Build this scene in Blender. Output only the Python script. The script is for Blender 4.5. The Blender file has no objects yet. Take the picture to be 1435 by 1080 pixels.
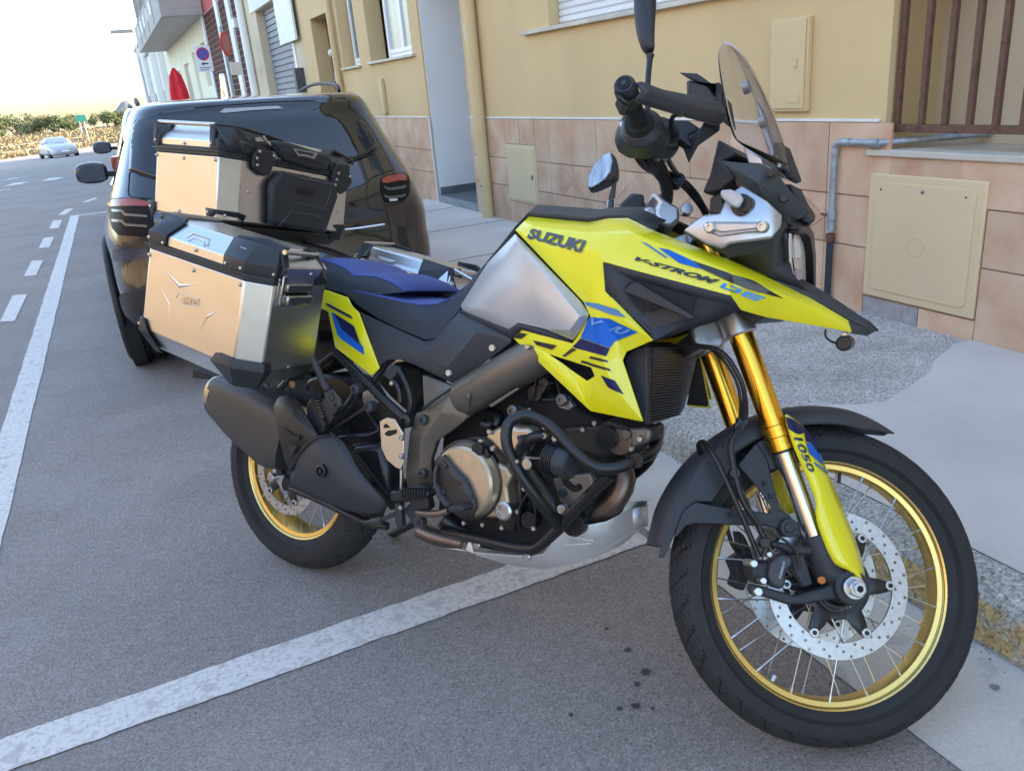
import bpy, bmesh, math, random
import numpy as np
from mathutils import Vector, Matrix
from mathutils.bvhtree import BVHTree
random.seed(7)
SC = bpy.context.scene
COL = SC.collection
sin, cos, pi, R = math.sin, math.cos, math.pi, math.radians

# ---------------------------------------------------------------- camera
FPX, YAW, PITCH, ROLL, CAMH = 1140.2066, 0.414593, 0.360146, 0.0912799, 1.426883
PW, PH = 1435, 1080
fw = np.array([sin(YAW)*cos(PITCH), cos(YAW)*cos(PITCH), -sin(PITCH)])
r0 = np.array([cos(YAW), -sin(YAW), 0.0]); d0 = np.cross(fw, r0)
CR = r0*cos(ROLL)+d0*sin(ROLL); CD = -r0*sin(ROLL)+d0*cos(ROLL)
CO = np.array([0, 0, CAMH])
cam = bpy.data.cameras.new('camera'); camo = bpy.data.objects.new('camera', cam); COL.objects.link(camo)
camo.matrix_world = Matrix(((CR[0], -CD[0], -fw[0], 0), (CR[1], -CD[1], -fw[1], 0), (CR[2], -CD[2], -fw[2], CAMH), (0, 0, 0, 1)))
cam.sensor_width = 36; cam.lens = 36*FPX/PW; cam.clip_end = 9000; cam.clip_start = 0.02
SC.camera = camo

# ---------------------------------------------------------------- light
SUN_EL, SUN_AZ = R(19), R(78)          # azimuth measured from +Y towards +X
world = bpy.data.worlds.new('World'); SC.world = world; world.use_nodes = True
nt = world.node_tree; bg = nt.nodes['Background']
sky = nt.nodes.new('ShaderNodeTexSky'); sky.sky_type = 'NISHITA'; sky.sun_disc = False
sky.sun_elevation = SUN_EL; sky.sun_rotation = SUN_AZ; sky.air_density = 1.0; sky.dust_density = 2.3; sky.ozone_density = 1.0
nt.links.new(sky.outputs[0], bg.inputs[0]); bg.inputs[1].default_value = 0.15
sl = bpy.data.lights.new('sun', 'SUN'); sl.energy = 2.0; sl.angle = R(.6); sl.color = (1.0, 0.80, 0.56)
so = bpy.data.objects.new('sun', sl); COL.objects.link(so)
sd = Vector((sin(SUN_AZ)*cos(SUN_EL), cos(SUN_AZ)*cos(SUN_EL), sin(SUN_EL)))
so.rotation_euler = sd.to_track_quat('Z', 'Y').to_euler()
SC.view_settings.view_transform = 'Standard'; SC.view_settings.look = 'None'
SC.view_settings.gamma = 1; SC.view_settings.exposure = 2.75
SC.render.resolution_x = 1024; SC.render.resolution_y = 770
SC.render.engine = 'CYCLES'

# ---------------------------------------------------------------- frames
BX, BY, BPSI, BPHI, STEER = 0.262869, 2.406813, -1.009575, 0.262496, 0.681565
RAKE, TRAIL, WB, RF, RR = R(27.5), .126, 1.595, .3475, .321
MB = Matrix.Translation((BX, BY, 0)) @ Matrix.Rotation(BPSI, 4, 'Z') @ Matrix.Rotation(-BPHI, 4, 'X')
_ax = Vector((-sin(RAKE), 0, cos(RAKE))); _p0 = Vector((WB+TRAIL, 0, 0))
MS = Matrix.Translation(_p0) @ Matrix.Rotation(STEER, 4, _ax) @ Matrix.Translation(-_p0)
MI, MSI = MB.inverted(), (MB @ MS).inverted()
def raydir(x, y): return Vector(((x-PW/2)/FPX*CR + (y-PH/2)/FPX*CD + fw).tolist())
VCO = Vector(CO.tolist())
def plane(M, x, y, ax, val):
    a = M @ VCO; b = M @ (VCO+raydir(x, y)); d = b-a
    return a + d*((val-a[ax])/d[ax])
I4 = Matrix.Identity(4)
def Q(x, y, yy): return plane(MI, x, y, 1, yy)        # photo point on the bike's lengthwise plane y=yy
def QX(x, y, xx): return plane(MI, x, y, 0, xx)
def QZ(x, y, zz): return plane(MI, x, y, 2, zz)
def S(x, y, yy): return plane(MSI, x, y, 1, yy)       # same in the steered front end
def SX(x, y, xx): return plane(MSI, x, y, 0, xx)
def G(x, y, z=0.): return plane(I4, x, y, 2, z)
def WX(x, y, X=3.33): return plane(I4, x, y, 0, X)
def WY(x, y, Y): return plane(I4, x, y, 1, Y)
def zoomer(x0, y0, s): return lambda u, v: (x0+u/s, y0+v/s)
ZA = zoomer(280, 480, 3.375); ZB = zoomer(420, 280, 3.856); ZC = zoomer(520, 480, 3.375); ZD = zoomer(660, 480, 3.375)
ZE = zoomer(700, 280, 3.375); ZF = zoomer(900, 200, 3.6); ZG = zoomer(800, 0, 3.375); ZH = zoomer(900, 540, 2.0)
ZI = zoomer(180, 160, 4.153); ZJ = zoomer(180, 300, 3.986); ZK = zoomer(820, 80, 6.75); ZL = zoomer(840, 200, 4.783)
ZM = zoomer(960, 640, 3.6); ZN = zoomer(900, 560, 3.986); ZO = zoomer(400, 440, 5.4); ZP = zoomer(500, 640, 5.125)
ZQ = zoomer(100, 100, 4.484); ZR = zoomer(100, 260, 3.6); ZS = zoomer(400, 100, 3.6); ZT = zoomer(0, 160, 3.6)
def via(z, F): return lambda u, v, d: F(*z(u, v), d)

# ---------------------------------------------------------------- materials
MATS = {}
def mat(name, col, rough=.5, metal=0., n=0, amt=.12, bump=0., bscale=None, col2=None, spec=.5, coat=0., trans=0., ior=1.45,
        emis=None, objrand=0., stretch=None, rn=0., alpha=1., ramp=None, detail=5):
    if name in MATS: return MATS[name]
    m = bpy.data.materials.new(name); m.use_nodes = True; MATS[name] = m
    t = m.node_tree; p = t.nodes['Principled BSDF']; L = t.links.new
    p.inputs['Roughness'].default_value = rough; p.inputs['Metallic'].default_value = metal
    p.inputs['IOR'].default_value = ior; p.inputs['Specular IOR Level'].default_value = spec
    p.inputs['Coat Weight'].default_value = coat; p.inputs['Coat Roughness'].default_value = .04
    p.inputs['Transmission Weight'].default_value = trans; p.inputs['Alpha'].default_value = alpha
    c = (*col, 1); p.inputs['Base Color'].default_value = c; m.diffuse_color = c
    src = None
    tc = t.nodes.new('ShaderNodeTexCoord'); vec = tc.outputs['Object']
    if stretch:
        mp = t.nodes.new('ShaderNodeMapping'); mp.inputs['Scale'].default_value = stretch; L(vec, mp.inputs[0]); vec = mp.outputs[0]
    if n:
        no = t.nodes.new('ShaderNodeTexNoise'); no.inputs['Scale'].default_value = n; no.inputs['Detail'].default_value = detail
        L(vec, no.inputs['Vector'])
        rp = t.nodes.new('ShaderNodeValToRGB'); lo, hi = ramp or (.3, .7)
        rp.color_ramp.elements[0].position = lo; rp.color_ramp.elements[1].position = hi
        c2 = col2 or tuple(x*(1-amt) for x in col)
        c1 = col if col2 else tuple(min(1, x*(1+amt)) for x in col)
        rp.color_ramp.elements[0].color = (*c2, 1); rp.color_ramp.elements[1].color = (*c1, 1)
        L(no.outputs['Fac'], rp.inputs[0]); src = rp.outputs[0]
        if rn:
            mr = t.nodes.new('ShaderNodeMapRange'); mr.inputs[3].default_value = rough-rn; mr.inputs[4].default_value = rough+rn
            L(no.outputs['Fac'], mr.inputs[0]); L(mr.outputs[0], p.inputs['Roughness'])
    if objrand:
        oi = t.nodes.new('ShaderNodeObjectInfo'); hs = t.nodes.new('ShaderNodeHueSaturation')
        mr = t.nodes.new('ShaderNodeMapRange'); mr.inputs[3].default_value = 1-objrand; mr.inputs[4].default_value = 1+objrand
        L(oi.outputs['Random'], mr.inputs[0]); L(mr.outputs[0], hs.inputs['Value'])
        if src: L(src, hs.inputs['Color'])
        else: hs.inputs['Color'].default_value = c
        src = hs.outputs[0]
    if src: L(src, p.inputs['Base Color'])
    if bump:
        nb = t.nodes.new('ShaderNodeTexNoise'); nb.inputs['Scale'].default_value = bscale or n*3 or 50; nb.inputs['Detail'].default_value = 6
        L(vec, nb.inputs['Vector']); b = t.nodes.new('ShaderNodeBump'); b.inputs['Strength'].default_value = min(1, bump)
        b.inputs['Distance'].default_value = .004*max(1, bump); L(nb.outputs['Fac'], b.inputs['Height']); L(b.outputs[0], p.inputs['Normal'])
    if emis: p.inputs['Emission Color'].default_value = (*emis[:3], 1); p.inputs['Emission Strength'].default_value = emis[3]
    return m
def speckle(m, scale, col, lo=.62, fac=.6):
    """adds small contrasting grains (aggregate) on top of a material's base colour"""
    t = m.node_tree; p = t.nodes['Principled BSDF']; L = t.links.new
    old = p.inputs['Base Color'].links[0].from_socket if p.inputs['Base Color'].links else None
    tc = t.nodes.new('ShaderNodeTexCoord'); no = t.nodes.new('ShaderNodeTexNoise'); no.inputs['Scale'].default_value = scale; no.inputs['Detail'].default_value = 2
    L(tc.outputs['Object'], no.inputs['Vector'])
    rp = t.nodes.new('ShaderNodeMapRange'); rp.inputs[1].default_value = lo; rp.inputs[2].default_value = lo+.05; rp.inputs[4].default_value = fac
    L(no.outputs['Fac'], rp.inputs[0]); mx = t.nodes.new('ShaderNodeMix'); mx.data_type = 'RGBA'
    L(rp.outputs[0], mx.inputs[0]); mx.inputs[7].default_value = (*col, 1)
    if old: L(old, mx.inputs[6])
    else: mx.inputs[6].default_value = p.inputs['Base Color'].default_value
    L(mx.outputs[2], p.inputs['Base Color']); return m

def aggregate(m, scale, amt, seed=0.):
    """every stone of the mix gets its own tone (Voronoi cells)"""
    t = m.node_tree; p = t.nodes['Principled BSDF']; L = t.links.new
    old = p.inputs['Base Color'].links[0].from_socket
    tc = t.nodes.new('ShaderNodeTexCoord'); v = t.nodes.new('ShaderNodeTexVoronoi'); v.inputs['Scale'].default_value = scale
    L(tc.outputs['Object'], v.inputs['Vector']); sp = t.nodes.new('ShaderNodeSeparateColor'); L(v.outputs['Color'], sp.inputs[0])
    mr = t.nodes.new('ShaderNodeMapRange'); mr.inputs[3].default_value = 1-amt; mr.inputs[4].default_value = 1+amt; L(sp.outputs[0], mr.inputs[0])
    hs = t.nodes.new('ShaderNodeHueSaturation'); L(mr.outputs[0], hs.inputs['Value']); L(old, hs.inputs['Color']); L(hs.outputs[0], p.inputs['Base Color']); return m
asphalt = mat('asphalt', (.255, .222, .203), .9, n=1.3, amt=.10, bump=.7, bscale=220, detail=8)
speckle(asphalt, 170, (.36, .33, .31), .60, .55); speckle(asphalt, 120, (.06, .055, .052), .62, .6); speckle(asphalt, 28, (.31, .275, .25), .58, .4); speckle(asphalt, 1.1, (.30, .265, .245), .52, .5); speckle(asphalt, 7, (.235, .207, .192), .56, .4)
paint_white = mat('road_paint_white', (.64, .60, .565), .7, n=70, col2=(.50, .465, .44), bump=.5, bscale=120, ramp=(.38, .52), detail=9)
speckle(paint_white, 75, (.26, .26, .27), .66, .7); speckle(paint_white, 14, (.36, .33, .31), .60, .5)
aggregate(asphalt, 300, .24); aggregate(asphalt, 150, .14)
gutter_m = mat('gutter_concrete', (.52, .485, .44), .85, n=2.5, amt=.12, bump=.5, bscale=60); speckle(gutter_m, 9, (.33, .33, .32), .62, .5)
pave_smooth = mat('pavement_smooth_concrete', (.60, .535, .485), .8, n=1.6, amt=.12, bump=.25, bscale=30); speckle(pave_smooth, 60, (.36, .36, .36), .68, .5)
pave_rough = mat('pavement_rough_concrete', (.46, .415, .375), .95, n=5, amt=.18, bump=2.2, bscale=90, detail=8)
speckle(pave_rough, 75, (.16, .16, .16), .60, .7); speckle(pave_rough, 60, (.56, .55, .52), .62, .6)
kerb_m = mat('kerb_aggregate', (.42, .40, .36), .95, n=6, amt=.2, bump=2.0, bscale=110, detail=8)
speckle(kerb_m, 85, (.17, .15, .13), .6, .8); speckle(kerb_m, 60, (.62, .58, .5), .64, .6)
kerb_yellow = mat('kerb_worn_yellow_paint', (.42, .30, .13), .85, n=11, col2=(.37, .34, .28), bump=1.8, bscale=110, ramp=(.40, .52), detail=9)
speckle(kerb_yellow, 85, (.14, .12, .09), .6, .75)
aggregate(kerb_m, 130, .35); aggregate(kerb_yellow, 130, .3); aggregate(pave_rough, 140, .35); aggregate(gutter_m, 260, .08); aggregate(pave_smooth, 300, .05)
plaster = mat('plaster_ochre', (.64, .468, .245), .92, n=1.1, amt=.08, bump=.5, bscale=90, stretch=(1, 1, .35), detail=8)
plaster_pale = mat('plaster_pale_ochre', (.58, .48, .33), .92, n=.9, amt=.05, bump=.3, bscale=140)
plaster_white = mat('plaster_white', (.75, .73, .68), .9, n=1.2, amt=.05)
plaster_blue = mat('plaster_blue_grey', (.78, .76, .74), .9, n=1.2, amt=.04, bump=.3, bscale=120)
tile_m = mat('stone_tile_terracotta', (.54, .31, .19), .5, n=4.6, col2=(.66, .48, .33), objrand=.09, bump=.2, bscale=60, ramp=(.32, .68), detail=9)
grout = mat('grout', (.34, .25, .20), .95)
trim_white = mat('trim_white', (.74, .72, .68), .6, n=8, amt=.06)
marble = mat('sill_stone', (.62, .56, .45), .5, n=5, col2=(.45, .41, .36), bump=.2, bscale=50)
metal_beige = mat('painted_metal_beige', (.62, .465, .25), .55, n=2.0, amt=.05, bump=.12, bscale=20)
metal_beige2 = mat('painted_metal_pale', (.66, .51, .305), .55, n=2.0, amt=.06, bump=.12, bscale=20)
dark_hole = mat('dark_recess', (.02, .02, .02), .9)
rust = mat('rusty_brown_bar', (.05, .022, .016), .7, n=30, col2=(.14, .07, .045), bump=.5, bscale=90, ramp=(.5, .8))
galv = mat('galvanised_pipe', (.34, .37, .40), .5, .5, n=30, amt=.2, bump=.3, bscale=60)
pipe_dark = mat('dark_blue_pipe', (.025, .032, .05), .5, n=20, amt=.2)
slate = mat('slate_floor', (.12, .13, .14), .5, n=6, amt=.25)
glass_win = mat('window_glass', (.10, .12, .12), .05, spec=.8)
pvc = mat('white_pvc', (.80, .80, .80), .35)
shutter_w = mat('white_shutter', (.72, .72, .72), .5)
shutter_g = mat('grey_metal_shutter', (.24, .25, .28), .55, .3)
wood = mat('brown_wood', (.14, .07, .04), .5, n=14, amt=.3, stretch=(6, 6, 1))
tile_red = mat('dark_red_tile', (.075, .02, .016), .7, spec=.15, objrand=.35)
red_paint = mat('red_plaster', (.42, .09, .07), .8, n=2, amt=.08)
red_cloth = mat('red_cloth', (.62, .02, .035), .8, n=6, amt=.12)
conc = mat('balcony_concrete', (.40, .36, .33), .9, n=1.5, amt=.1)
grass_dry = mat('dry_grass', (.25, .19, .105), .95, n=.25, col2=(.20, .16, .085), detail=8)
sign_blue = mat('sign_blue', (.02, .10, .45), .4); sign_red = mat('sign_red', (.6, .02, .02), .4); sign_white = mat('sign_white', (.8, .8, .8), .4)
sign_green = mat('sign_green', (.04, .30, .22), .5)

# ---------------------------------------------------------------- helpers
def tag(o, label=None, cat=None, group=None, kind=None):
    for k, v in (('label', label), ('category', cat), ('group', group), ('kind', kind)):
        if v: o[k] = v
    return o
def empty(name, loc=(0, 0, 0), rz=0., M=None):
    o = bpy.data.objects.new(name, None); COL.objects.link(o); o.empty_display_size = .1
    if M is not None: o.matrix_world = M
    else: o.location = loc; o.rotation_euler = (0, 0, rz)
    return o
def link(name, me, m, parent=None, M=None, smooth=35, bev=0, segs=2, solid=0, off=-1, sub=0):
    o = bpy.data.objects.new(name, me); COL.objects.link(o)
    if m is not None: me.materials.append(m)
    if parent is not None: o.parent = parent
    if M is not None: o.matrix_local = M
    if smooth:
        me.shade_smooth()
        if smooth < 180: me.set_sharp_from_angle(angle=R(smooth))
    if sub:
        s = o.modifiers.new('sub', 'SUBSURF'); s.levels = s.render_levels = sub
    if solid:
        s = o.modifiers.new('solid', 'SOLIDIFY'); s.thickness = solid; s.offset = off; s.use_even_offset = False
    if bev:
        b = o.modifiers.new('bevel', 'BEVEL'); b.width = bev; b.segments = segs; b.limit_method = 'ANGLE'; b.angle_limit = R(30); b.use_clamp_overlap = True
    return o
def mesh(name, V, F, m, parent=None, tri=False, **k):
    me = bpy.data.meshes.new(name); me.from_pydata([tuple(v) for v in V], [], F); me.validate()
    bm = bmesh.new(); bm.from_mesh(me)
    if tri: bmesh.ops.triangulate(bm, faces=bm.faces[:])
    if k.pop('recalc', True): bmesh.ops.recalc_face_normals(bm, faces=bm.faces[:])
    bm.to_mesh(me); bm.free()
    return link(name, me, m, parent, **k)
class Acc:
    """collects simple shapes into one mesh (for one part)"""
    def __init__(s): s.V = []; s.F = []
    def add(s, V, F):
        n = len(s.V); s.V += [Vector(v) for v in V]; s.F += [[i+n for i in f] for f in F]; return s
    def box(s, a, b, M=None):
        V = [Vector((x, y, z)) for x in (a[0], b[0]) for y in (a[1], b[1]) for z in (a[2], b[2])]
        if M: V = [M @ v for v in V]
        return s.add(V, [(0, 1, 3, 2), (4, 6, 7, 5), (0, 4, 5, 1), (2, 3, 7, 6), (0, 2, 6, 4), (1, 5, 7, 3)])
    def tube(s, pts, r, n=10, closed=False, smooth=3, cap=True):
        V, F = tubegeo(pts, r, n, closed, smooth, cap); return s.add(V, F)
    def cyl(s, c, ax, r, h, n=24, r2=None):
        c = Vector(c); ax = Vector(ax).normalized(); r2 = r if r2 is None else r2
        return s.tube([c-ax*h/2, c+ax*h/2], [r, r2], n, smooth=0)
    def lathe(s, prof, c=(0, 0, 0), n=64, ax='Y', close=True):
        V, F = lathegeo(prof, c, n, ax, close); return s.add(V, F)
    def prism(s, poly, vec):
        n = len(poly); P = [Vector(p) for p in poly]; v = Vector(vec)
        return s.add(P+[p+v for p in P], [list(range(n))[::-1], [i+n for i in range(n)]]+[[i, (i+1) % n, (i+1) % n+n, i+n] for i in range(n)])
    def build(s, name, m, parent=None, **k): return mesh(name, s.V, s.F, m, parent, **k)
def catmull(P, k):
    if k < 2 or len(P) < 3: return P
    out = []; n = len(P)
    for i in range(n-1):
        a, b, c, d = P[max(i-1, 0)], P[i], P[i+1], P[min(i+2, n-1)]
        for j in range(k):
            t = j/k; out.append(.5*((2*b)+(-a+c)*t+(2*a-5*b+4*c-d)*t*t+(-a+3*b-3*c+d)*t**3))
    return out+[P[-1]]
def tubegeo(pts, r, n=10, closed=False, smooth=3, cap=True):
    P = [Vector(p) for p in pts]
    rr = list(r) if hasattr(r, '__len__') else [r]*len(P)
    if smooth > 1 and len(P) > 2:
        if closed: Pc = [P[-1]]+P+[P[0], P[1]]; P = catmull(Pc, smooth)[smooth:-smooth-1+1][:-1]; rr = [rr[0]]*len(P)
        else:
            Rv = [Vector((x, 0, 0)) for x in rr]; P = catmull(P, smooth); rr = [abs(x[0]) for x in catmull(Rv, smooth)]
    m = len(P); V = []; F = []
    T = [((P[(i+1) % m] if closed else P[min(i+1, m-1)])-(P[i-1] if closed else P[max(i-1, 0)])).normalized() for i in range(m)]
    u = T[0].orthogonal().normalized()
    for i in range(m):
        u = (u-T[i]*u.dot(T[i])).normalized(); w = T[i].cross(u)
        for j in range(n): a = 2*pi*j/n; V.append(P[i]+(u*cos(a)+w*sin(a))*rr[i])
    for i in range(m if closed else m-1):
        for j in range(n):
            a = i*n+j; b = i*n+(j+1) % n; c = ((i+1) % m)*n+(j+1) % n; d = ((i+1) % m)*n+j; F.append([a, b, c, d])
    if cap and not closed: F.append(list(range(n))[::-1]); F.append([(m-1)*n+j for j in range(n)])
    return V, F
def lathegeo(prof, c, n, ax, close=True):
    """prof: (radius, axial); close joins last to first profile point"""
    c = Vector(c); V = []; F = []; k = len(prof)
    for i in range(n):
        a = 2*pi*i/n; ca, sa = cos(a), sin(a)
        for (r, h) in prof:
            V.append(c+(Vector((r*ca, h, r*sa)) if ax == 'Y' else Vector((r*ca, r*sa, h)) if ax == 'Z' else Vector((h, r*ca, r*sa))))
    for i in range(n):
        for j in range(k if close else k-1):
            a = i*k+j; b = i*k+(j+1) % k; d = ((i+1) % n)*k+j; e = ((i+1) % n)*k+(j+1) % k; F.append([a, d, e, b])
    if not close:
        for j in (0, k-1):
            if prof[j][0] > 1e-6 and False: pass
    return V, F
def tube(name, pts, r, m, parent=None, n=10, smooth=4, **k):
    V, F = tubegeo(pts, r, n, k.pop('closed', False), smooth); return mesh(name, V, F, m, parent, smooth=k.pop('sm', 50), **k)
def cylinder(name, c, ax, r, h, m, parent=None, n=28, r2=None, bev=.0015, **k):
    a = Acc().cyl(c, ax, r, h, n, r2); return a.build(name, m, parent, bev=bev, **k)
def plate(name, pts, vec, m, parent=None, bev=.003, **k):
    a = Acc().prism(pts, vec); return a.build(name, m, parent, bev=bev, **k)
def grid(name, rows, m, parent=None, closed=False, caps=False, **k):
    n = len(rows[0]); V = [p for r in rows for p in r]; F = []
    for i in range(len(rows)-1):
        for j in range(n if closed else n-1):
            F.append([i*n+j, i*n+(j+1) % n, (i+1)*n+(j+1) % n, (i+1)*n+j])
    if caps: F.append(list(range(n))[::-1]); F.append([(len(rows)-1)*n+j for j in range(n)])
    return mesh(name, V, F, m, parent, **k)
def mirrored(o, name=None):
    """left-hand twin of a right-hand bike part"""
    me = o.data.copy(); me.transform(Matrix.Scale(-1, 4, (0, 1, 0))); me.flip_normals()
    c = o.copy(); c.data = me; COL.objects.link(c); return c
def gz(Y): return 0. if Y < 20 else (-(Y-20)*.0216 if Y < 70 else (-1.08+(Y-70)*.0119 if Y < 140 else -.247))
def sheet(name, pts, m, z=0, **k):
    o = mesh(name, [(p[0], p[1], z+gz(p[1])) for p in pts], [list(range(len(pts)))], m, smooth=0, **k); return tag(o, kind='structure')
def bvh_of(objs):
    dg = bpy.context.evaluated_depsgraph_get(); V = []; F = []
    for o in objs:
        e = o.evaluated_get(dg); me = e.to_mesh(); n = len(V)
        V += [o.matrix_world @ v.co for v in me.vertices]; F += [[i+n for i in p.vertices] for p in me.polygons]; e.to_mesh_clear()
    return BVHTree.FromPolygons(V, F)
def text_poly(txt, size=1., bold=0.0, shear=0., space=1.):
    cu = bpy.data.curves.new('txt', 'FONT'); cu.body = txt; cu.size = size; cu.offset = bold; cu.shear = shear; cu.space_character = space; cu.resolution_u = 3
    o = bpy.data.objects.new('txt', cu); COL.objects.link(o); dg = bpy.context.evaluated_depsgraph_get(); dg.update()
    me = bpy.data.meshes.new_from_object(o.evaluated_get(dg)); bpy.data.objects.remove(o)
    V = [v.co.copy() for v in me.vertices]; F = [list(p.vertices) for p in me.polygons]; return V, F
def lay(name, V2, F, bvh, m, parent, off=.0018, cuts=3, Minv=None, fallback=None, rim=False, solid=0, drop=False):
    """flat print laid on a surface: 2-D photo points are carried on to the surface they belong to"""
    bm = bmesh.new(); vs = [bm.verts.new((v[0], v[1], 0)) for v in V2]
    for f in F:
        try: bm.faces.new([vs[i] for i in f])
        except ValueError: pass
    bmesh.ops.triangulate(bm, faces=bm.faces[:])
    for _ in range(cuts):
        es = [e for e in bm.edges if e.calc_length() > 6]
        if es: bmesh.ops.subdivide_edges(bm, edges=es, cuts=1)
        bmesh.ops.triangulate(bm, faces=bm.faces[:])
    Mi = Minv or (parent.matrix_world.inverted() if parent is not None else I4); bad = []; hits = []
    for v in bm.verts:
        d = raydir(v.co.x, v.co.y).normalized(); h, nrm, i, dist = bvh.ray_cast(VCO, d)
        if h is None: bad.append(v); continue
        hits.append(dist)
        if nrm.dot(d) > 0: nrm = -nrm
        v.co = Mi @ (h+nrm*off-d*off*.5)
    if hits: md = sorted(hits)[len(hits)//2]
    if drop and bad: bmesh.ops.delete(bm, geom=bad, context='VERTS'); bad = []
    for v in bad:
        if not hits: break
        d = raydir(v.co.x, v.co.y).normalized(); v.co = Mi @ (VCO+d*md)
    me = bpy.data.meshes.new(name); bm.to_mesh(me); bm.free()
    return link(name, me, m, parent, smooth=50, solid=solid, off=0)
def laypoly(name, pts, bvh, m, parent, **k): return lay(name, pts, [list(range(len(pts)))], bvh, m, parent, **k)
def laytext(name, txt, quad, bvh, m, parent, bold=0., shear=0., space=1., **k):
    """quad: photo points of bottom-left, bottom-right, top-right, top-left of the word"""
    V, F = text_poly(txt, 1, bold, shear, space); k.setdefault('off', .0025)
    x0, x1 = min(v.x for v in V), max(v.x for v in V); y0, y1 = min(v.y for v in V), max(v.y for v in V)
    a, b, c, d = [Vector((*q, 0)) for q in quad]; P = []
    for v in V:
        s, t = (v.x-x0)/(x1-x0), (v.y-y0)/(y1-y0); P.append((a*(1-s)+b*s)*(1-t)+(d*(1-s)+c*s)*t)
    return lay(name, [(p.x, p.y) for p in P], F, bvh, m, parent, cuts=3, **k)
# ================================================================ setting
# ground: one sheet to the horizon, road above it
ys = [-60, 20, 70, 140, 6000]
mesh('ground', [(x, y, gz(y)-.03) for y in ys for x in (-4000, 4000)], [[2*i, 2*i+1, 2*i+3, 2*i+2] for i in range(4)], grass_dry, smooth=0)
tag(bpy.data.objects['ground'], kind='structure')
def strips(name, x0, x1, yl, m, z): 
    o = mesh(name, [(x, y, gz(y)+z) for y in yl for x in (x0, x1)], [[2*i, 2*i+1, 2*i+3, 2*i+2] for i in range(len(yl)-1)], m, smooth=0)
    return tag(o, kind='structure')
strips('road', -1.2, 1.32, [-30, 20, 40, 60, 70, 80], asphalt, 0)
yl = [-30, 0, 20, 35, 50, 60, 70, 73, 79]; xl = [-110, -85, -65, -48, -32, -21.5, -10.8, -7.65, -1.3]
o = mesh('side_road', [(x, y, gz(y)-.001) for y, x2 in zip(yl, xl) for x in (x2, -1.2)], [[2*i, 2*i+1, 2*i+3, 2*i+2] for i in range(len(yl)-1)], asphalt, smooth=0); tag(o, kind='structure')
strips('gutter', 1.30, 1.69, [-30, 20, 40, 60, 90], gutter_m, .004)
# kerb: sloped face with worn yellow paint, rough top edge, then the pavement slabs
def kerb(name, y0, y1, m, prof):
    rows = [];
    n = max(2, int((y1-y0)/.25)) if y1-y0 < 12 else 12
    for i in range(n+1):
        y = y0+(y1-y0)*i/n; rows.append([(x+random.uniform(-.002, .002)*(y1 < 20), y, z+gz(y)) for x, z in prof])
    return tag(grid(name, rows, m, smooth=60), kind='structure')
kerb('kerb', -20, 80, kerb_m, [(1.68, -.01), (1.684, .03), (1.695, .085), (1.72, .118), (1.76, .132), (1.845, .135)])
kerb('kerb_paint', .2, 1.62, kerb_yellow, [(1.674, .02), (1.677, .032), (1.688, .085), (1.704, .107)])
PZ = .132
sheet('pavement', [(1.84, -20), (3.6, -20), (3.6, 20), (1.84, 20)], pave_rough, PZ)
strips('pavement_far', 1.84, 3.6, [20.002, 40, 60, 90], pave_smooth, PZ)
sm = [G(x, y, PZ+.004) for x, y in [(1337, 481), (1326, 492), (1310, 503), (1304, 520), (1282, 536), (1262, 548), (1240, 562), (1202, 567), (1165, 566), (1123, 570), (1095, 578), (1074, 597), (1060, 612)]]
edge = [(p.x, p.y) for p in sm if p.x < 3.33]
poly = [(3.34, edge[0][1]-.02)]+edge+[(1.85, edge[-1][1]-.02), (1.85, -6), (3.34, -6)]
sheet('pavement_patch', poly, pave_smooth, PZ+.004, tri=True)
sheet('pavement_slab', [(1.85, 4.9), (3.34, 4.75), (3.34, 9.6), (1.85, 9.7)], pave_smooth, PZ+.004)
a = Acc()
for y in (5.9, 7.3, 8.6): a.box((1.86, y, PZ+.003), (3.32, y+.012, PZ+.0055))
tag(a.build('pavement_joint', dark_hole, smooth=0), kind='structure')
# painted markings
def mark(pts, z=.004, m=paint_white, name='road_marking'):
    P = [G(x, y, 0) for x, y in pts]; return sheet(name, [(p.x, p.y) for p in P], m, z)
def rag(x0, x1, y0, y1, n, jit, m, name='road_marking'):
    """stripe with slightly worn edges"""
    a = [(x0+(x1-x0)*i/n+0*i, y0+random.uniform(-jit, jit)) for i in range(n+1)]
    b = [(x0+(x1-x0)*i/n, y1+random.uniform(-jit, jit)) for i in range(n+1)]
    V = [(p[0], p[1], .004) for p in a+b]; F = [[i, i+1, n+2+i, n+1+i] for i in range(n)]
    return tag(mesh(name, V, F, m, smooth=0), kind='structure')
rag(-.80, 1.27, 1.90, 2.03, 60, .003, paint_white)
V = []; F = []
for i in range(101):
    y = -4+18.6*i/100; V += [(-.81+random.uniform(-.003, .003), y if not 1.86 < y < 2.06 else y, .0035), (-.685+random.uniform(-.003, .003), y, .0035)]
F = [[2*i, 2*i+1, 2*i+3, 2*i+2] for i in range(100) if not (-4+18.6*i/100 > 1.7 and -4+18.6*(i+1)/100 < 2.25)]
V += [(-.81, 2.04, .0035), (-.685, 2.04, .0035), (-.685, 2.26, .0035), (-.81, 2.26, .0035), (-.81, 1.66, .0035), (-.685, 1.66, .0035), (-.685, 1.89, .0035), (-.81, 1.89, .0035)]; F += [[202, 203, 204, 205], [206, 207, 208, 209]]
tag(mesh('road_marking', V, F, paint_white, smooth=0), kind='structure')
sheet('road_marking', [(-.685, 14.45), (1.27, 14.45), (1.27, 14.58), (-.685, 14.58)], paint_white, .004)
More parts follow.
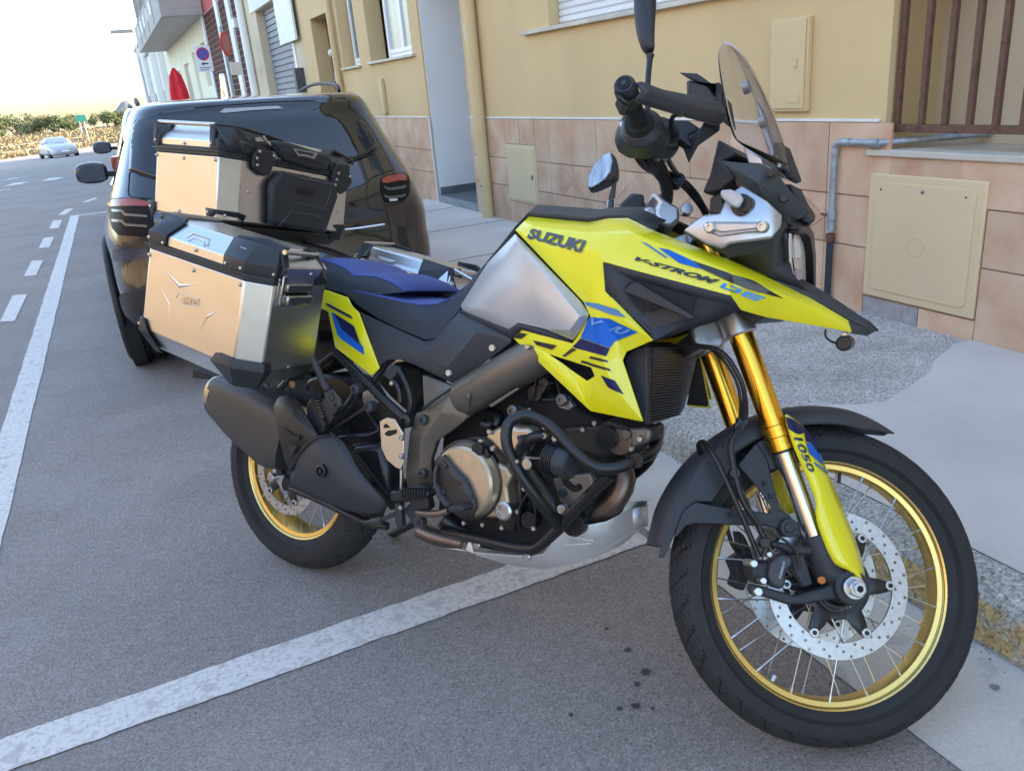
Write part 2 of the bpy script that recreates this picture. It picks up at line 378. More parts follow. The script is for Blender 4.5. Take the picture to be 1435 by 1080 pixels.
for q in ([(0, 1050), (75, 1045), (138, 910), (65, 915)], [(120, 820), (182, 815), (218, 738), (160, 742)], [(195, 678), (250, 674), (273, 620), (222, 625)],
          [(248, 580), (297, 576), (314, 534), (268, 538)], [(293, 510), (330, 508), (372, 477), (335, 479)], [(5, 340), (90, 330), (140, 312), (65, 318)],
          [(200, 312), (280, 305), (316, 288), (240, 293)], [(412, 447), (440, 445), (495, 425), (475, 422)], [(-20, 373), (50, 364), (52, 361), (-20, 368)], [(0, 300), (60, 288), (100, 277), (40, 286)]):
    mark([ZT(*p) for p in q])
sheet('road_marking', [(-1.0, 2.2), (-.84, 2.2), (-.84, 2.9), (-1.0, 2.9)], paint_white, .004)
random.seed(3)
stain_m = mat('oil_stain', (.045, .045, .05), .55, n=40, amt=.3)
wet_m = mat('dark_stain', (.19, .19, .19), .8, n=20, amt=.2)
def blob(x, y, r, z, m):
    c = G(x, y, z); n = 12; sheet('oil_stain', [(c.x+r*random.uniform(.6, 1.1)*cos(2*pi*i/n), c.y+r*random.uniform(.6, 1.1)*sin(2*pi*i/n)) for i in range(n)], m, z)
for x, y, r in ((905, 940, .014), (893, 958, .009), (880, 910, .01), (891, 988, .012), (868, 992, .008), (915, 992, .006), (850, 880, .007), (800, 1000, .006)): blob(x, y, r, .0045, stain_m)
for x, y, r in ((884, 705, .016), (893, 713, .019), (915, 745, .012), (868, 690, .009), (1395, 962, .012)): blob(x, y, r, .009, wet_m)

# ---------------------------------------------------------------- buildings
WALLX = 3.33
def facade(name, X, y0, y1, z0, z1, holes, m, parent, depth=.2):
    """wall skin with real openings: front faces plus reveals. holes: (ya, yb, za, zb, depth)"""
    ysx = sorted({y0, y1, *[h[0] for h in holes], *[h[1] for h in holes]}); zs = sorted({z0, z1, *[h[2] for h in holes], *[h[3] for h in holes]})
    a = Acc()
    ysx = [v for v in ysx if y0 <= v <= y1]; zs = [v for v in zs if z0 <= v <= z1]
    for i in range(len(ysx)-1):
        for j in range(len(zs)-1):
            cy, cz = (ysx[i]+ysx[i+1])/2, (zs[j]+zs[j+1])/2
            if any(h[0] < cy < h[1] and h[2] < cz < h[3] for h in holes): continue
            a.add([(X, ysx[i], zs[j]), (X, ysx[i+1], zs[j]), (X, ysx[i+1], zs[j+1]), (X, ysx[i], zs[j+1])], [[0, 1, 2, 3]])
    for ya, yb, za, zb, d in holes:
        a.add([(X, ya, za), (X, yb, za), (X, yb, zb), (X, ya, zb), (X+d, ya, za), (X+d, yb, za), (X+d, yb, zb), (X+d, ya, zb)],
              [[0, 1, 5, 4], [1, 2, 6, 5], [2, 3, 7, 6], [3, 0, 4, 7]])
    return a.build(name, m, parent, smooth=0, recalc=False)
def bxo(name, a, b, m, parent, **k): return Acc().box(a, b).build(name, m, parent, **k)
def window(parent, ya, yb, za, zb, X, leaves=2, sill=None, glass=glass_win):
    f = Acc(); t = .06
    f.box((X, ya, za), (X+.05, ya+t, zb)).box((X, yb-t, za), (X+.05, yb, zb)).box((X+.001, ya+t, za), (X+.049, yb-t, za+t)).box((X+.001, ya+t, zb-t), (X+.049, yb-t, zb))
    w = f.build('window', pvc, parent, bev=.004)
    n = leaves
    for i in range(n):
        a, b = ya+t+(yb-ya-2*t)*i/n, ya+t+(yb-ya-2*t)*(i+1)/n
        g = Acc(); s = .05; g.box((X-.012, a, za+t), (X+.03, a+s, zb-t)).box((X-.012, b-s, za+t), (X+.03, b, zb-t)).box((X-.011, a+s, za+t), (X+.029, b-s, za+t+s)).box((X-.011, a+s, zb-t-s), (X+.029, b-s, zb-t))
        g.build('sash', pvc, w, bev=.003); bxo('pane', (X+.01, a+s, za+t+s), (X+.016, b-s, zb-t-s), glass, w)
    return w
yb_ = empty('ochre_building', (3.33, 6, 0)); tag(yb_, 'ochre plastered building with terracotta tile dado and a recessed blue-grey entrance beside the motorcycle', 'building')
yb_.matrix_world = Matrix.Identity(4)
TOP = 7.2
holes = [(3.0, 6.20, 1.77, 3.1, .12), (8.0, 9.21, .10, 2.62, 2.2), (9.52, 11.2, 1.77, 3.1, .22), (11.72, 12.6, 1.76, 3.1, .22), (13.08, 14.26, .13, 2.57, .30), (-8, 2.90, .93, 3.1, .34),
         (4.0, 5.6, 4.4, 6, .2), (8, 9.2, 4.4, 6, .2), (11, 12.2, 4.4, 6, .2)]
facade('wall', WALLX, -8, 15.05, .0, TOP, holes, plaster, yb_)
bxo('wall', (WALLX+.34, -8, .5), (WALLX+.5, 2.9, 3.3), plaster_pale, yb_)
# dado: terracotta stone tiles, one by one
rows = [(.125, .468), (.472, .722), (.726, 1.078)]
TW = .385; random.seed(11)
def tile(poly, th):
    P = [(WALLX-th, y, z) for y, z in poly]; a = Acc().prism(P, (th+.003, 0, 0)); return a.build('tile', tile_m, yb_, smooth=0)
def clipgap(ya, yb, blocks):
    segs = [(ya, yb)]
    for a, b in blocks:
        ns = []
        for s, e in segs:
            if b <= s or a >= e: ns.append((s, e)); continue
            if a > s: ns.append((s, a))
            if b < e: ns.append((b, e))
        segs = ns
    return [(s, e) for s, e in segs if e-s > .03]
g = .0022
for ri, (za, zb) in enumerate(rows):
    top = zb
    y = 1.2+(0 if ri != 1 else 0)
    k = 0; y = -1.0
    while y < 15:
        ya, yb = y, y+TW; k += 1; y += TW
        blocks = [(8.0, 9.21), (13.08, 14.26)]
        zt = top
        if yb < 2.97 and ri == 2: zt = .925
        # panel of the gas meter takes the place of tiles
        if 2.32 < yb and ya < 2.965: blocks.append((2.325, 2.955)) if ri < 2 else None
        if 6.57 < yb and ya < 7.18 and ri > -1: blocks.append((6.57, 7.18)) if ri in (0, 1, 2) else None
        for s, e in clipgap(ya, yb, blocks):
            th = .010+random.uniform(0, .0015)
            if ri == 1 and e-s > .3 and ya > -1:
                w = (s+e)/2; h = (za+zb)/2
                tile([(s+g, h), (w, za+g), (e-g, h), (w, zb-g)], th+.001)
                for p in ([(s+g, za+g), (w-.004, za+g), (s+g, h-.003)], [(e-g, za+g), (e-g, h-.003), (w+.004, za+g)], [(s+g, zb-g), (s+g, h+.003), (w-.004, zb-g)], [(e-g, zb-g), (w+.004, zb-g), (e-g, h+.003)]): tile(p, th)
            else: tile([(s+g, za+g), (e-g, za+g), (e-g, zt-g), (s+g, zt-g)], th)
# short tiles that close the gaps round the two low cabinets
for s, e, za, zb in ((2.325, 2.64, .845, .925), (2.645, 2.955, .845, .925), (2.325, 2.62, .13, .225), (6.57, 6.87, .13, .335), (6.875, 7.18, .13, .335), (6.57, 6.87, .86, 1.076), (6.875, 7.18, .86, 1.076)):
    tile([(s+g, za), (e-g, za), (e-g, zb), (s+g, zb)], .011)
bxo('mortar_patch', (WALLX-.008, 2.625, .12), (WALLX+.002, 2.955, .222), mat('broken_mortar', (.40, .37, .36), .95, n=22, col2=(.28, .26, .26), bump=1.8, bscale=40), yb_, bev=.003)
bxo('grout', (WALLX-.002, -1, .12), (WALLX+.001, 2.9, .925), grout, yb_, smooth=0)
for a_, b_ in ((2.9, 8.0), (9.21, 13.08), (14.26, 15.04)): bxo('grout', (WALLX-.002, a_, .12), (WALLX+.001, b_, 1.078), grout, yb_, smooth=0)
for a_, b_ in ((2.93, 7.98), (9.22, 13.07), (14.27, 15.04)): bxo('dado_trim', (WALLX-.016, a_, 1.079), (WALLX+.001, b_, 1.093), trim_white, yb_, bev=.002)
bxo('dado_trim', (WALLX-.015, 9.19, .13), (WALLX+.003, 9.212, 1.079), trim_white, yb_, bev=.002)
# entrance recess
bxo('entrance_side_wall', (WALLX+.02, 9.19, .2), (WALLX+2.2, 9.205, 2.61), plaster_blue, yb_)
bxo('entrance_side_wall', (WALLX+.02, 8.002, .2), (WALLX+2.2, 8.012, 2.61), plaster_blue, yb_)
bxo('entrance_back_wall', (WALLX+2.19, 8.012, .2), (WALLX+2.3, 9.19, 2.61), plaster_blue, yb_)
bxo('entrance_floor', (WALLX+.012, 8.003, .0), (WALLX+2.2, 9.189, .22), slate, yb_)
bxo('entrance_step', (WALLX-.004, 8.004, .0), (WALLX+.012, 9.188, .215), mat('step_stone', (.27, .29, .30), .6, n=8, amt=.2), yb_, bev=.003)
bxo('baseboard', (WALLX+.03, 9.178, .22), (WALLX+2.19, 9.19, .30), slate, yb_, bev=.002)
# openings
shw = Acc()
for i in range(28):
    z = 1.79+i*.048
    if z < 3.1: shw.add([(WALLX+.105, 3.02, z), (WALLX+.105, 6.19, z), (WALLX+.09, 6.19, z+.012), (WALLX+.09, 3.02, z+.012), (WALLX+.09, 6.19, z+.042), (WALLX+.09, 3.02, z+.042), (WALLX+.105, 6.19, z+.048), (WALLX+.105, 3.02, z+.048)], [[0, 1, 2, 3], [3, 2, 4, 5], [5, 4, 6, 7]])
shut = shw.build('roller_shutter', shutter_w, yb_, smooth=0); shut['label'] = 'white slatted roller shutter let down over the window'
for ya, yb, z in ((2.7, 6.62, 1.745), (9.42, 11.26, 1.745), (11.66, 12.66, 1.735)): bxo('window_sill', (WALLX-.045, ya, z), (WALLX+.22, yb, z+.03), marble, yb_, bev=.004)
window(yb_, 9.62, 10.9, 1.776, 3.1, WALLX+.16, 2, glass=mat('curtained_glass', (.42, .44, .42), .12, n=3, amt=.2, stretch=(1, 9, .3)))
window(yb_, 11.75, 12.55, 1.766, 3.1, WALLX+.16, 1)
for ya, yb in ((4., 5.6), (8, 9.2), (11, 12.2)): window(yb_, ya, yb, 4.4, 6, WALLX+.12, 2)
d = bxo('door', (WALLX+.24, 13.1, .14), (WALLX+.29, 14.25, 2.55), wood, yb_)
for i in range(4): bxo('door_panel', (WALLX+.225, 13.17+.27*i, .3), (WALLX+.24, 13.37+.27*i, 2.4), wood, d, bev=.005)
bxo('letter_box', (WALLX-.06, 12.86, 1.60), (WALLX, 13.02, 1.72), shutter_g, yb_, bev=.004)
bxo('intercom', (WALLX-.05, 12.86, 1.34), (WALLX, 13.02, 1.56), trim_white, yb_, bev=.004)
o = Acc().lathe([(0, 0), (.05, 0), (.05, -.08), (.03, -.1), (0, -.1)], (WALLX-.0, 12.98, 2.0), 16, 'X').build('wall_lamp', trim_white, yb_)
# roof slab and body
bxo('roof', (WALLX-.12, -8.1, TOP), (WALLX+9, 15.06, TOP+.2), conc, yb_)
bxo('wall', (WALLX+2.4, -8, 0), (WALLX+8.9, 15.04, TOP-.01), plaster, yb_)
bxo('wall', (WALLX+.001, -8.05, 0), (WALLX+2.4, -8.0, TOP-.01), plaster, yb_)
bxo('number_plate', (WALLX-.01, 7.80, 1.79), (WALLX, 7.93, 1.96), mat('marble_plate', (.5, .45, .33), .4), yb_, bev=.002)
# downpipe with brackets
dp = tube('downpipe', [(WALLX-.065, 7.62, .13), (WALLX-.065, 7.62, TOP)], .058, metal_beige, yb_, n=20)
for z in (.46, .96, 2.6, 4.2): Acc().cyl((WALLX-.065, 7.62, z), (0, 0, 1), .064, .018, 20).box((WALLX-.02, 7.60, z-.008), (WALLX, 7.64, z+.008)).build('pipe_bracket', metal_beige, dp)
cylinder('pipe_socket', (WALLX-.065, 7.62, .99), (0, 0, 1), .063, .07, metal_beige, dp)
cylinder('pipe_knob', (WALLX-.115, 7.60, .455), (1, 0, 0), .008, .03, rust, dp)
tube('downpipe', [(WALLX-.06, 12.78, 1.1), (WALLX-.06, 12.78, TOP)], .045, metal_beige, yb_, n=14)
# post-like conduit cover
o = bxo('conduit_cover', (WALLX-.05, 10.73, 1.13), (WALLX, 10.86, 1.56), metal_beige, yb_, bev=.01)
# upper meter cabinet, low cabinet, big cabinet
c1 = bxo('meter_cabinet', (WALLX-.03, 3.385, 1.13), (WALLX, 3.66, 1.59), metal_beige, yb_, bev=.005)
bxo('cabinet_door', (WALLX-.038, 3.40, 1.145), (WALLX-.03, 3.645, 1.575), metal_beige, c1, bev=.003)
bxo('cabinet_lock', (WALLX-.045, 3.45, 1.35), (WALLX-.038, 3.472, 1.395), metal_beige, c1, bev=.006)
bxo('cabinet_label_plate', (WALLX-.041, 3.425, 1.175), (WALLX-.038, 3.50, 1.225), metal_beige, c1, bev=.002)
c2 = bxo('meter_cabinet', (WALLX-.018, 6.575, .34), (WALLX, 7.175, .855), metal_beige2, yb_, bev=.004)
bxo('cabinet_door', (WALLX-.027, 6.60, .365), (WALLX-.018, 7.15, .83), metal_beige2, c2, bev=.002)
bxo('cabinet_lock', (WALLX-.033, 6.63, .56), (WALLX-.027, 6.65, .60), rust, c2, bev=.002)
c3 = Acc().box((WALLX-.022, 2.33, .235), (WALLX, 2.95, .842)).build('meter_cabinet', metal_beige2, yb_, bev=.006)
rc = [(2.375, .29), (2.40, .275), (2.885, .275), (2.905, .29), (2.905, .785), (2.885, .805), (2.40, .805), (2.375, .785)]
plate('cabinet_door', [(WALLX-.022, y, z) for y, z in rc], (-.005, 0, 0), metal_beige2, c3, bev=.002)
cylinder('cabinet_lock', (WALLX-.029, 2.64, .775), (1, 0, 0), .009, .006, galv, c3); cylinder('lock_core', (WALLX-.033, 2.64, .775), (1, 0, 0), .004, .004, dark_hole, c3)
for y in (2.42, 2.875): cylinder('screw', (WALLX-.028, y, .77), (1, 0, 0), .004, .004, dark_hole, c3, bev=0)
o = Acc().lathe([(.045, -.0005), (.045, .002), (.041, .002), (.041, -.0005)], (WALLX-.029, 2.655, .52), 40, 'X').build('embossed_ring', metal_beige2, c3)
# ledge, grille, gas pipe
lg = bxo('ledge', (WALLX-.03, -8, .925), (WALLX+.34, 2.98, .955), marble, yb_, bev=.004)
gr = bxo('window_grille', (WALLX+.03, -7, 1.03), (WALLX+.06, 2.895, 1.065), rust, yb_, bev=.002)
for i in range(14):
    y = 2.885-.1215*i-(.0 if i == 0 else .012); bxo('bar', (WALLX+.032, y-.026, 1.065), (WALLX+.058, y, 3.05), rust, gr, bev=.002)
px = WALLX-.035
gp = tube('gas_pipe', [(px, 3.17, .55), (px, 3.17, .93), (px, 3.165, .965), (px, 3.13, .985), (px, 2.95, .985), (px+.03, 2.88, .987), (WALLX+.11, 2.79, .992), (WALLX+.33, 2.60, 1.0)], .0165, galv, yb_, n=14, smooth=3)
tube('pipe_sleeve', [(px, 3.17, .12), (px, 3.17, .5)], .0175, pipe_dark, gp, n=14)
for z, r, h in ((.50, .024, .04), (.62, .022, .05), (.56, .021, .05)): cylinder('pipe_coupling', (px, 3.17, z), (0, 0, 1), r, h, rust if z < .52 else galv, gp)
cylinder('pipe_coupling', (px, 3.17, .93), (0, 0, 1), .021, .03, galv, gp); cylinder('pipe_coupling', (px, 3.09, .985), (0, 1, 0), .021, .04, galv, gp); cylinder('pipe_coupling', (px, 2.93, .985), (0, 1, 0), .021, .06, galv, gp)
cylinder('valve', (px-.02, 3.20, .62), (0, 1, 0), .007, .04, rust, gp)

# second building: white/ochre with grey garage shutter
gb = empty('garage_building'); tag(gb, 'pale building with grey roller garage door and white sign board past the ochre house', 'building')
GY0, GY1 = 15.06, 20.6
facade('wall', WALLX, GY0, GY1, 0, 6.4, [(15.9, 19.05, .13, 3.16, .35), (16.5, 18, 4.2, 5.6, .2)], plaster_pale, gb)
bxo('wall', (WALLX+.35, GY0, 0), (WALLX+8, GY1, 6.39), plaster_pale, gb)
s = Acc(); z = .14
while z < 3.14:
    s.box((WALLX+.16, 15.92, z+.018), (WALLX+.2, 19.03, z+.105)); s.box((WALLX+.19, 15.92, z), (WALLX+.2, 19.03, z+.018)); z += .112
s.build('garage_door', shutter_g, gb, smooth=0)
bxo('door_surround', (WALLX-.02, 15.7, .1), (WALLX, 15.88, 2.34), trim_white, gb, bev=.004)
bxo('fascia', (WALLX-.02, 15.7, 3.17), (WALLX, 19.6, 4.0), plaster_white, gb, bev=.004)
bxo('roof', (WALLX-.1, GY0, 6.4), (WALLX+8, GY1, 6.6), conc, gb)
tube('downpipe', [(WALLX-.09, 20.35, .1), (WALLX-.09, 20.35, 6.4)], .09, plaster_white, gb, n=14)
window(gb, 16.5, 18, 4.2, 5.6, WALLX+.1, 2)
sb = bxo('sign_board', (WALLX-.10, 15.1, 2.34), (WALLX-.06, 16.5, 3.3), mat('sign_board_white', (.72, .74, .68), .5, n=4, amt=.06), None, bev=.006)
tag(sb, 'blank white sign board mounted over the garage doorway edge', 'sign board')
lb = Acc().box((WALLX-.16, 15.32, 1.5), (WALLX-.0, 15.52, 1.9)).build('letter_box', mat('dark_box', (.06, .065, .08), .5), gb, bev=.008)

# third building: dark red tiles, fourth: balcony
tb = empty('red_tiled_building'); tag(tb, 'building clad in small dark red tiles with pale vertical strips and red upper wall', 'building')
bxo('wall', (WALLX+.02, 20.6, -.1), (WALLX+8, 27.9, 7.5), red_paint, tb)
bxo('wall', (WALLX+.005, 20.62, .1), (WALLX+.021, 27.88, 3.95), mat('tile_joint', (.30, .24, .21), .9), tb, smooth=0)
tl = Acc(); me0 = None; COUNT = [0]
yy = 20.65
while yy < 27.8:
    z = .3
    while z < 3.9:
        if me0 is None:
            me0 = bxo('facade_tile', (0, 0, 0), (.012, .27, .125), tile_red, tb, smooth=0); me0.location = (WALLX-.005, yy, z)
        elif z > 1.4 and COUNT[0] < 298:
            c = me0.copy(); COL.objects.link(c); c.location = (WALLX-.005, yy, z); COUNT[0] += 1
        else: tl.box((WALLX-.005, yy, z), (WALLX+.007, yy+.27, z+.125))
        z += .145
    yy += .30
o = tl.build('facade_tile', tile_red, tb, smooth=0); o['kind'] = 'stuff'
for ya, yb in ((22.1, 22.7), (24.2, 24.7), (27.75, 28.1)): bxo('pilaster', (WALLX-.06, ya, 0.1), (WALLX+.01, yb, 7.5), plaster_white, tb, bev=.004)
bxo('lamp_bracket', (WALLX-.15, 21.2, 3.05), (WALLX-.006, 21.5, 3.25), trim_white, tb, bev=.01)
bxo('roof', (WALLX-.1, 20.61, 7.5), (WALLX+8, 27.9, 7.7), conc, tb)
bb = empty('balcony_building'); tag(bb, 'cream building with wide grey concrete balconies, at the far end of the row', 'building')
holes = [(28.7, 30.1, 2.0, 3.3, .2), (32.2, 33.2, .1, 3.2, .25), (35, 37, .1, 3.0, .25), (39, 40.2, .1, 2.9, .25)]
facade('wall', WALLX, 27.9, 46, -1.2, 4.0, holes, mat('plaster_cream', (.72, .66, .50), .9, n=1, amt=.05), bb)
bxo('wall', (WALLX+.25, 27.91, -1.2), (WALLX+9, 46, 7.6), MATS['plaster_cream'], bb)
bxo('wall', (WALLX, 27.91, 4.0), (WALLX+.25, 46, 7.6), MATS['plaster_cream'], bb)
for h in holes: bxo('shutter', (WALLX+.14, h[0], max(h[2], .1)), (WALLX+.2, h[1], h[3]), trim_white, bb)
bl = bxo('balcony', (2.15, 27.6, 3.93), (WALLX-.001, 43.8, 4.12), conc, bb, bev=.01)
bxo('balcony_parapet', (2.15, 27.61, 4.12), (2.25, 43.8, 4.95), conc, bl, bev=.01); bxo('balcony_parapet', (2.25, 27.61, 4.12), (WALLX, 27.71, 4.95), conc, bl, bev=.01)
for y in (30.5, 33.5, 36.5, 39.5): bxo('balcony_pier', (2.12, y, 4.0), (2.30, y+.25, 7.2), conc, bl, bev=.01)
bl = bxo('balcony', (2.15, 27.6, 7.0), (WALLX-.001, 43.8, 7.2), conc, bb, bev=.01)
for i in range(5): bxo('balcony_opening', (2.135, 31+2.2*i, 4.35), (2.149, 31.9+2.2*i, 4.75), plaster_white, bb)
bxo('roof', (2.0, 27.6, 7.62), (WALLX+9, 46, 7.8), conc, bb)
bxo('spout', (1.2, 46.2, 5.0), (2.2, 46.45, 5.15), conc, bb)
rb = empty('far_row_house'); tag(rb, 'far pale row houses beyond the balconies with plain pink and white walls', 'building')
for i, (ya, yb, h, c) in enumerate(((46.01, 52, 5.2, (.62, .55, .48)), (52.01, 60, 4.6, (.66, .62, .57)), (60.01, 72, 5.6, (.6, .52, .47)))):
    w = bxo('wall', (WALLX-.05*i, ya, -1.4), (WALLX+8, yb, h), mat('far_plaster_%d' % i, c, .9, n=1, amt=.06), rb)
    bxo('roof', (WALLX-.2, ya, h), (WALLX+8, yb, h+.15), conc, rb)
    for k in range(3):
        y = ya+.8+k*(yb-ya)/3; bxo('window', (WALLX-.05*i-.03, y, 1.0), (WALLX-.05*i, y+.9, 2.4), wood if k % 2 else glass_win, rb)
    bxo('pilaster', (WALLX-.3, ya+.1, -1.4), (WALLX-.05*i, ya+.4, h-.1), plaster_white, rb)
# folded red parasol by the wall
rp = Acc()
rr = []
for z, r in ((1.55, .34), (2.3, .29), (2.85, .20), (3.05, .09), (3.15, .03)):
    rr.append([(2.85+r*cos(a)*(1+.25*cos(5*a)), 36.2+r*sin(a)*(1+.25*cos(5*a)), z-.25) for a in [2*pi*i/40 for i in range(40)]])
pr = grid('red_parasol', rr, red_cloth, closed=True, caps=True, smooth=50); tag(pr, 'folded red cloth parasol standing by the cream wall', 'parasol')
tube('pole', [(2.85, 36.2, -.15), (2.85, 36.2, 1.35)], .03, trim_white, pr, n=8)

# the row goes on behind the photographer, and an ochre house stands across the street (both show as reflections)
nb = empty('neighbour_building'); tag(nb, 'plain ochre building that continues the row behind the viewer', 'building')
facade('wall', WALLX, -34, -8.06, 0, 7.0, [(-12, -10.6, 1.5, 3, .2), (-17, -15.6, 1.5, 3, .2), (-21, -19.8, .13, 2.5, .2), (-26, -24.6, 1.5, 3, .2), (-12, -10.6, 4.4, 5.9, .2), (-17, -15.6, 4.4, 5.9, .2), (-26, -24.6, 4.4, 5.9, .2)], plaster, nb)
bxo('wall', (WALLX+.2, -34, 0), (WALLX+9, -8.07, 6.99), plaster, nb); bxo('roof', (WALLX-.1, -34.1, 7.0), (WALLX+9, -8.1, 7.2), conc, nb)
ob_ = empty('opposite_house'); tag(ob_, 'sunlit ochre house across the street with rows of shuttered windows', 'building')
OX = -13.5; hs_ = []
for k in range(7):
    y = -20+k*5.2; hs_ += [(y, y+1.2, 1.4, 2.9), (y, y+1.2, 4.6, 6.1)]
opp = mat('plaster_golden', (.20, .162, .115), .92, n=.9, amt=.06)
facade('wall', OX, -24, 17, 0, 8.2, [(a, b_, c, d, -.18) for a, b_, c, d in hs_], opp, ob_)
bxo('wall', (OX-9, -24, 0), (OX-.2, 17, 8.19), opp, ob_); bxo('roof', (OX-9.2, -24.2, 8.2), (OX+.25, 17.2, 8.4), conc, ob_)
for a, b_, c, d in hs_: bxo('shutter', (OX-.17, a+.05, c), (OX-.12, b_-.05, d), wood, ob_, bev=.004)

# grit and small stones gathered in the gutter and along the foot of the wall
random.seed(21); a = Acc()
for i in range(1500):
    r_ = random.random()
    if r_ < .45: x, z0, y = 1.68-abs(random.gauss(0, .05)), .005, random.uniform(-.5, 9)
    elif r_ < .85: x, z0, y = 3.31-abs(random.gauss(0, .06)), PZ+.001, random.uniform(1.5, 9)
    else: x, z0, y = random.uniform(-.5, 1.6), .001, random.uniform(.6, 5)
    q = random.uniform(.0015, .0045)*(1.6 if random.random() < .06 else 1); t = random.uniform(0, pi)
    P3 = [Vector((x+q*cos(t+k*2.1)*random.uniform(.7, 1.3), y+q*sin(t+k*2.1)*random.uniform(.7, 1.3), z0)) for k in range(3)]+[Vector((x, y, z0+q*.9))]
    a.add(P3, [(0, 1, 3), (1, 2, 3), (2, 0, 3)])
tag(a.build('grit', mat('grit_stone', (.20, .18, .15), .9, n=60, amt=.5), smooth=0, recalc=False), kind='stuff')

# signs
def ngon(c, r, ax, n=32): 
    return [Vector(c)+(Vector((r*cos(2*pi*i/n), 0, r*sin(2*pi*i/n))) if ax == 'Y' else Vector((0, r*cos(2*pi*i/n), r*sin(2*pi*i/n)))) for i in range(n)]
Ys = 24.0
p = WY(285, 80, Ys)
ns = empty('no_parking_sign', (p.x, Ys, 0)); tag(ns, 'white board with round blue and red no parking symbol on a grey pole', 'sign')
px_ = Ys/1140*1.02
bx0, bx1 = -.20, .20
c = Vector((0, 0, p.z))
bxo('board', (bx0, 0, p.z-.36), (bx1, .02, p.z+.27), sign_white, ns, bev=.004)
plate('ring', ngon((0, -.003, p.z+.07), .16, 'Y'), (0, .003, 0), sign_red, ns, bev=0)
plate('disc', ngon((0, -.006, p.z+.07), .125, 'Y'), (0, .003, 0), sign_blue, ns, bev=0)
Acc().box((-.13, -.009, -.014), (.13, -.006, .014), Matrix.Translation((0, 0, p.z+.07)) @ Matrix.Rotation(R(45), 4, 'Y')).build('slash', sign_red, ns)
arrow = plate('arrow', [(-.09, -.003, p.z-.17), (-.02, -.003, p.z-.12), (-.02, -.003, p.z-.15), (.09, -.003, p.z-.15), (.09, -.003, p.z-.18), (-.02, -.003, p.z-.18), (-.02, -.003, p.z-.21)], (0, .003, 0), dark_hole, ns, bev=0)
for k in (0, 1): bxo('text_line', (-.14, -.003, p.z-.27-.05*k), (.14-.06*k, .0, p.z-.255-.05*k), dark_hole, ns)
tube('pole', [(.17, .05, gz(Ys)), (.17, .05, p.z+.3)], .03, galv, ns, n=10)
# round prohibition sign seen edge-on, on its pole, with an arm to the wall
Yr = 19.5; p = WY(317, 62, Yr)
rs = empty('round_sign', (p.x, Yr, 0), R(58)); tag(rs, 'round red-edged traffic sign turned edge-on in front of the dark tiles', 'sign')
plate('disc', ngon((0, 0, p.z), .24, 'Y'), (0, .02, 0), sign_red, rs, bev=.003); plate('face', ngon((0, -.003, p.z), .185, 'Y'), (0, .003, 0), mat('sign_faded', (.45, .16, .15), .5), rs, bev=0)
tube('pole', [(0, .06, 0), (0, .06, p.z+.35)], .03, galv, rs, n=10)
bxo('supplementary_plate', (-.0, -.01, p.z-.62), (.5, .01, p.z-.36), sign_white, rs, bev=.003)
# tall lamp at the far end
Yl = 60; q0 = WY(186, 45, Yl); q1 = WY(177, 42, Yl)
lp = empty('street_lamp', (q0.x, Yl, gz(Yl))); tag(lp, 'thin grey street lamp rising behind the balcony corner', 'street lamp')
h = q0.z-gz(Yl); tube('pole', [(0, 0, 0), (0, 0, h)], [.07, .045], galv, lp, n=8); tube('arm', [(0, 0, h-.02), (-.25, 0, h+.05), (-.6, 0, h+.06)], .035, galv, lp, n=6); bxo('lamp_head', (-.85, -.1, h+.0), (-.5, .1, h+.1), galv, lp, bev=.02)
# green road sign beyond the field
Yg = 90; a_, b_ = WY(105, 162, Yg), WY(121, 170, Yg)
gs = empty('road_sign', ((a_.x+b_.x)/2, Yg, gz(Yg))); tag(gs, 'small green road sign board on two posts beyond the dry field', 'road sign')
w_ = abs(b_.x-a_.x)/2; bxo('board', (-w_, -.04, b_.z-gz(Yg)), (w_, .0, a_.z-gz(Yg)), sign_green, gs)
for s_ in (-.5, .5): tube('post', [(s_*w_, .03, 0), (s_*w_, .03, a_.z-gz(Yg))], .05, galv, gs, n=6)
# fence posts along the field edge
NTH = ['first', 'second', 'third', 'fourth', 'fifth', 'sixth', 'seventh', 'eighth', 'ninth', 'tenth', 'eleventh', 'twelfth', 'thirteenth', 'fourteenth', 'fifteenth', 'sixteenth']
for i in range(7):
    x = -11.2+1.55*i; y = 73.5+(x+7.65)*.95
    o = tube('fence_post', [(0, 0, 0), (random.uniform(-.05, .05), 0, 1.15+random.uniform(-.1, .1))], .04, wood, None, n=6); o.location = (x, y, gz(y)-.03)
    tag(o, 'thin wooden post of the field fence, %s from the left' % NTH[i], 'fence post', 'wooden posts along the dry field')
w = Acc()
for k in (.45, .9): w.tube([(-11.2+1.55*i, 73.5+(-11.2+1.55*i+7.65)*.95, gz(74)+k+random.uniform(-.03, .03)) for i in range(7)], .006, 4)
tag(w.build('fence_wire', galv), 'two slack wires strung between the wooden field posts', 'wire')
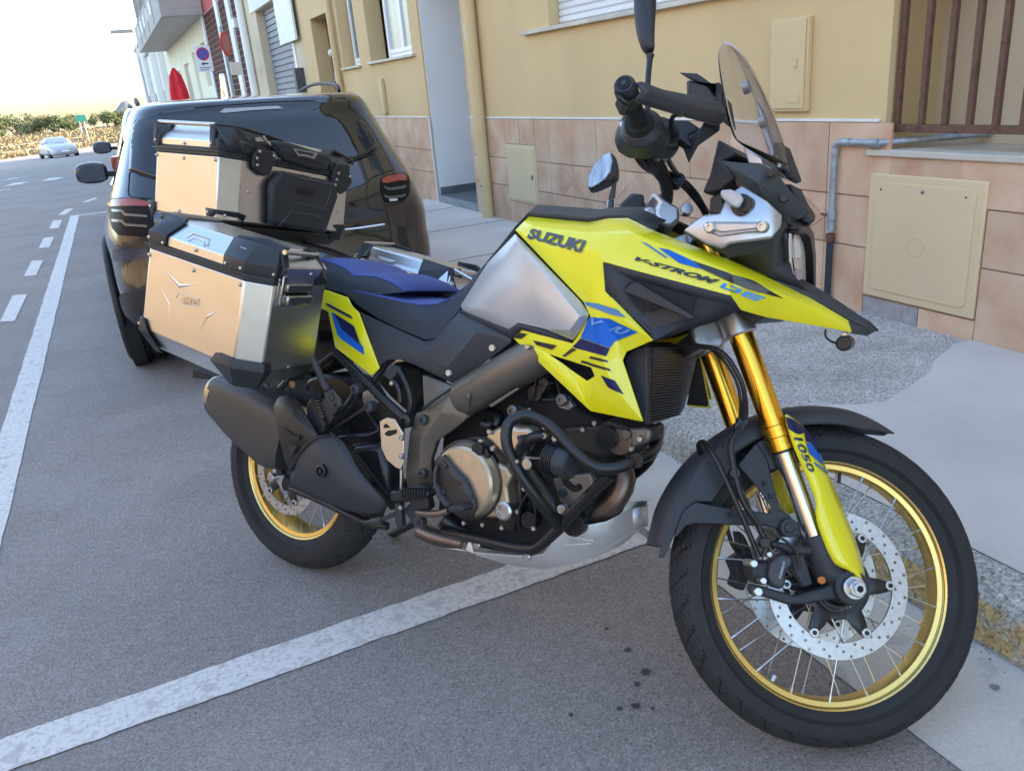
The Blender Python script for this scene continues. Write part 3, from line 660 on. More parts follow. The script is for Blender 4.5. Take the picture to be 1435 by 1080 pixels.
# dry grass tufts (uncountable)
random.seed(5); a = Acc()
blade = []
for i in range(15000):
    y = 62+(random.random()**1.4)*76; x = random.uniform(-.28*y-2, .05*y-1)
    if y < 74.2+(x+7.65)*.95 or (y < 82 and x > -1.5): continue
    h = random.uniform(.10, .28)*(1.6 if random.random() < .12 else 1); wd = random.uniform(.04, .12)*(1+y/90); t = random.uniform(0, pi); z = gz(y)-.03; lx = random.uniform(-.1, .1)
    a.V += [Vector((x-wd*cos(t), y-wd*sin(t), z)), Vector((x+wd*cos(t), y+wd*sin(t), z)), Vector((x+lx, y, z+h))]; n = len(a.V); a.F.append([n-3, n-2, n-1])
o = a.build('dry_grass_field', mat('straw', (.27, .205, .115), .9, n=.4, col2=(.22, .175, .095)), smooth=0, recalc=False); tag(o, kind='stuff')
# far hedge of bushes and reeds
leafm = [mat('bush_green_%d' % i, c, .8, n=.6, amt=.3) for i, c in enumerate(((.07, .095, .03), (.11, .13, .045), (.17, .16, .08)))]
def bush(x, y, r, h, m, nl, label):
    a = Acc(); z0 = gz(y)
    cl = [(random.uniform(-.7, .7)*r, random.uniform(-.5, .5)*r, random.uniform(.25, .85)*h, random.uniform(.3, .55)*min(r, h)) for _ in range(9)]
    for i in range(nl):
        c = random.choice(cl); th = random.uniform(0, 2*pi); u = random.uniform(-1, 1); rr = c[3]*random.random()**.4; s = sqrt1(u)
        p = Vector((c[0]+rr*s*cos(th), c[1]+rr*s*sin(th), max(.05, c[2]+rr*u))); q = random.uniform(.10, .22)
        d1 = Vector((random.uniform(-1, 1), random.uniform(-1, 1), random.uniform(-1, 1))).normalized(); d2 = d1.orthogonal().normalized()
        a.V += [p-d1*q, p+d2*q*.6, p+d1*q, p-d2*q*.6]; n = len(a.V); a.F.append([n-4, n-3, n-2, n-1])
    o = a.build('crown', m, None, smooth=0, recalc=False)
    e = empty('bush', (x, y, z0)); o.parent = e; tube('trunk', [(0, 0, 0), (0, .1, h*.5)], [.12, .05], wood, e, n=5)
    return tag(e, label, 'bush', 'bushes in the hedge beyond the dry field')
def sqrt1(u): return math.sqrt(max(0, 1-u*u))
random.seed(9)
xs = -27.; bk_ = 0
while xs < 6:
    r = random.uniform(2.0, 3.0); big = -34 < xs < -4
    h = random.uniform(1.3, 2.0)*(1.5 if -14 < xs < -2 else 1)
    bush(xs, 138+random.uniform(-6, 8), r, h, leafm[tn := random.choice([0, 0, 1, 1, 2])], 1500, '%s %s bush, %s from the left in the hedge beyond the dry field' % (('dark green', 'mid green', 'olive green')[tn], 'tall' if h > 2.1 else 'low', NTH[min(15, bk_)])); xs += r*1.15; bk_ += 1
# low far hill
hA, hB, hT = WY(140, 165, 1700), WY(215, 160, 1700), WY(182, 137, 1700)
rows = []
for i in range(6):
    rows.append([(x, 1700+i*60, -6+(hT.z+6)*math.exp(-((x-hT.x)/(.30*(hB.x-hA.x)))**2)*(i/5)**.7*(1+.06*sin(x*.05+i))) for x in np.linspace(hA.x-60, hB.x+900, 70)])
o = grid('hill', rows, mat('far_hill', (.15, .15, .14), 1), smooth=80); tag(o, kind='structure')
# ================================================================ cars
car_paint = mat('car_paint_black', (.010, .011, .014), .12, coat=1., spec=.6)
car_paint2 = mat('car_paint_dark_blue', (.02, .025, .04), .15, coat=1.)
car_white = mat('car_paint_white', (.42, .42, .43), .3, coat=.3)
car_glass = mat('car_tinted_glass', (.008, .009, .012), .03, spec=.9)
trim_black = mat('car_trim_black', (.02, .02, .021), .55, n=60, amt=.2)
rubber = mat('tyre_rubber', (.022, .022, .023), .75, n=30, amt=.15, bump=.15, bscale=120)
alloy = mat('alloy_wheel', (.35, .35, .36), .3, .9)
chrome = mat('chrome', (.75, .75, .76), .12, 1.)
lamp_red = mat('tail_lamp_red', (.30, .055, .035), .15, coat=.3); lamp_smoke = mat('tail_lamp_smoked', (.016, .014, .014), .45, spec=.12)
lamp_clear = mat('lamp_clear', (.6, .6, .62), .08, coat=1.)
mirror_m = mat('mirror_glass', (.85, .87, .88), .03, 1.)
def car_body(name, zs, paint, parent, N=96, p=3.4):
    """stack of rounded plan outlines from sill to roof. zs: (z, y rear, y front, half-width, exponent, rear corner narrowing)"""
    rows = []
    V4 = [Vector((z, yr, yf, hw)) for z, yr, yf, hw, ex in zs]; n4 = len(V4); zz = []
    for i in range(n4-1):
        a_, b_, c_, d_ = V4[max(i-1, 0)], V4[i], V4[i+1], V4[min(i+2, n4-1)]
        for j in range(3):
            t = j/3; v = .5*((2*b_)+(-a_+c_)*t+(2*a_-5*b_+4*c_-d_)*t*t+(-a_+3*b_-3*c_+d_)*t**3); zz.append((*v, zs[i][4]+(zs[i+1][4]-zs[i][4])*t))
    zz.append((*V4[-1], zs[-1][4]))
    for z, yr, yf, hw, ex in zz:
        z = z if z < .8 else .8+(z-.8)*.86
        row = []; cy = (yr+yf)/2; ly = (yf-yr)/2
        for i in range(N):
            a = 2*pi*(i+.5)/N-pi/2; c, s = cos(a), sin(a)
            x = hw*math.copysign(abs(c)**(2/ex), c); y = cy+ly*math.copysign(abs(s)**(2/(ex+.8)), s); row.append(Vector((x, y, z)))
        rows.append(row)
    return grid(name, rows, paint, parent, closed=True, caps=True, smooth=45)
def car_wheel(parent, x, y, r=.345, w=.225):
    s = 1 if x > 0 else -1
    prof = [(r-.125, -w/2+.012), (r-.09, -w/2), (r-.03, -w/2), (r-.006, -w/2+.022), (r, -w/2+.045)]
    gx = [-.062, -.02, .02, .062]
    for q in gx: prof += [(r, q-.006), (r-.011, q-.004), (r-.011, q+.004), (r, q+.006)]
    prof += [(r, w/2-.045), (r-.006, w/2-.022), (r-.03, w/2), (r-.09, w/2), (r-.125, w/2-.012)]
    e = Acc().lathe(prof, (x, y, r), 56, 'X', close=True).build('wheel', rubber, parent, smooth=40)
    a = Acc().lathe([(r-.128, w/2-.02), (r-.128, -w/2+.02), (r-.10, -w/2+.02), (r-.10, w/2-.01)], (x, y, r), 40, 'X')
    for i in range(5):
        t = 2*pi*i/5; M = Matrix.Translation((x+s*(w/2-.05), y, r)) @ Matrix.Rotation(t, 4, 'X'); a.box((-.015, -.03, .03), (.02, .03, r-.115), M)
    a.cyl((x+s*(w/2-.05), y, r), (1, 0, 0), .06, .05)
    a.build('rim', alloy, e)
    cylinder('brake_disc', (x-s*.02, y, r), (1, 0, 0), .15, .02, galv, e)
    return e
def suv(name, loc, rz, label, paint, detail=True):
    e = empty(name, loc, rz); tag(e, label, 'car')
    L_ = 4.45
    zs = [(.33, .16, 4.3, .82, 8), (.37, .04, 4.38, .89, 8), (.46, .0, 4.42, .90, 8), (.58, .0, 4.45, .905, 8), (.70, .035, 4.44, .908, 7.5), (.80, .05, 4.42, .91, 7.5), (.90, .05, 4.34, .885, 7.5),
          (1.00, .07, 4.15, .855, 7.5), (1.06, .11, 3.5, .83, 7.5), (1.16, .19, 3.15, .79, 7.5), (1.30, .30, 2.90, .74, 7.5), (1.42, .375, 2.72, .70, 7), (1.51, .40, 2.5, .66, 7), (1.552, .42, 2.4, .635, 6.5), (1.575, .46, 2.3, .60, 6), (1.588, .60, 2.1, .52, 5), (1.600, 1.0, 1.8, .36, 4)]
    b = car_body('body', zs, paint, e)
    for x in (-.82, .82):
        for y in (.88, 3.5): car_wheel(e, x, y)
    bxo('underbody', (-.7, .25, .2), (.7, 4.2, .5), trim_black, e)
    for x in (-1, 1):
        for y in (.88, 3.5):
            cylinder('wheel_well', (x*.870, y, .36), (1, 0, 0), .385, .078, dark_hole, e, n=40, bev=0)
            P = [(x*.905, y+.40*cos(t), .36+.40*sin(t)) for t in [R(-5+190*k/28) for k in range(29)]]
            tube('wheel_arch', P, .020, trim_black, e, n=8, smooth=1)
        a = Acc().box((x*.87, 1.3, .21), (x*.925, 3.1, .42)); a.build('sill_trim', trim_black, e, bev=.02)
        # door mirror
        m = Acc(); rows = []
        for k, (dx, sz) in enumerate(((0, .55), (.03, .85), (.10, 1), (.19, .9), (.235, .6))):
            rows.append([Vector((x*(.90+dx), 2.72+.055*sz*cos(t)-.0, 1.02+.085*sz*sin(t))) for t in [2*pi*i/20 for i in range(20)]])
        mo = grid('door_mirror', rows, paint, e, closed=True, caps=True, smooth=70, sub=1)
        mesh('mirror_glass', [(x*.925, 2.645, .96), (x*1.09, 2.645, .965), (x*1.115, 2.645, 1.03), (x*1.07, 2.645, 1.075), (x*.925, 2.645, 1.08)], [[0, 1, 2, 3, 4]], mat('car_mirror_glass', (.16, .18, .22), .05, 1.), mo, smooth=0, solid=.003)
        bxo('mirror_foot', (x*.84, 2.70, .98), (x*.92, 2.75, 1.02), trim_black, mo, bev=.008)
    return e, b
# the car behind the motorcycle, turned a few degrees to the kerb
e1, b1 = suv('parked_suv', (.715, 4.42, 0), R(-2.6), 'black SUV seen from behind, parked right behind the motorcycle', car_paint)
# the road is crowned: the body sits a little lower on the kerb side
b1.data.transform(Matrix.Translation((-.8, 0, .3)) @ Matrix.Rotation(R(1.7), 4, 'Y') @ Matrix.Translation((.8, 0, -.3)))
bpy.context.view_layer.update()
bv1 = bvh_of([b1])
def on(name, pts, m, z=None, par=None, **k): return laypoly(name, [z(*p) for p in pts] if z else pts, k.pop('bv', bv1), m, par or e1, cuts=4, drop=True, **k)
F0 = lambda u, v: (u, v)
glass_pts = [(182, 238), (184, 205), (187, 176), (197, 166), (225, 158), (275, 151), (323, 147), (380, 143), (440, 141.5), (484, 142), (494, 148), (507, 170), (527, 208), (510, 219), (494, 225), (430, 250), (350, 262), (280, 256), (215, 249)]
on('rear_window', glass_pts, car_glass, off=.006, solid=.004)
GP = glass_pts+glass_pts[:1]
# lamps, left and right
on('tail_lamp', [(225, 830), (262, 800), (330, 796), (500, 812), (520, 1010), (470, 1040), (300, 1030), (262, 985)], lamp_smoke, ZQ, off=.006)
on('tail_lamp_lens', [(232, 828), (265, 808), (330, 803), (400, 806), (480, 822), (500, 850), (330, 848), (245, 852)], lamp_red, ZQ, off=.009)
for d in (0, 62): on('lamp_claw', [(262, 868+d), (330, 872+d), (352, 895+d), (480, 905+d), (482, 918+d), (345, 910+d), (322, 886+d), (268, 884+d)], mat('lamp_grey', (.10, .10, .10), .25, coat=.5), ZQ, off=.010)
on('tail_lamp', [(478, 548), (505, 528), (590, 512), (618, 530), (626, 570), (622, 620), (600, 650), (540, 665), (500, 662), (482, 610)], lamp_smoke, ZS, off=.006)
on('tail_lamp_lens', [(484, 552), (508, 534), (588, 518), (610, 536), (606, 552), (560, 556), (520, 566), (490, 566)], lamp_red, ZS, off=.009)
for d in (0, 42): on('lamp_claw', [(495, 580+d), (520, 590+d), (585, 582+d), (600, 575+d), (603, 584+d), (588, 594+d), (520, 602+d), (498, 592+d)], MATS['lamp_grey'], ZS, off=.010)
on('lamp_claw', [(520, 645), (560, 642), (562, 652), (524, 656)], lamp_clear, ZS, off=.010)
# joints and mouldings
def seam(pts, z, w=.003, m=dark_hole, name='panel_gap', bv=None, par=None, off=.002):
    P = []
    for q in pts:
        x, y = z(*q) if z else q; d = raydir(x, y).normalized(); h, nr, i, ds = (bv or bv1).ray_cast(VCO, d)
        if h is not None: P.append(h-d*off)
    if len(P) < 2: return
    Mi = (par or e1).matrix_world.inverted(); return tube(name, [Mi @ p for p in P], w, m, par or e1, n=6, smooth=3)
seam(glass_pts+glass_pts[:1], None, .004, trim_black, 'window_seal', off=.008)
seam([(520, 672), (440, 655), (372, 632), (362, 700), (362, 780), (440, 795), (500, 800)], ZQ)
seam([(385, 318), (350, 295), (345, 240), (372, 200), (440, 180)], ZQ, .002)
seam([(500, 662), (512, 720), (530, 800), (536, 900), (540, 940)], ZS)
seam([(540, 498), (490, 515), (430, 540), (410, 580), (410, 650), (430, 695), (500, 700)], ZS)
seam([(300, 800), (380, 790), (500, 772)], ZS, .006, chrome, 'chrome_moulding')
seam([(300, 832), (400, 812), (520, 800)], ZS, .003)
seam([(600, 655), (560, 672), (510, 680)], ZS, .003)
on('bumper_cladding', [(165, 480), (205, 560), (225, 622), (305, 622), (330, 600), (340, 520), (375, 500), (480, 640), (600, 900), (420, 840), (330, 790), (260, 700), (200, 580)], trim_black, ZR, off=.008)
on('bumper_cladding', [(545, 905), (620, 900), (650, 925), (720, 960), (715, 1010), (540, 1000)], trim_black, ZS, off=.008)
on('reflector_strip', [(213, 330), (215, 322), (330, 316), (392, 318), (392, 370), (330, 376), (230, 382), (213, 372)], mat('plate_recess', (.03, .04, .06), .15, coat=.5), ZR, off=.006)
on('brake_light_bar', [(930, 262), (960, 240), (1300, 222), (1330, 238), (1150, 248), (960, 266)], mat('clear_strip', (.35, .35, .36), .2, coat=1.), ZQ, off=.012)
tube('wiper', [Vector((-.18, .07, 1.0)), Vector((.05, .09, 1.03)), Vector((.3, .11, 1.05))], .008, trim_black, e1, n=6)
Acc().lathe([(0, 0), (.035, 0), (.04, .01), (.02, .03), (0, .03)], (-.18, .05, 1.0), 16, 'Y').build('wiper_hub', trim_black, e1)
# roof fin and rails
fin = Acc(); P = [(-.1, .60, 1.44), (-.1, .86, 1.45), (-.1, .70, 1.53), (-.1, .64, 1.585), (-.1, .61, 1.58)]
fin.prism([(x-.015, y, z) for x, y, z in P], (.03, 0, 0)).build('roof_fin', chrome, e1, bev=.008, segs=3)
for x in (-.56, .56): tube('roof_rail', [(x, .75, 1.44), (x*1.02, .9, 1.48), (x*1.03, 1.6, 1.50), (x*1.02, 2.2, 1.47), (x, 2.35, 1.43)], .011, trim_black, e1, n=8)
for x in (-1, 1):
    P = [(x*.84, y, z) for y, z in ((.55, 1.20), (2.95, 1.13), (2.6, 1.38), (1.9, 1.47), (.75, 1.44))]
    Vv = []
    bvl = BVHTree.FromPolygons([v.co for v in b1.data.vertices], [list(p.vertices) for p in b1.data.polygons])
    a = Acc(); n = 14; rws = []
    for i in range(n+1):
        y = .62+2.1*i/n; row = []
        for j in range(5):
            zt = 1.33-.05*abs(y-1.5)-(max(0, y-2.2)*.35); z = 1.06+(zt-1.06)*j/4
            h = bvl.ray_cast(Vector((x*2, y, z)), Vector((-x, 0, 0)))[0]; row.append(h+Vector((x*.004, 0, 0)) if h else Vector((x*.7, y, z)))
        rws.append(row)
    grid('side_window', rws, car_glass, e1, smooth=50)
    tube('window_moulding', [r[0]+Vector((x*.003, 0, 0)) for r in rws], .007, chrome, e1, n=6)
# the next car in the row
e2, b2 = suv('parked_suv', (.86, 9.85, 0), R(-1.), 'dark blue SUV parked ahead of the black SUV, only its left flank and mirror showing', car_paint2)
bvl = BVHTree.FromPolygons([v.co for v in b2.data.vertices], [list(p.vertices) for p in b2.data.polygons])
for (ya, yb_2) in ((.75, 1.45), (1.52, 2.35), (2.42, 2.9)):
    rws = []
    for i in range(7):
        y = ya+(yb_2-ya)*i/6; row = []
        for j in range(4):
            zt = 1.33-.05*abs(y-1.5)-(max(0, y-2.2)*.35); z = 1.06+(zt-1.06)*j/3
            h = bvl.ray_cast(Vector((-2, y, z)), Vector((1, 0, 0)))[0]; row.append(h+Vector((-.004, 0, 0)) if h else Vector((-.7, y, z)))
        rws.append(row)
    grid('side_window', rws, mat('clear_dark_glass', (.04, .05, .06), .05, spec=1.), e2, smooth=50)
tube('roof_rail', [(-.56, .75, 1.44), (-.57, .9, 1.49), (-.58, 1.6, 1.51), (-.57, 2.2, 1.48), (-.56, 2.35, 1.43)], .016, trim_black, e2, n=8)
for z_, x_ in ((.95, .89),): bxo('tail_lamp', (-.90, .12, .86), (-.72, .3, 1.0), lamp_red, e2, bev=.02)
# white saloon on the road
Yc = 66.; c0 = WY(66, 221, Yc)
e3 = empty('white_car', (c0.x+.35, Yc, gz(Yc)), R(180+14)); tag(e3, 'white saloon car driving towards us on the road by the dry field', 'car')
zs = [(.20, .15, 4.2, .74, 5), (.32, .04, 4.34, .86, 5), (.5, .0, 4.38, .89, 4.4), (.68, .04, 4.30, .89, 4.2), (.80, .12, 4.05, .87, 4.2), (.88, .25, 3.75, .84, 4), (.95, .55, 3.2, .78, 4), (1.10, .80, 2.95, .70, 4.2), (1.28, 1.1, 2.6, .61, 4.2), (1.38, 1.4, 2.35, .52, 4), (1.41, 1.65, 2.1, .38, 3)]
b3 = car_body('body', zs, car_white, e3)
for x in (-.78, .78):
    for y in (.8, 3.5): car_wheel(e3, x, y, .31, .2)
bvl = BVHTree.FromPolygons([v.co for v in b3.data.vertices], [list(p.vertices) for p in b3.data.polygons])
def onbody(parent, bv, name, pts, d, m, off=.01):
    V = []
    d = Vector(d).normalized()
    for p in pts:
        h, nr, i, ds = bv.ray_cast(Vector(p)-d*3, d); V.append((h if h else Vector(p))-d*off)
    return mesh(name, V, [list(range(len(V)))], m, parent, tri=True, smooth=50)
onbody(e3, bvl, 'windscreen', [(-.66, 2, .98), (-.3, 2, .96), (0, 2, .955), (.3, 2, .96), (.66, 2, .98), (.54, 2, 1.30), (.25, 2, 1.335), (-.25, 2, 1.335), (-.54, 2, 1.30)], (0, -1, 0), mat('far_windscreen', (.09, .10, .12), .5, spec=.15), .02)
onbody(e3, bvl, 'grille', [(-.35, 2, .52), (.35, 2, .52), (.42, 2, .68), (-.42, 2, .68)], (0, -1, 0), trim_black)
onbody(e3, bvl, 'lower_grille', [(-.6, 2, .28), (.6, 2, .28), (.5, 2, .42), (-.5, 2, .42)], (0, -1, 0), trim_black)
bxo('number_plate', (-.25, 4.385, .42), (.25, 4.40, .52), sign_white, e3)
for s in (-1, 1):
    onbody(e3, bvl, 'headlight', [(s*.46, 2, .62), (s*.82, 2, .64), (s*.83, 2, .74), (s*.5, 2, .70)], (0, -1, 0), lamp_clear, .015)
    rws = []
    for i in range(9):
        y = 1.1+1.75*i/8; row = []
        for j in range(3):
            z = .97+(min(1.30, 1.30-.0*y)-max(0, y-2.3)*.45-.97)*j/2
            h = bvl.ray_cast(Vector((s*2, y, z)), Vector((-s, 0, 0)))[0]; row.append(h+Vector((s*.01, 0, 0)) if h else Vector((s*.6, y, z)))
        rws.append(row)
    grid('side_window', rws, car_glass, e3, smooth=50)
    bxo('door_mirror', (s*.86, 2.75, .92), (s*1.02, 2.9, 1.05), car_white, e3, bev=.03)
# ================================================================ motorcycle
yel = mat('yellow_paint', (.80, .72, .012), .22, coat=.6)
silver_p = mat('satin_silver_panel', (.56, .55, .55), .38, .5)
silver_c = mat('cast_silver', (.50, .51, .53), .34, .8)
plas = mat('black_plastic', (.028, .030, .036), .48, n=180, amt=.15, bump=.12, bscale=500)
plas_l = mat('dark_grey_plastic', (.042, .044, .050), .5, n=180, amt=.1, bump=.12, bscale=500)
blk = mat('black_metal', (.012, .012, .014), .38, coat=.15)
matt = mat('matt_black', (.008, .008, .009), .7)
bronze_d = mat('frame_bronze', (.16, .14, .115), .42, .6)
bronze = mat('engine_bronze', (.62, .51, .37), .36, .75, n=40, amt=.06)
gold = mat('gold_anodised', (.86, .50, .06), .2, 1.)
gold_rim = mat('gold_rim', (.82, .60, .20), .38, 1.)
steel = mat('brushed_steel', (.55, .55, .55), .3, 1., n=120, amt=.1)
disc_m = mat('brake_disc_steel', (.56, .56, .57), .36, 1., n=90, amt=.1, rn=.05)
seat_b = mat('seat_blue', (.05, .08, .27), .62, n=300, amt=.1, bump=.2, bscale=700)
seat_g = mat('seat_grey', (.028, .034, .045), .6, n=300, amt=.1, bump=.25, bscale=600)
dec_blue = mat('decal_blue', (.012, .12, .52), .4, spec=.25); dec_navy = mat('decal_navy', (.012, .014, .07), .4, spec=.25)
dec_black = mat('decal_black', (.02, .018, .02), .3, coat=.3); dec_teal = mat('decal_teal', (.03, .17, .36), .3, coat=.3)
header_m = mat('exhaust_header', (.20, .15, .12), .42, .9, n=12, amt=.3)
alu = mat('pannier_aluminium', (.66, .65, .63), .30, 1., n=9, amt=.04, rn=.06, stretch=(1, 1, 2.5), detail=8)
alu_l = mat('lid_aluminium', (.66, .67, .68), .3, 1., n=5, amt=.05, rn=.04)
smoke = mat('smoked_screen', (.74, .74, .80), .03, trans=1., ior=1.30, spec=.6)
lens = mat('clear_lens', (.62, .63, .66), .06, trans=.35, ior=1.3, coat=1)
foam = mat('rubber_grip', (.012, .012, .013), .7, n=100, amt=.2)

bike = empty('motorcycle', M=MB)
tag(bike, 'yellow and silver adventure motorcycle with gold spoked wheels, leaning on its side stand', 'motorcycle')
bpy.context.view_layer.update()
def PP(z, pts, F=Q, y=None): return [F(*(z(p[0], p[1]) if z else (p[0], p[1])), p[2] if len(p) > 2 else y) for p in pts]
def pl(name, z, pts, y, t, m, st=False, parent=None, bev=.003, **k):
    P = PP(z, pts, S if st else Q, y); return plate(name, P, (0, t, 0), m, parent or bike, bev=bev, M=(MS if st and (parent or bike) is bike else None), **k)
def shell(name, P, F, m, th=.004, parent=None, st=False, tri=False, bev=.0, **k):
    me_n = Vector((0, 0, 0))
    for f in F:
        a, b, c = P[f[0]], P[f[1]], P[f[2]]; me_n += (b-a).cross(c-a)
    o = mesh(name, P, F, m, parent or bike, tri=tri, solid=th, off=-1, bev=bev, M=(MS if st else None), **k)
    bm = bmesh.new(); bm.from_mesh(o.data); n = sum((f.normal.y*f.calc_area() for f in bm.faces))
    if n > 0: bmesh.ops.reverse_faces(bm, faces=bm.faces[:])
    bm.to_mesh(o.data); bm.free(); return o
def tb_(name, z, pts, r, m=blk, st=False, parent=None, n=10, smooth=4):
    return tube(name, PP(z, pts, S if st else Q), r, m, parent or bike, n=n, smooth=smooth, M=(MS if st and (parent or bike) is bike else None))
def cy(name, z, u, v, y, r, h, m, st=False, parent=None, F=None, **k):
    c = (S if st else Q)(*(z(u, v) if z else (u, v)), y); return cylinder(name, c+Vector((0, h/2, 0)), (0, 1, 0), r, h, m, parent or bike, M=(MS if st and (parent or bike) is bike else None), **k)
def bolt(z, u, v, y, r=.006, m=None, st=False, parent=None, name='bolt'):
    c = (S if st else Q)(*(z(u, v) if z else (u, v)), y)
    a = Acc().lathe([(0, .004), (r, .004), (r, -.002), (r*.8, -.004), (r*.5, -.004), (r*.45, -.001), (0, -.001)], c, 14, 'Y', close=False)
    return a.build(name, m or steel, parent or bike, M=(MS if st and (parent or bike) is bike else None), smooth=40)

# ---------------------------------------------------------------- wheels
def tyre_mesh(name, Rt, W, rb, wb, parent, nb, N=288, kk=14.):
    prof = []; H = W/2
    prof += [(rb-.006, -wb/2+.004), (rb+.004, -wb/2-.003), (rb+.018, -wb/2-.008)]
    for k in range(25):
        t = -1+2*k/24; ang = t*R(78); prof.append((Rt-W*.5*.86*(1-cos(ang)), H*sin(ang)/sin(R(78))))
    mid = [(rb+(Rt-W*.43*(1-cos(R(78)))-rb)*.55, -H-.0015)]
    prof = prof[:3]+mid+prof[3:]+[(mid[0][0], H+.0015)]+[(rb+.018, wb/2+.008), (rb+.004, wb/2+.003), (rb-.006, wb/2-.004)]
    # subdivide the crown
    pr = []
    for i in range(len(prof)-1):
        a, b = prof[i], prof[i+1]; pr.append(a)
        if 3 < i < len(prof)-5: pr.append(((a[0]+b[0])/2, (a[1]+b[1])/2))
    pr.append(prof[-1]); V = []; F = []; k = len(pr)
    def groove(th, h):
        s = abs(h)/H
        if s > .93: return 0
        P = 2*pi/nb; ph = ((th+(.5 if h > 0 else 0)*P+s*P*.9) % P)/P
        if ph < .17 and s > .12: return 1
        if s > .45 and s < .52: return .9
        ph2 = ((th+(.5 if h > 0 else 0)*P+s*P*.9+P*.5) % P)/P
        if ph2 < .07 and s > .52: return .6
        if abs(h-.006*sin(th*nb)) < .0035: return .9
        return 0
    for i in range(N):
        a = 2*pi*i/N
        for (r, h) in pr:
            r2 = r-.009*groove(a, h) if Rt-r < W*.36 else r
            V.append((r2*cos(a), h, r2*sin(a)))
    for i in range(N):
        for j in range(k-1):
            F.append([i*k+j, ((i+1) % N)*k+j, ((i+1) % N)*k+j+1, i*k+j+1])
    return mesh(name, V, F, rubber, parent, smooth=32)
def rim_mesh(rb, w, parent):
    h = w/2; p = [(rb+.013, -h), (rb+.016, -h+.003), (rb+.013, -h+.007), (rb+.004, -h+.010), (rb-.002, -h+.020), (rb-.012, -h*.3), (rb-.012, h*.3), (rb-.002, h-.020), (rb+.004, h-.010), (rb+.013, h-.007), (rb+.016, h-.003), (rb+.013, h),
         (rb+.002, h-.001), (rb-.004, h-.004), (rb-.008, h-.010), (rb-.018, h-.012), (rb-.022, h*.45), (rb-.020, 0), (rb-.022, -h*.45), (rb-.018, -h+.012), (rb-.008, -h+.010), (rb-.004, -h+.004), (rb+.002, -h+.001)]
    return Acc().lathe(p, (0, 0, 0), 120, 'Y').build('rim', gold_rim, parent, smooth=32)
def holed_ring(name, ri, ro, y, th, n, rows, hr, m, parent, wave=0):
    """brake disc: annulus with real drilled holes. rows: list of (radius fraction, phase)"""
    V = []; F = []; K = len(rows); rs = [ri+(ro-ri)*i/K for i in range(K+1)]
    def P(r, a): return (r*cos(a), y, r*sin(a))
    for i in range(n):
        for j in range(K):
            a0, a1 = 2*pi*i/n, 2*pi*(i+1)/n; r0_, r1_ = rs[j], rs[j+1]
            cs = [(r0_, a0), (r0_, (a0+a1)/2), (r0_, a1), ((r0_+r1_)/2, a1), (r1_, a1), (r1_, (a0+a1)/2), (r1_, a0), ((r0_+r1_)/2, a0)]
            b = len(V); V += [P(*c) for c in cs]
            if (i+rows[j]) % K == 0:
                rc, ac = (r0_+r1_)/2, (a0+a1)/2; cx, cz = rc*cos(ac), rc*sin(ac)
                for q in cs:
                    x, _, z = P(*q); d = math.hypot(x-cx, z-cz); V.append((cx+(x-cx)/d*hr, y, cz+(z-cz)/d*hr))
                F += [[b+k, b+(k+1) % 8, b+8+(k+1) % 8, b+8+k] for k in range(8)]
            else: F.append([b+k for k in range(8)])
    me = bpy.data.meshes.new(name); me.from_pydata(V, [], F); bm = bmesh.new(); bm.from_mesh(me)
    bmesh.ops.remove_doubles(bm, verts=bm.verts, dist=1e-5); bmesh.ops.recalc_face_normals(bm, faces=bm.faces[:]); bm.to_mesh(me); bm.free()
    return link(name, me, m, parent, smooth=0, solid=th, off=0)
def spokes(parent, n, hubr, hy, rimr, ry, m=steel):
    me = None
    for k in range(n):
        a = 2*pi*(k+.5)/n; s = -1 if k % 2 else 1; d = R(38)*(1 if (k//2) % 2 else -1)
        p0 = Vector((hubr*cos(a+d), s*hy, hubr*sin(a+d))); p1 = Vector((rimr*cos(a), s*ry, rimr*sin(a)))
        dr = (p1-p0).normalized(); L = (p1-p0).length
        if me is None:
            Lr = L; V, F = tubegeo([(0, 0, 0), (0, 0, L-.014), (0, 0, L-.0139), (0, 0, L)], [.0016, .0016, .003, .0028], 6, smooth=0)
            o = mesh('spoke', V, F, m, parent, smooth=50); me = o.data
        else: o = bpy.data.objects.new('spoke', me); COL.objects.link(o); o.parent = parent
        o.matrix_local = Matrix.Translation(p0) @ dr.to_track_quat('Z', 'Y').to_matrix().to_4x4() @ Matrix.Diagonal((1, 1, L/Lr, 1))
def carrier(parent, y, ri, ro, arms, m, th=.006):
    V = []; N = arms*12
    out = []
    for i in range(N):
        t = (i % 12)/12; a = 2*pi*i/N
        r = ro if t < .2 else ro-(ro-ri*1.25)*(min(1, (t-.17)/.16)) if t < .33 else ri*1.25 if t < .88 else ri*1.25+(ro-ri*1.25)*((t-.84)/.16)
        out.append((r, a))
    V = [(r*cos(a), y, r*sin(a)) for r, a in out]+[(ri*cos(a), y, ri*sin(a)) for r, a in out]
    F = [[i, (i+1) % N, N+(i+1) % N, N+i] for i in range(N)]
    c = mesh('disc_carrier', V, F, m, parent, smooth=30, solid=th, off=0, bev=.001)
    for k in range(arms):
        a = 2*pi*(k+.11)/arms; cylinder('disc_button', (ro*cos(a)*1.01, y, ro*sin(a)*1.01), (0, 1, 0), .0105, .014, steel, parent, n=16); cylinder('button_core', (ro*cos(a)*1.01, y-.006, ro*sin(a)*1.01), (0, 1, 0), .005, .005, blk, parent, n=12, bev=0)
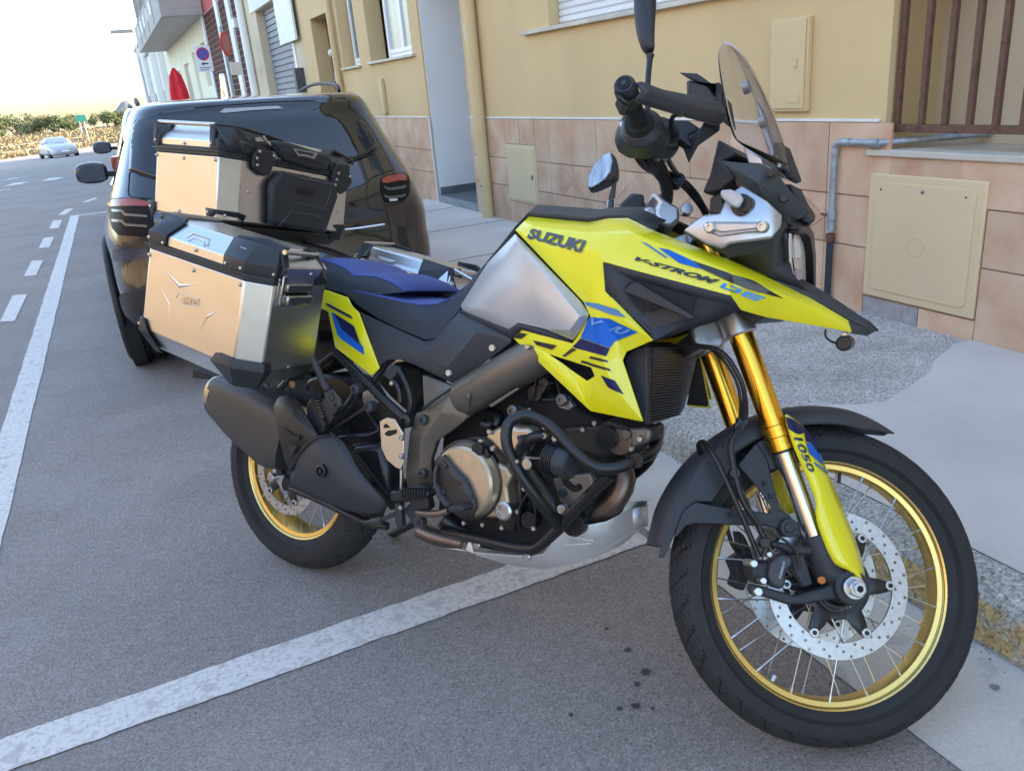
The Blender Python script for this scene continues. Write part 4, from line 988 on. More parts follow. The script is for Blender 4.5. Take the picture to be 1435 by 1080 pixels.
# front wheel (steered)
MFW = MS @ Matrix.Translation((WB, 0, RF))
fwh = Acc().lathe([(.020, -.062), (.052, -.050), (.056, -.046), (.052, -.040), (.030, -.030), (.026, 0), (.030, .030), (.052, .040), (.056, .046), (.052, .050), (.020, .062)], (0, 0, 0), 40, 'Y').build('front_wheel', blk, bike, M=MFW)
tyre_mesh('tyre', RF, .098, .268, .062, fwh, 34); rim_mesh(.268, .066, fwh)
spokes(fwh, 36, .050, .043, .250, .020)
for s in (-1, 1):
    holed_ring('brake_disc', .121, .155, s*.066, .0045, 60, [0, 2, 1], .0036, disc_m, fwh); carrier(fwh, s*.066, .058, .113, 6, blk)
holed_ring('abs_ring', .044, .058, -.073, .003, 48, [0], .0022, blk, fwh)
o = Acc().cyl((-.10, 0, -.225), (-.4, 0, -.9), .006, .03, 10).build('wheel_weight', steel, fwh)
cylinder('valve_stem', (.02, 0, .238), (0, 0, 1), .004, .03, blk, fwh, n=8)
# rear wheel
MRW = Matrix.Translation((0, 0, RR))
rwh = Acc().lathe([(.02, -.085), (.062, -.075), (.066, -.068), (.06, -.060), (.045, -.05), (.045, .05), (.06, .06), (.066, .068), (.062, .075), (.02, .085)], (0, 0, 0), 40, 'Y').build('rear_wheel', blk, bike, M=MRW)
tyre_mesh('tyre', RR, .150, .218, .104, rwh, 30); rim_mesh(.218, .108, rwh)
spokes(rwh, 36, .06, .062, .199, .034)
holed_ring('brake_disc', .100, .130, -.085, .005, 54, [0, 2, 1], .003, disc_m, rwh); carrier(rwh, -.085, .04, .094, 5, blk)
cylinder('rear_sprocket', (0, .09, 0), (0, 1, 0), .10, .006, steel, rwh)

# ---------------------------------------------------------------- front fork, steered
A0, A1 = S(*ZE(1135, 620), -.105), S(*ZM(652, 405), -.105)
ud = (A1-A0).normalized(); Pm = lambda p, y: Vector((p.x, y, p.z))
g_end = S(*ZN(766, 285), -.105)
def online(p): return A0+ud*((p-A0).dot(ud))
g1 = online(g_end); top = A0-ud*.24
lug = A1+ud*.03
for s in (-1, 1):
    f = lambda p: Vector((p.x, s*.105, p.z))
    ot = Acc().tube([f(top), f(g1-ud*.055), f(g1-ud*.053), f(g1-ud*.03), f(g1-ud*.028), f(g1)], [.0262, .0262, .0275, .0275, .0255, .0262], 32, smooth=0).build('fork_outer_tube', gold, bike, M=MS, smooth=30)
    Acc().tube([f(g1-ud*.003), f(g1+ud*.006)], .0225, 24, smooth=0).build('dust_seal', blk, ot)
    Acc().tube([f(g1), f(lug)], .0205, 28, smooth=0).build('fork_inner_tube', mat('fork_chrome', (.70, .69, .66), .10, 1.), bike, M=MS, smooth=40)
    # axle lug and caliper bracket
    lg_ = Acc(); ax_ = Vector((WB, s*.105, RF))
    lg_.tube([f(A1-ud*.005), f(A1+ud*.07), ax_-ud*.01], [.028, .031, .026], 20, smooth=0)
    lg_.cyl(ax_, (0, 1, 0), .036, .06, 28)
    lo = lg_.build('axle_lug', plas, bike, M=MS, bev=.003, smooth=40)
    if s < 0:
        nut = Acc().cyl((WB, -.140, RF), (0, 1, 0), .024, .010, 28); nut.build('axle_washer', steel, lo, bev=.002)
        nu = Acc(); nu.cyl((WB, -.150, RF), (0, 1, 0), .019, .016, 6); nu.build('axle_nut', steel, lo, bev=.002)
        Acc().lathe([(.012, -.004), (.012, .01), (.007, .01), (.007, -.004)], (WB, -.162, RF), 20, 'Y').build('axle_end', steel, lo)
        Acc().cyl((WB, -.1605, RF), (0, 1, 0), .0085, .004, 16).build('axle_bore', matt, lo)
# triple clamps
c0 = A0-ud*.02; c1 = A0-ud*.235
for nm, c, mm, hh in (('lower_fork_clamp', c0, silver_c, .05), ('upper_fork_clamp', c1, silver_c, .03)):
    a = Acc()
    for s in (-1, 1): a.tube([Vector((c.x, s*.105, c.z))-ud*hh*.6, Vector((c.x, s*.105, c.z))+ud*hh*.6], .036, 28, smooth=0)
    M_ = Matrix.Translation(Vector((c.x, 0, c.z))) @ Matrix.Rotation(-RAKE, 4, 'Y')
    a.box((-.075, -.085, -hh*.45), (.02, .085, hh*.45), M_)
    a.build(nm, mm, bike, M=MS, bev=.004)
    for s in (-1, 1): Acc().tube([Vector((c.x, s*.105, c.z))-ud*(hh*.6+.006), Vector((c.x, s*.105, c.z))-ud*hh*.55], .020, 20, smooth=0).build('fork_cap', gold, bpy.data.objects[nm] if nm in bpy.data.objects else bike, smooth=40)
pl('stem_casting', ZE, [(905, 610), (930, 590), (1040, 560), (1060, 600), (1075, 660), (1050, 700), (990, 690), (960, 715), (930, 690)], -.085, .03, silver_c, st=True, bev=.006)
# fork guard, yellow, wrapped round the front of the leg
Lg = [(ZN(792, 84)), ZN(812, 170), ZN(850, 285), ZN(905, 400), ZN(945, 500), ZN(975, 580), ZN(963, 640), ZN(985, 720), ZN(1020, 810), ZN(1060, 900), ZM(770, 556), ZM(858, 580), ZM(880, 645)]
Rg = [(ZN(815, 80)), ZN(875, 118), ZN(935, 185), ZN(985, 275), ZN(1015, 345), ZN(1045, 430), ZN(1085, 520), ZN(1130, 620), ZN(1165, 710), ZN(1200, 800), ZM(898, 530), ZM(912, 600), ZM(908, 655)]
rws = []
for (l, r) in zip(Lg, Rg):
    a, b = S(*l, -.134), S(*r, -.108); m1 = S(l[0]*.66+r[0]*.34, l[1]*.66+r[1]*.34, -.143); m2 = S(l[0]*.33+r[0]*.67, l[1]*.33+r[1]*.67, -.138); rws.append([a, m1, m2, b])
fg = grid('fork_guard', rws, yel, bike, M=MS, smooth=60, solid=.004, sub=1)
fgl = mirrored(fg)
bpy.context.view_layer.update(); bvg = bvh_of([fg]); MSi = (MB @ MS).inverted()
K = dict(parent=fg, off=.0012)
def ong(name, z, pts, m): return laypoly(name, [z(*p) for p in pts], bvg, m, fg, cuts=3)
ong('decal', ZN, [(802, 95), (850, 118), (905, 160), (915, 180), (880, 172), (878, 195), (850, 185), (818, 160)], dec_navy)
ong('decal', ZN, [(895, 150), (920, 175), (955, 225), (1000, 305), (978, 300), (940, 240), (912, 235), (905, 195)], dec_navy)
ong('decal', ZN, [(912, 238), (945, 245), (985, 300), (1003, 335), (1005, 365), (970, 335), (930, 300)], dec_blue)
ong('decal', ZN, [(955, 345), (1000, 375), (1030, 405), (1035, 418), (1000, 392), (960, 360)], dec_teal)
laytext('lettering', '1050', [ZN(843, 208), ZN(935, 414), ZN(962, 396), ZN(882, 196)], bvg, dec_black, fg, bold=.03, shear=.25)
# brake caliper and its bracket
pl('caliper_bracket', ZM, [(330, 660), (345, 640), (420, 660), (560, 700), (700, 660), (770, 620), (830, 700), (740, 720), (600, 745), (520, 745), (400, 705), (345, 700)], -.12, .03, plas, st=True, bev=.005)
pl('caliper_bracket', ZM, [(440, 420), (560, 445), (650, 450), (650, 495), (560, 495), (470, 460), (430, 450)], -.125, .03, plas, st=True, bev=.006)
pl('caliper_bracket', ZM, [(520, 470), (600, 480), (650, 640), (600, 660), (560, 600)], -.11, .02, plas, st=True, bev=.004)
cal = pl('brake_caliper', ZM, [(440, 520), (490, 485), (545, 500), (550, 540), (515, 580), (510, 650), (480, 672), (430, 640), (425, 590)], -.125, .045, mat('caliper_anthracite', (.045, .047, .055), .4), st=True, bev=.007)
pl('caliper_body', ZM, [(330, 530), (440, 520), (430, 590), (420, 650), (360, 640), (340, 590)], -.105, .06, plas, parent=None, st=True, bev=.008)
cy('caliper_pin', ZM, 350, 538, -.12, .008, .05, steel, st=True); cy('caliper_pin', ZM, 398, 625, -.128, .007, .03, steel, st=True); cy('caliper_pin', ZM, 372, 680, -.13, .009, .02, steel, st=True); cy('caliper_pin', ZM, 428, 492, -.13, .006, .02, steel, st=True)
cy('reflector', ZM, 692, 622, -.142, .008, .008, mat('amber', (.45, .12, .01), .2, coat=1), st=True)
pl('brake_caliper', ZM, [(270, 370), (300, 390), (330, 450), (350, 520), (330, 600), (300, 680), (240, 650), (260, 590), (230, 520), (290, 480)], .06, .05, plas, st=True, bev=.008)
bpy.context.view_layer.update(); bvc = bvh_of([cal]); laytext('lettering', 'TOKICO', [ZM(480, 618), ZM(503, 528), ZM(492, 525), ZM(470, 613)], bvc, steel, cal)
# fender
rws = []
cx, cz = WB, RF
for i in range(33):
    t = i/32; a = R(69.5+(176-69.5)*t); r = .375+.020*t+.004*max(0, .12-t)*3
    hw = .020+.055*min(1, t*5) if t < .2 else .075
    hw *= 1-.25*max(0, t-.8)/.2
    row = []
    for s_, dr in ((-1, -.035), (-.96, -.012), (-.8, .001), (-.4, .010), (0, .013), (.4, .010), (.8, .001), (.96, -.012), (1, -.035)):
        drr = dr*min(1, .15+t*6)*(1 if t < .93 else .5); row.append(Vector((cx+(r+drr)*cos(a), s_*hw, cz+(r+drr)*sin(a))))
    rws.append(row)
fen = grid('front_fender', rws, plas_l, bike, M=MS, smooth=40, solid=.003, off=0, sub=1)
def fst(pts, y=-.088, t=.006): return pl('fender_stay', ZN, pts, y, t, plas, st=True, bev=.003)
fst([(300, 568), (400, 590), (560, 612), (705, 632), (760, 600), (830, 650), (858, 700), (850, 745), (820, 758), (770, 725), (700, 705), (450, 697), (300, 690), (245, 705), (200, 760), (180, 770), (230, 620)])
fst([(535, 365), (640, 238), (700, 330), (735, 480), (775, 620), (705, 634), (722, 598), (650, 500)])
fst([(640, 238), (700, 215), (790, 330), (770, 385), (715, 395), (690, 320)], -.086)
fst([(160, 640), (330, 345), (440, 250), (520, 330), (480, 440), (390, 570), (300, 568), (220, 660), (170, 780), (120, 885), (90, 880)], -.080, .004)
for u, v in ((683, 467), (717, 538), (489, 641)): bolt(ZN, u, v, -.0905, .005, plas, st=True)
cy('fender_boss', ZN, 825, 715, -.10, .020, .03, plas, st=True); cy('fender_boss', ZN, 825, 715, -.103, .011, .006, blk, st=True)
# reflex strip between stays: fork leg guard seen behind
# brake lines and sensor cables
for pts, r in (([(575, 0, -.09), (575, 90, -.10), (545, 150, -.12), (500, 240, -.13), (515, 400, -.135), (560, 560, -.13), (640, 690, -.125), (690, 800, -.125), (680, 870, -.12)], .0065),
               ([(325, 300, -.04), (315, 250, -.06), (350, 240, -.08), (400, 310, -.11), (460, 430, -.125), (530, 590, -.13), (590, 730, -.125), (640, 850, -.12), (650, 880, -.12)], .006),
               ([(550, 130, -.12), (500, 190, -.12), (470, 260, -.11), (485, 350, -.12), (520, 430, -.13), (590, 570, -.132), (650, 700, -.13), (790, 780, -.13), (860, 850, -.13), (880, 950, -.125)], .003),
               ([(470, 700, .06), (500, 800, .06), (540, 860, .06)], .005)):
    tb_('brake_hose', ZN, pts, r, blk, st=True)
for u, v in ((545, 150), (565, 118), (520, 410), (690, 800)): cy('hose_clip', ZN, u, v, -.14 if v > 300 else -.125, .011, .02, blk, st=True)
tb_('brake_hose', ZE, [(830, 690, -.12), (930, 690, -.13), (1050, 720, -.14), (1130, 830, -.14), (1160, 930, -.13), (1150, 1040, -.115), (1130, 1075, -.11)], .0055, blk)
tb_('brake_hose', ZE, [(980, 690, -.10), (1060, 760, -.12), (1120, 860, -.12), (1140, 960, -.12), (1135, 1060, -.11)], .0035, blk)

# ---------------------------------------------------------------- bodywork
def shell_mirror(*a, ky=1., **k):
    o = shell(*a, **k); m_ = mirrored(o)
    if ky != 1: m_.data.transform(Matrix.Scale(ky, 4, (0, 1, 0)) @ Matrix.Translation((-.03, 0, 0)))
    return o, m_
Y = {}
yp = dict(A=(722, 322, -.185), A2=(741, 303, -.125), B=(789, 308, -.125), C=(824, 311, -.13), D=(854, 305.5, -.145), E=(880, 305, -.155), F=(919, 324, -.175), G=(967, 342, -.185), H=(1020, 363, -.172), I=(1080, 390, -.13), J=(1139, 419, -.082), K=(1189, 448.6, -.045), L=(1194.4, 466, -.048), M=(1166.7, 461, -.075), N=(1072, 444.4, -.155), O=(1039, 434.7, -.195), P=(1023.6, 415, -.225), Q=(940, 393, -.25), R=(846, 367, -.25), S=(848, 407, -.25), T=(915, 477, -.255), U=(878, 493, -.24), V=(873, 505, -.24), W=(901.5, 591, -.225), X=(827, 576, -.23), Y=(718, 473, -.20), Z=(732, 461, -.215), AA=(802, 481, -.235), AB=(827, 443, -.24), AC=(817, 423, -.235),
          c1=(748, 318, -.17), c2=(830, 326, -.20), c3=(890, 328, -.222), c4=(950, 350, -.23), c5=(1020, 380, -.215), c6=(1085, 408, -.165), c7=(1150, 438, -.10),
          d1=(772, 347, -.213), d2=(836, 350, -.236), e1=(840, 440, -.255), e2=(880, 452, -.265), f1=(858, 540, -.26), f2=(845, 505, -.26), f3=(790, 510, -.235),
          h1=(769, 496, -.222), h2=(800, 518, -.23), h3=(822, 534, -.235), h4=(833, 527, -.243), h5=(828, 515, -.243))
keys = list(yp); P_ = [Q(*yp[k]) for k in keys]; ix = {k: i for i, k in enumerate(keys)}
fc = ['A A2 c1', 'A2 B c2 c1', 'B C c2', 'C D c3 c2', 'D E c3', 'E F c4 c3', 'F G c4', 'G H c5 c4', 'H I c6 c5', 'I J c7 c6', 'J K c7', 'K L c7', 'L M c7', 'M N c6 c7', 'N O c5 c6', 'O P c5', 'P Q c4 c5', 'Q R d2 c3 c4', 'A c1 d1', 'c1 c2 d2 d1', 'c2 c3 d2', 'd2 R S', 'd1 d2 S AC', 'A d1 AC', 'AC S e1 AB', 'S T e2 e1', 'T U e2', 'U V f2 e1 e2', 'AB e1 f2 AA', 'V W f1 f2', 'W X f1', 'AA f2 h5 h1', 'Z AA h1', 'Y Z h1 f3', 'Y f3 X', 'f3 h1 h2', 'f3 h2 h3 X', 'X h3 h4 f1', 'h4 h5 f2 f1']
fs = [[ix[t] for t in f.split()] for f in fc]
side_y, side_yl = shell_mirror('side_fairing', P_, fs, yel, .005, tri=True, smooth=55, bev=.0015)
bpy.context.view_layer.update(); bvy = bvh_of([side_y])
def dec(name, z, pts, m, par=side_y, bv=bvy, **k): return laypoly(name, [z(*p) for p in pts], bv, m, par, **k)
laytext('lettering', 'SUZUKI', [ZE(130, 183), ZE(385, 252), ZE(414, 196), ZE(150, 137)], bvy, mat('decal_grey', (.05, .055, .06), .35, coat=.3), side_y, bold=.045, space=.97)
laytext('lettering', 'V-STROM', [ZE(640, 288), ZE(1028, 406), ZE(1046, 380), ZE(650, 270)], bvy, dec_black, side_y, bold=.055, shear=.45, space=1.02)
def qrects(name, quad, rects, m, bv, par, off=.003):
    a, b, c, d = [Vector((*q, 0)) for q in quad]; V = []; F = []
    for (u0, v0, u1, v1) in rects:
        n = len(V)
        for u, v in ((u0, v0), (u1, v0), (u1, v1), (u0, v1)): p = (a*(1-u)+b*u)*(1-v)+(d*(1-u)+c*u)*v; V.append((p.x, p.y))
        F.append([n, n+1, n+2, n+3])
    return lay(name, V, F, bv, m, par, off=off, cuts=3)
qrects('lettering', [ZE(1042, 414), ZE(1222, 482), ZE(1256, 462), ZE(1062, 394)], [(0, 0, .44, .27), (.0, 0, .09, 1), (.16, .73, .44, 1), (.36, .27, .47, .73), (.54, 0, .96, .24), (.54, .38, .96, .62), (.54, .76, 1, 1), (.54, .24, .62, .38), (.54, .62, .62, .76)], mat('decal_light_blue', (.02, .25, .62), .35), bvy, side_y)
dec('decal', ZE, [(668, 196), (700, 208), (800, 276), (780, 274)], dec_teal)
dec('decal', ZE, [(752, 228), (800, 236), (910, 288), (965, 330), (850, 300)], dec_blue)
dec('decal', ZE, [(912, 288), (1080, 345), (1200, 385), (1345, 466), (1180, 425), (1080, 385), (967, 332)], dec_black)
dec('decal', ZE, [(400, 482), (470, 492), (560, 520), (597, 558), (520, 540), (415, 500)], dec_teal)
dec('decal', ZE, [(428, 555), (520, 560), (655, 625), (600, 648), (545, 670), (522, 700), (385, 652)], dec_blue)
dec('decal', ZE, [(385, 655), (522, 702), (505, 740), (440, 722), (345, 695), (362, 680)], dec_navy)
laytext('decal', 'V   /U', [ZE(432, 590), ZE(600, 640), ZE(625, 612), ZE(440, 560)], bvy, mat('decal_sky', (.16, .34, .68), .3, coat=.3), side_y, bold=.04, shear=.3, off=.0036)
dec('decal', ZE, [(96, 628), (135, 632), (105, 656), (70, 652)], dec_black)
dec('decal', ZE, [(160, 664), (272, 688), (250, 708), (178, 686)], dec_black)
dec('decal', ZE, [(345, 700), (366, 706), (310, 742), (298, 738)], dec_black)
dec('decal', ZE, [(432, 738), (510, 758), (513, 770), (425, 748)], dec_black); dec('decal', ZE, [(392, 758), (520, 798), (528, 812), (385, 768)], dec_black)
dec('decal', ZE, [(480, 828), (545, 855), (588, 922), (515, 885)], dec_navy)
bolt(ZE, 132, 695, -.222, .006)
bolt(ZA, 0, 0, 5) if False else None
# beak top and dark lower beak
bk = [(1080, 389, -.125), (1139, 417.5, -.078), (1189, 447, -.04), (1196, 452, -.03), (1210, 456, -.02), (1222, 466.5, -.006), (1216, 470, -.012), (1196, 467, -.045)]
rws = []
for p in [(1080, 389, -.125), (1112, 404, -.10), (1139, 417.5, -.078), (1165, 432, -.058), (1189, 446, -.04), (1208, 455.5, -.024), (1222, 466.5, -.006)]:
    a = Q(*p); h = .012+.10*abs(p[2]); mid = Vector((a.x+.012, 0, a.z+h*.5)); rws.append([a, Vector((a.x+.004, a.y*.5, a.z+h*.35)), mid, Vector((a.x+.004, -a.y*.5, a.z+h*.35)), Vector((a.x, -a.y, a.z))])
grid('beak', rws, plas_l, bike, smooth=60, solid=.004)
shell('beak', PP(None, [(1189, 449, -.044), (1198, 451.5, -.030), (1212, 458, -.018), (1222.5, 467, -.004), (1216, 471, -.008), (1194.5, 467, -.046)]), [[0, 1, 2, 3, 4, 5]], plas_l, .006, tri=True, bev=.002)
pl('beak_underside', ZF, [(440, 775), (620, 880), (555, 918), (500, 880), (470, 850)], -.12, .24, plas, bev=.003)
# small black camera under the beak
cc = Q(*ZF(1025, 1010), -.03)
cm = Acc().cyl(cc, (0, 1, 0), .016, .045, 20).build('beak_camera', blk, bike, bev=.004); tb_('cable', ZF, [(925, 940, -.05), (925, 975, -.05), (950, 1000, -.045), (985, 1012, -.035)], .0022, blk, parent=cm); cy('bracket', ZF, 1020, 968, -.035, .006, .01, steel, parent=cm)
# intake panel
ip = dict(a=(845, 368, -.252), b=(940, 394, -.252), c=(1023.6, 416, -.227), d=(1037, 434, -.20), e=(1020, 443, -.20), f=(915, 478, -.25), g=(848, 408, -.252), m1=(875, 400, -.235), m2=(962, 414, -.232), m3=(1012, 424, -.215), m4=(912, 460, -.235), m5=(888, 394, -.225), m6=(985, 440, -.22))
kk_ = list(ip); Pi = [Q(*ip[k]) for k in kk_]; ii = {k: i for i, k in enumerate(kk_)}
intake, _ = shell_mirror('intake_panel', Pi, [[ii[c] for c in f.split()] for f in ['a b m5 m1', 'b c m3 m2', 'b m2 m5', 'c d m3', 'd e m3', 'e m6 m3', 'e f m6', 'f m4 m6', 'f g m4', 'g m1 m4', 'g a m1', 'm5 m2 m4 m1', 'm2 m3 m6 m4']], plas, .004, tri=True, smooth=20)
hole = pl('intake_mesh', ZE, [(610, 385), (700, 395), (905, 455), (930, 465), (890, 560), (770, 500), (690, 530), (650, 500), (585, 430)], -.2485, .003, matt, parent=intake, bev=0)
# honeycomb behind the strut
hx = Acc()
def hexes(region, step=17):
    for i in range(40):
        for j in range(20):
            u = 590+i*step*.88; v = 380+j*step+(step/2 if i % 2 else 0)
            if region(u, v):
                c = Q(*ZE(u, v), -.2505); r = .0024
                hx.lathe([(r*1.15, -.0006), (r*1.15, .0006), (r*.85, .0006), (r*.85, -.0006)], c, 6, 'Y')
hexes(lambda u, v: 640 < u < 890 and v > 398+(u-700)*.30 and v < 470+(u-760)*.22 and v < 425+(u-640)*.42 or (600 < u < 720 and v > 450+(u-600)*.42 and v < 530 and v < 455+(u-590)*1.0))
hx.build('honeycomb', plas_l, intake, smooth=0)
pl('intake_strut', ZE, [(583, 432), (630, 392), (660, 396), (925, 555), (900, 570), (870, 552), (600, 440)], -.262, .010, plas, bev=.003)
# silver tank side
sp = dict(a=(722, 327, -.185), b=(683, 368, -.13), c=(645, 428, -.155), d=(648, 436, -.16), e=(713, 461.5, -.21), f=(726, 452.5, -.222), g=(762, 461, -.232), h=(803, 477.5, -.238), i=(822, 452, -.24), j=(826, 440, -.24), k=(815, 423, -.237), r1=(727, 340, -.225), r2=(812, 443, -.262), r3=(798, 462, -.262), r4=(700, 375, -.175), r5=(690, 435, -.205), r6=(745, 400, -.238))
kk_ = list(sp); Pi = [Q(*sp[k]) for k in kk_]; ii = {k: i for i, k in enumerate(kk_)}
tank, _ = shell_mirror('tank_side_panel', Pi, [[ii[c] for c in f.split()] for f in ['a r1 r2 k', 'k r2 j', 'j r2 i', 'i r2 r3', 'i r3 h', 'a b r4 r1', 'b c r5 r4', 'c d r5', 'd e r5', 'e f r5', 'f g r6 r5', 'g h r3 r6', 'r3 r2 r6', 'r2 r1 r6', 'r1 r4 r6', 'r4 r5 r6']], silver_p, .004, tri=True, smooth=50, bev=.002)
# tank spine and dark edge strip
rws = []
for p in [(645, 428, -.15), (664, 398, -.14), (683, 367, -.13), (703, 343, -.145), (721, 320, -.16), (741, 299, -.125), (789, 303, -.12), (824, 307, -.12), (854, 303, -.125), (880, 303, -.12), (919, 322, -.12)]:
    a = Q(*p); w = -a.y; top_ = .012 if p[0] < 730 else .03
    rws.append([Vector((a.x, -w, a.z-.01)), Vector((a.x, -w, a.z+.003)), Vector((a.x, -w*.7, a.z+top_*.8)), Vector((a.x, 0, a.z+top_)), Vector((a.x, w*.7, a.z+top_*.8)), Vector((a.x, w, a.z+.003)), Vector((a.x, w, a.z-.01))])
grid('fuel_tank', rws, plas_l, bike, smooth=50, solid=.006)
shell('tank_underside', PP(None, [(641, 437, -.15), (648, 436, -.165), (713, 462, -.21), (726, 453, -.22), (760, 462, -.23), (802, 481, -.235), (730, 462, -.218), (718, 474, -.205), (716, 480, -.19)]), [[0, 1, 2, 7, 8], [2, 3, 6, 7], [3, 4, 5, 6]], plas, .01, tri=True)
pl('airbox', ZE, [(200, 700), (600, 700), (640, 900), (600, 1040), (440, 960), (300, 820)], -.16, .3, matt, bev=.01)
pl('tank_shell', None, [(655, 430), (722, 330), (850, 330), (960, 360), (1010, 420), (900, 480), (800, 470), (715, 455)], -.12, .24, matt, bev=.02)

# side cover, dark grey, under the seat
sc = dict(a=(502, 436, -.145), b=(596, 478, -.15), c=(607, 475, -.15), d=(643, 437, -.155), e=(716, 472, -.195), f=(716, 480, -.195), g=(638, 539, -.17), h=(634, 537.5, -.17), i=(580, 511, -.165), j=(560, 504, -.165), k=(545, 504, -.165), l=(524, 516, -.16), m=(512, 480, -.155), n=(630, 480, -.185), o=(668, 465, -.19), p=(625, 515, -.19), q=(590, 495, -.17))
kk_ = list(sc); Pi = [Q(*sc[k]) for k in kk_]; ii = {k: i for i, k in enumerate(kk_)}
cover, _ = shell_mirror('side_cover', Pi, [[ii[c] for c in f.split()] for f in ['a m q b', 'b c n q', 'c d o n', 'd e o', 'e f g p n o', 'g h p', 'h i q p', 'i j k q', 'k l m q', 'p q n']], plas_l, .005, tri=True, smooth=28, bev=.002)
for u, v, y in ((1040, 800, -.198), (805, 935, -.185)): bolt(ZB, u, v, y, .0085, mat('white_bolt', (.7, .68, .6), .3, .6)); 
# tail panel, yellow
tp = [(438, 402, -.135), (460, 407, -.14), (487, 416.5, -.148), (494, 430, -.152), (502, 437, -.155), (531.5, 516, -.168), (520, 526.5, -.168), (495, 507, -.165), (469, 487, -.16), (459.5, 437, -.15), (437, 425, -.14)]
tailp, _ = shell_mirror('tail_panel', PP(None, tp), [[0, 1, 9, 10], [1, 2, 3, 9], [3, 4, 5, 9], [5, 6, 7, 9], [7, 8, 9]], yel, .006, tri=True, smooth=40, bev=.003)
bpy.context.view_layer.update(); bvt = bvh_of([tailp])
dec('decal', ZB, [(142, 558), (155, 560), (278, 625), (290, 643), (272, 638), (150, 573)], dec_navy, tailp, bvt)
dec('decal', ZB, [(172, 608), (190, 614), (240, 668), (345, 795), (350, 838), (230, 755), (205, 728)], dec_blue, tailp, bvt)
dec('decal', ZB, [(190, 612), (298, 682), (332, 782), (232, 700)], dec_navy, tailp, bvt, off=.0032)
pl('seat_base', None, [(440, 402), (488, 424), (520, 450), (598, 474), (640, 436), (680, 380), (690, 372), (700, 400), (660, 450), (600, 500), (520, 480), (450, 430)], -.115, .23, matt, bev=.01)
# seats
def seat(name, st, m, th=.05):
    rows = []
    for (xr, yr_, ys, xb, yb2, yb_s, cr) in st:
        sR = Q(xr, yr_, ys); bR = Q(xb, yb2, yb_s); c = Vector((sR.x, 0, sR.z+cr))
        half = [bR, (bR*.5+sR*.5)+Vector((0, -.006, 0)), sR, Vector((sR.x, sR.y*.80, sR.z+cr*.55)), Vector((sR.x, sR.y*.4, sR.z+cr*.9))]
        rows.append(half+[c]+[Vector((p.x, -p.y, p.z)) for p in half[::-1]])
    return rows
rider = [(486, 412, -.14, 490, 417, -.135, .004), (497, 408, -.15, 500, 427, -.145, .006), (530, 416, -.152, 530, 446, -.15, .008), (565, 424, -.15, 560, 461, -.152, .008), (590, 428, -.14, 597, 476, -.152, .010), (612, 427, -.128, 609, 473.5, -.15, .012), (632, 418, -.115, 636, 444, -.145, .014), (652, 402, -.10, 650, 425, -.14, .014), (672, 378, -.09, 668, 400, -.13, .012), (689, 360, -.085, 684, 372, -.12, .008)]
rows_ = seat('rider_seat', rider, seat_g)
rs_ = grid('rider_seat', rows_, seat_g, bike, smooth=60, caps=True)
def top_cover(name, rows, a, b, m, par, lo=2, hi=8, off=.0025):
    R2 = [[p+Vector((0, 0, off)) for p in r[lo:hi+1]] for r in rows[a:b]]; return grid(name, R2, m, par, smooth=60, solid=.002)
top_cover('seat_cover', rows_, 0, 8, seat_b, rs_, 2, 8)
pill = [(441, 366, -.10, 438, 380, -.12, .004), (447, 364, -.115, 441, 398, -.135, .008), (462, 368, -.125, 458, 404, -.138, .012), (482, 376, -.13, 478, 410, -.142, .014), (495, 387, -.135, 490, 414, -.145, .014), (525, 388, -.13, 498, 414, -.145, .012), (548, 396, -.13, 510, 412, -.14, .008), (568, 409, -.13, 520, 414, -.14, .003)]
rows_ = seat('pillion_seat', pill, seat_g); ps_ = grid('pillion_seat', rows_, seat_g, bike, smooth=60, caps=True); 
R2 = [[p+Vector((0, 0, .0025)) for p in r[2:9]] for r in rows_[1:]]; grid('seat_cover', R2, seat_b, ps_, smooth=60, solid=.002)

# ---------------------------------------------------------------- front cowl, screen, bars
np_ = dict(a=(958, 326, -.20), b=(1012, 350, -.20), c=(1080, 330, -.19), d=(1096, 308, -.17), e=(1108, 320, -.10), f=(1105, 358, -.095), g=(1112, 385, -.09), h=(1129, 405.5, -.075), i=(1118, 404, -.08), j=(1081, 389, -.13), k=(1020, 362, -.17), l=(1090, 375, -.12), m=(1085, 350, -.155))
kk_ = list(np_); Pi = [Q(*np_[k]) for k in kk_]; ii = {k: i for i, k in enumerate(kk_)}
shell_mirror('nose_cowl', Pi, [[ii[c] for c in f.split()] for f in ['a b k', 'b c m k', 'c d e m', 'e f l m', 'f g l', 'g h i l', 'i j l', 'j k m l']], plas_l, .005, tri=True, smooth=25, ky=.45)
# headlight: a narrow upright lens across the nose, seen from the side
hx0 = Q(1106, 362, -.10).x
def HF(u, v, d=0.): p = QX(*ZF(u, v), hx0); return Vector((hx0+d, p.y, p.z))
hl = plate('headlight', [HF(*p) for p in [(736, 447), (790, 455), (812, 500), (825, 560), (827, 735), (805, 744), (770, 720), (748, 692), (736, 600), (733, 500)]], (-.05, 0, 0), blk, bike, bev=.006)
plate('reflector_bowl', [HF(u, v, .002) for u, v in [(742, 455), (787, 465), (806, 505), (819, 560), (820, 728), (804, 735), (774, 712), (754, 686), (742, 600), (739, 505)]], (-.01, 0, 0), mat('headlight_reflector', (.80, .74, .68), .28, .1), hl, bev=.003)
plate('headlight_bulb', [HF(u, v, .006) for u, v in [(756, 478), (776, 485), (788, 560), (776, 588), (757, 580)]], (-.004, 0, 0), mat('chip_lamp', (.92, .93, .97), .12, .2, coat=1), hl, bev=.002)
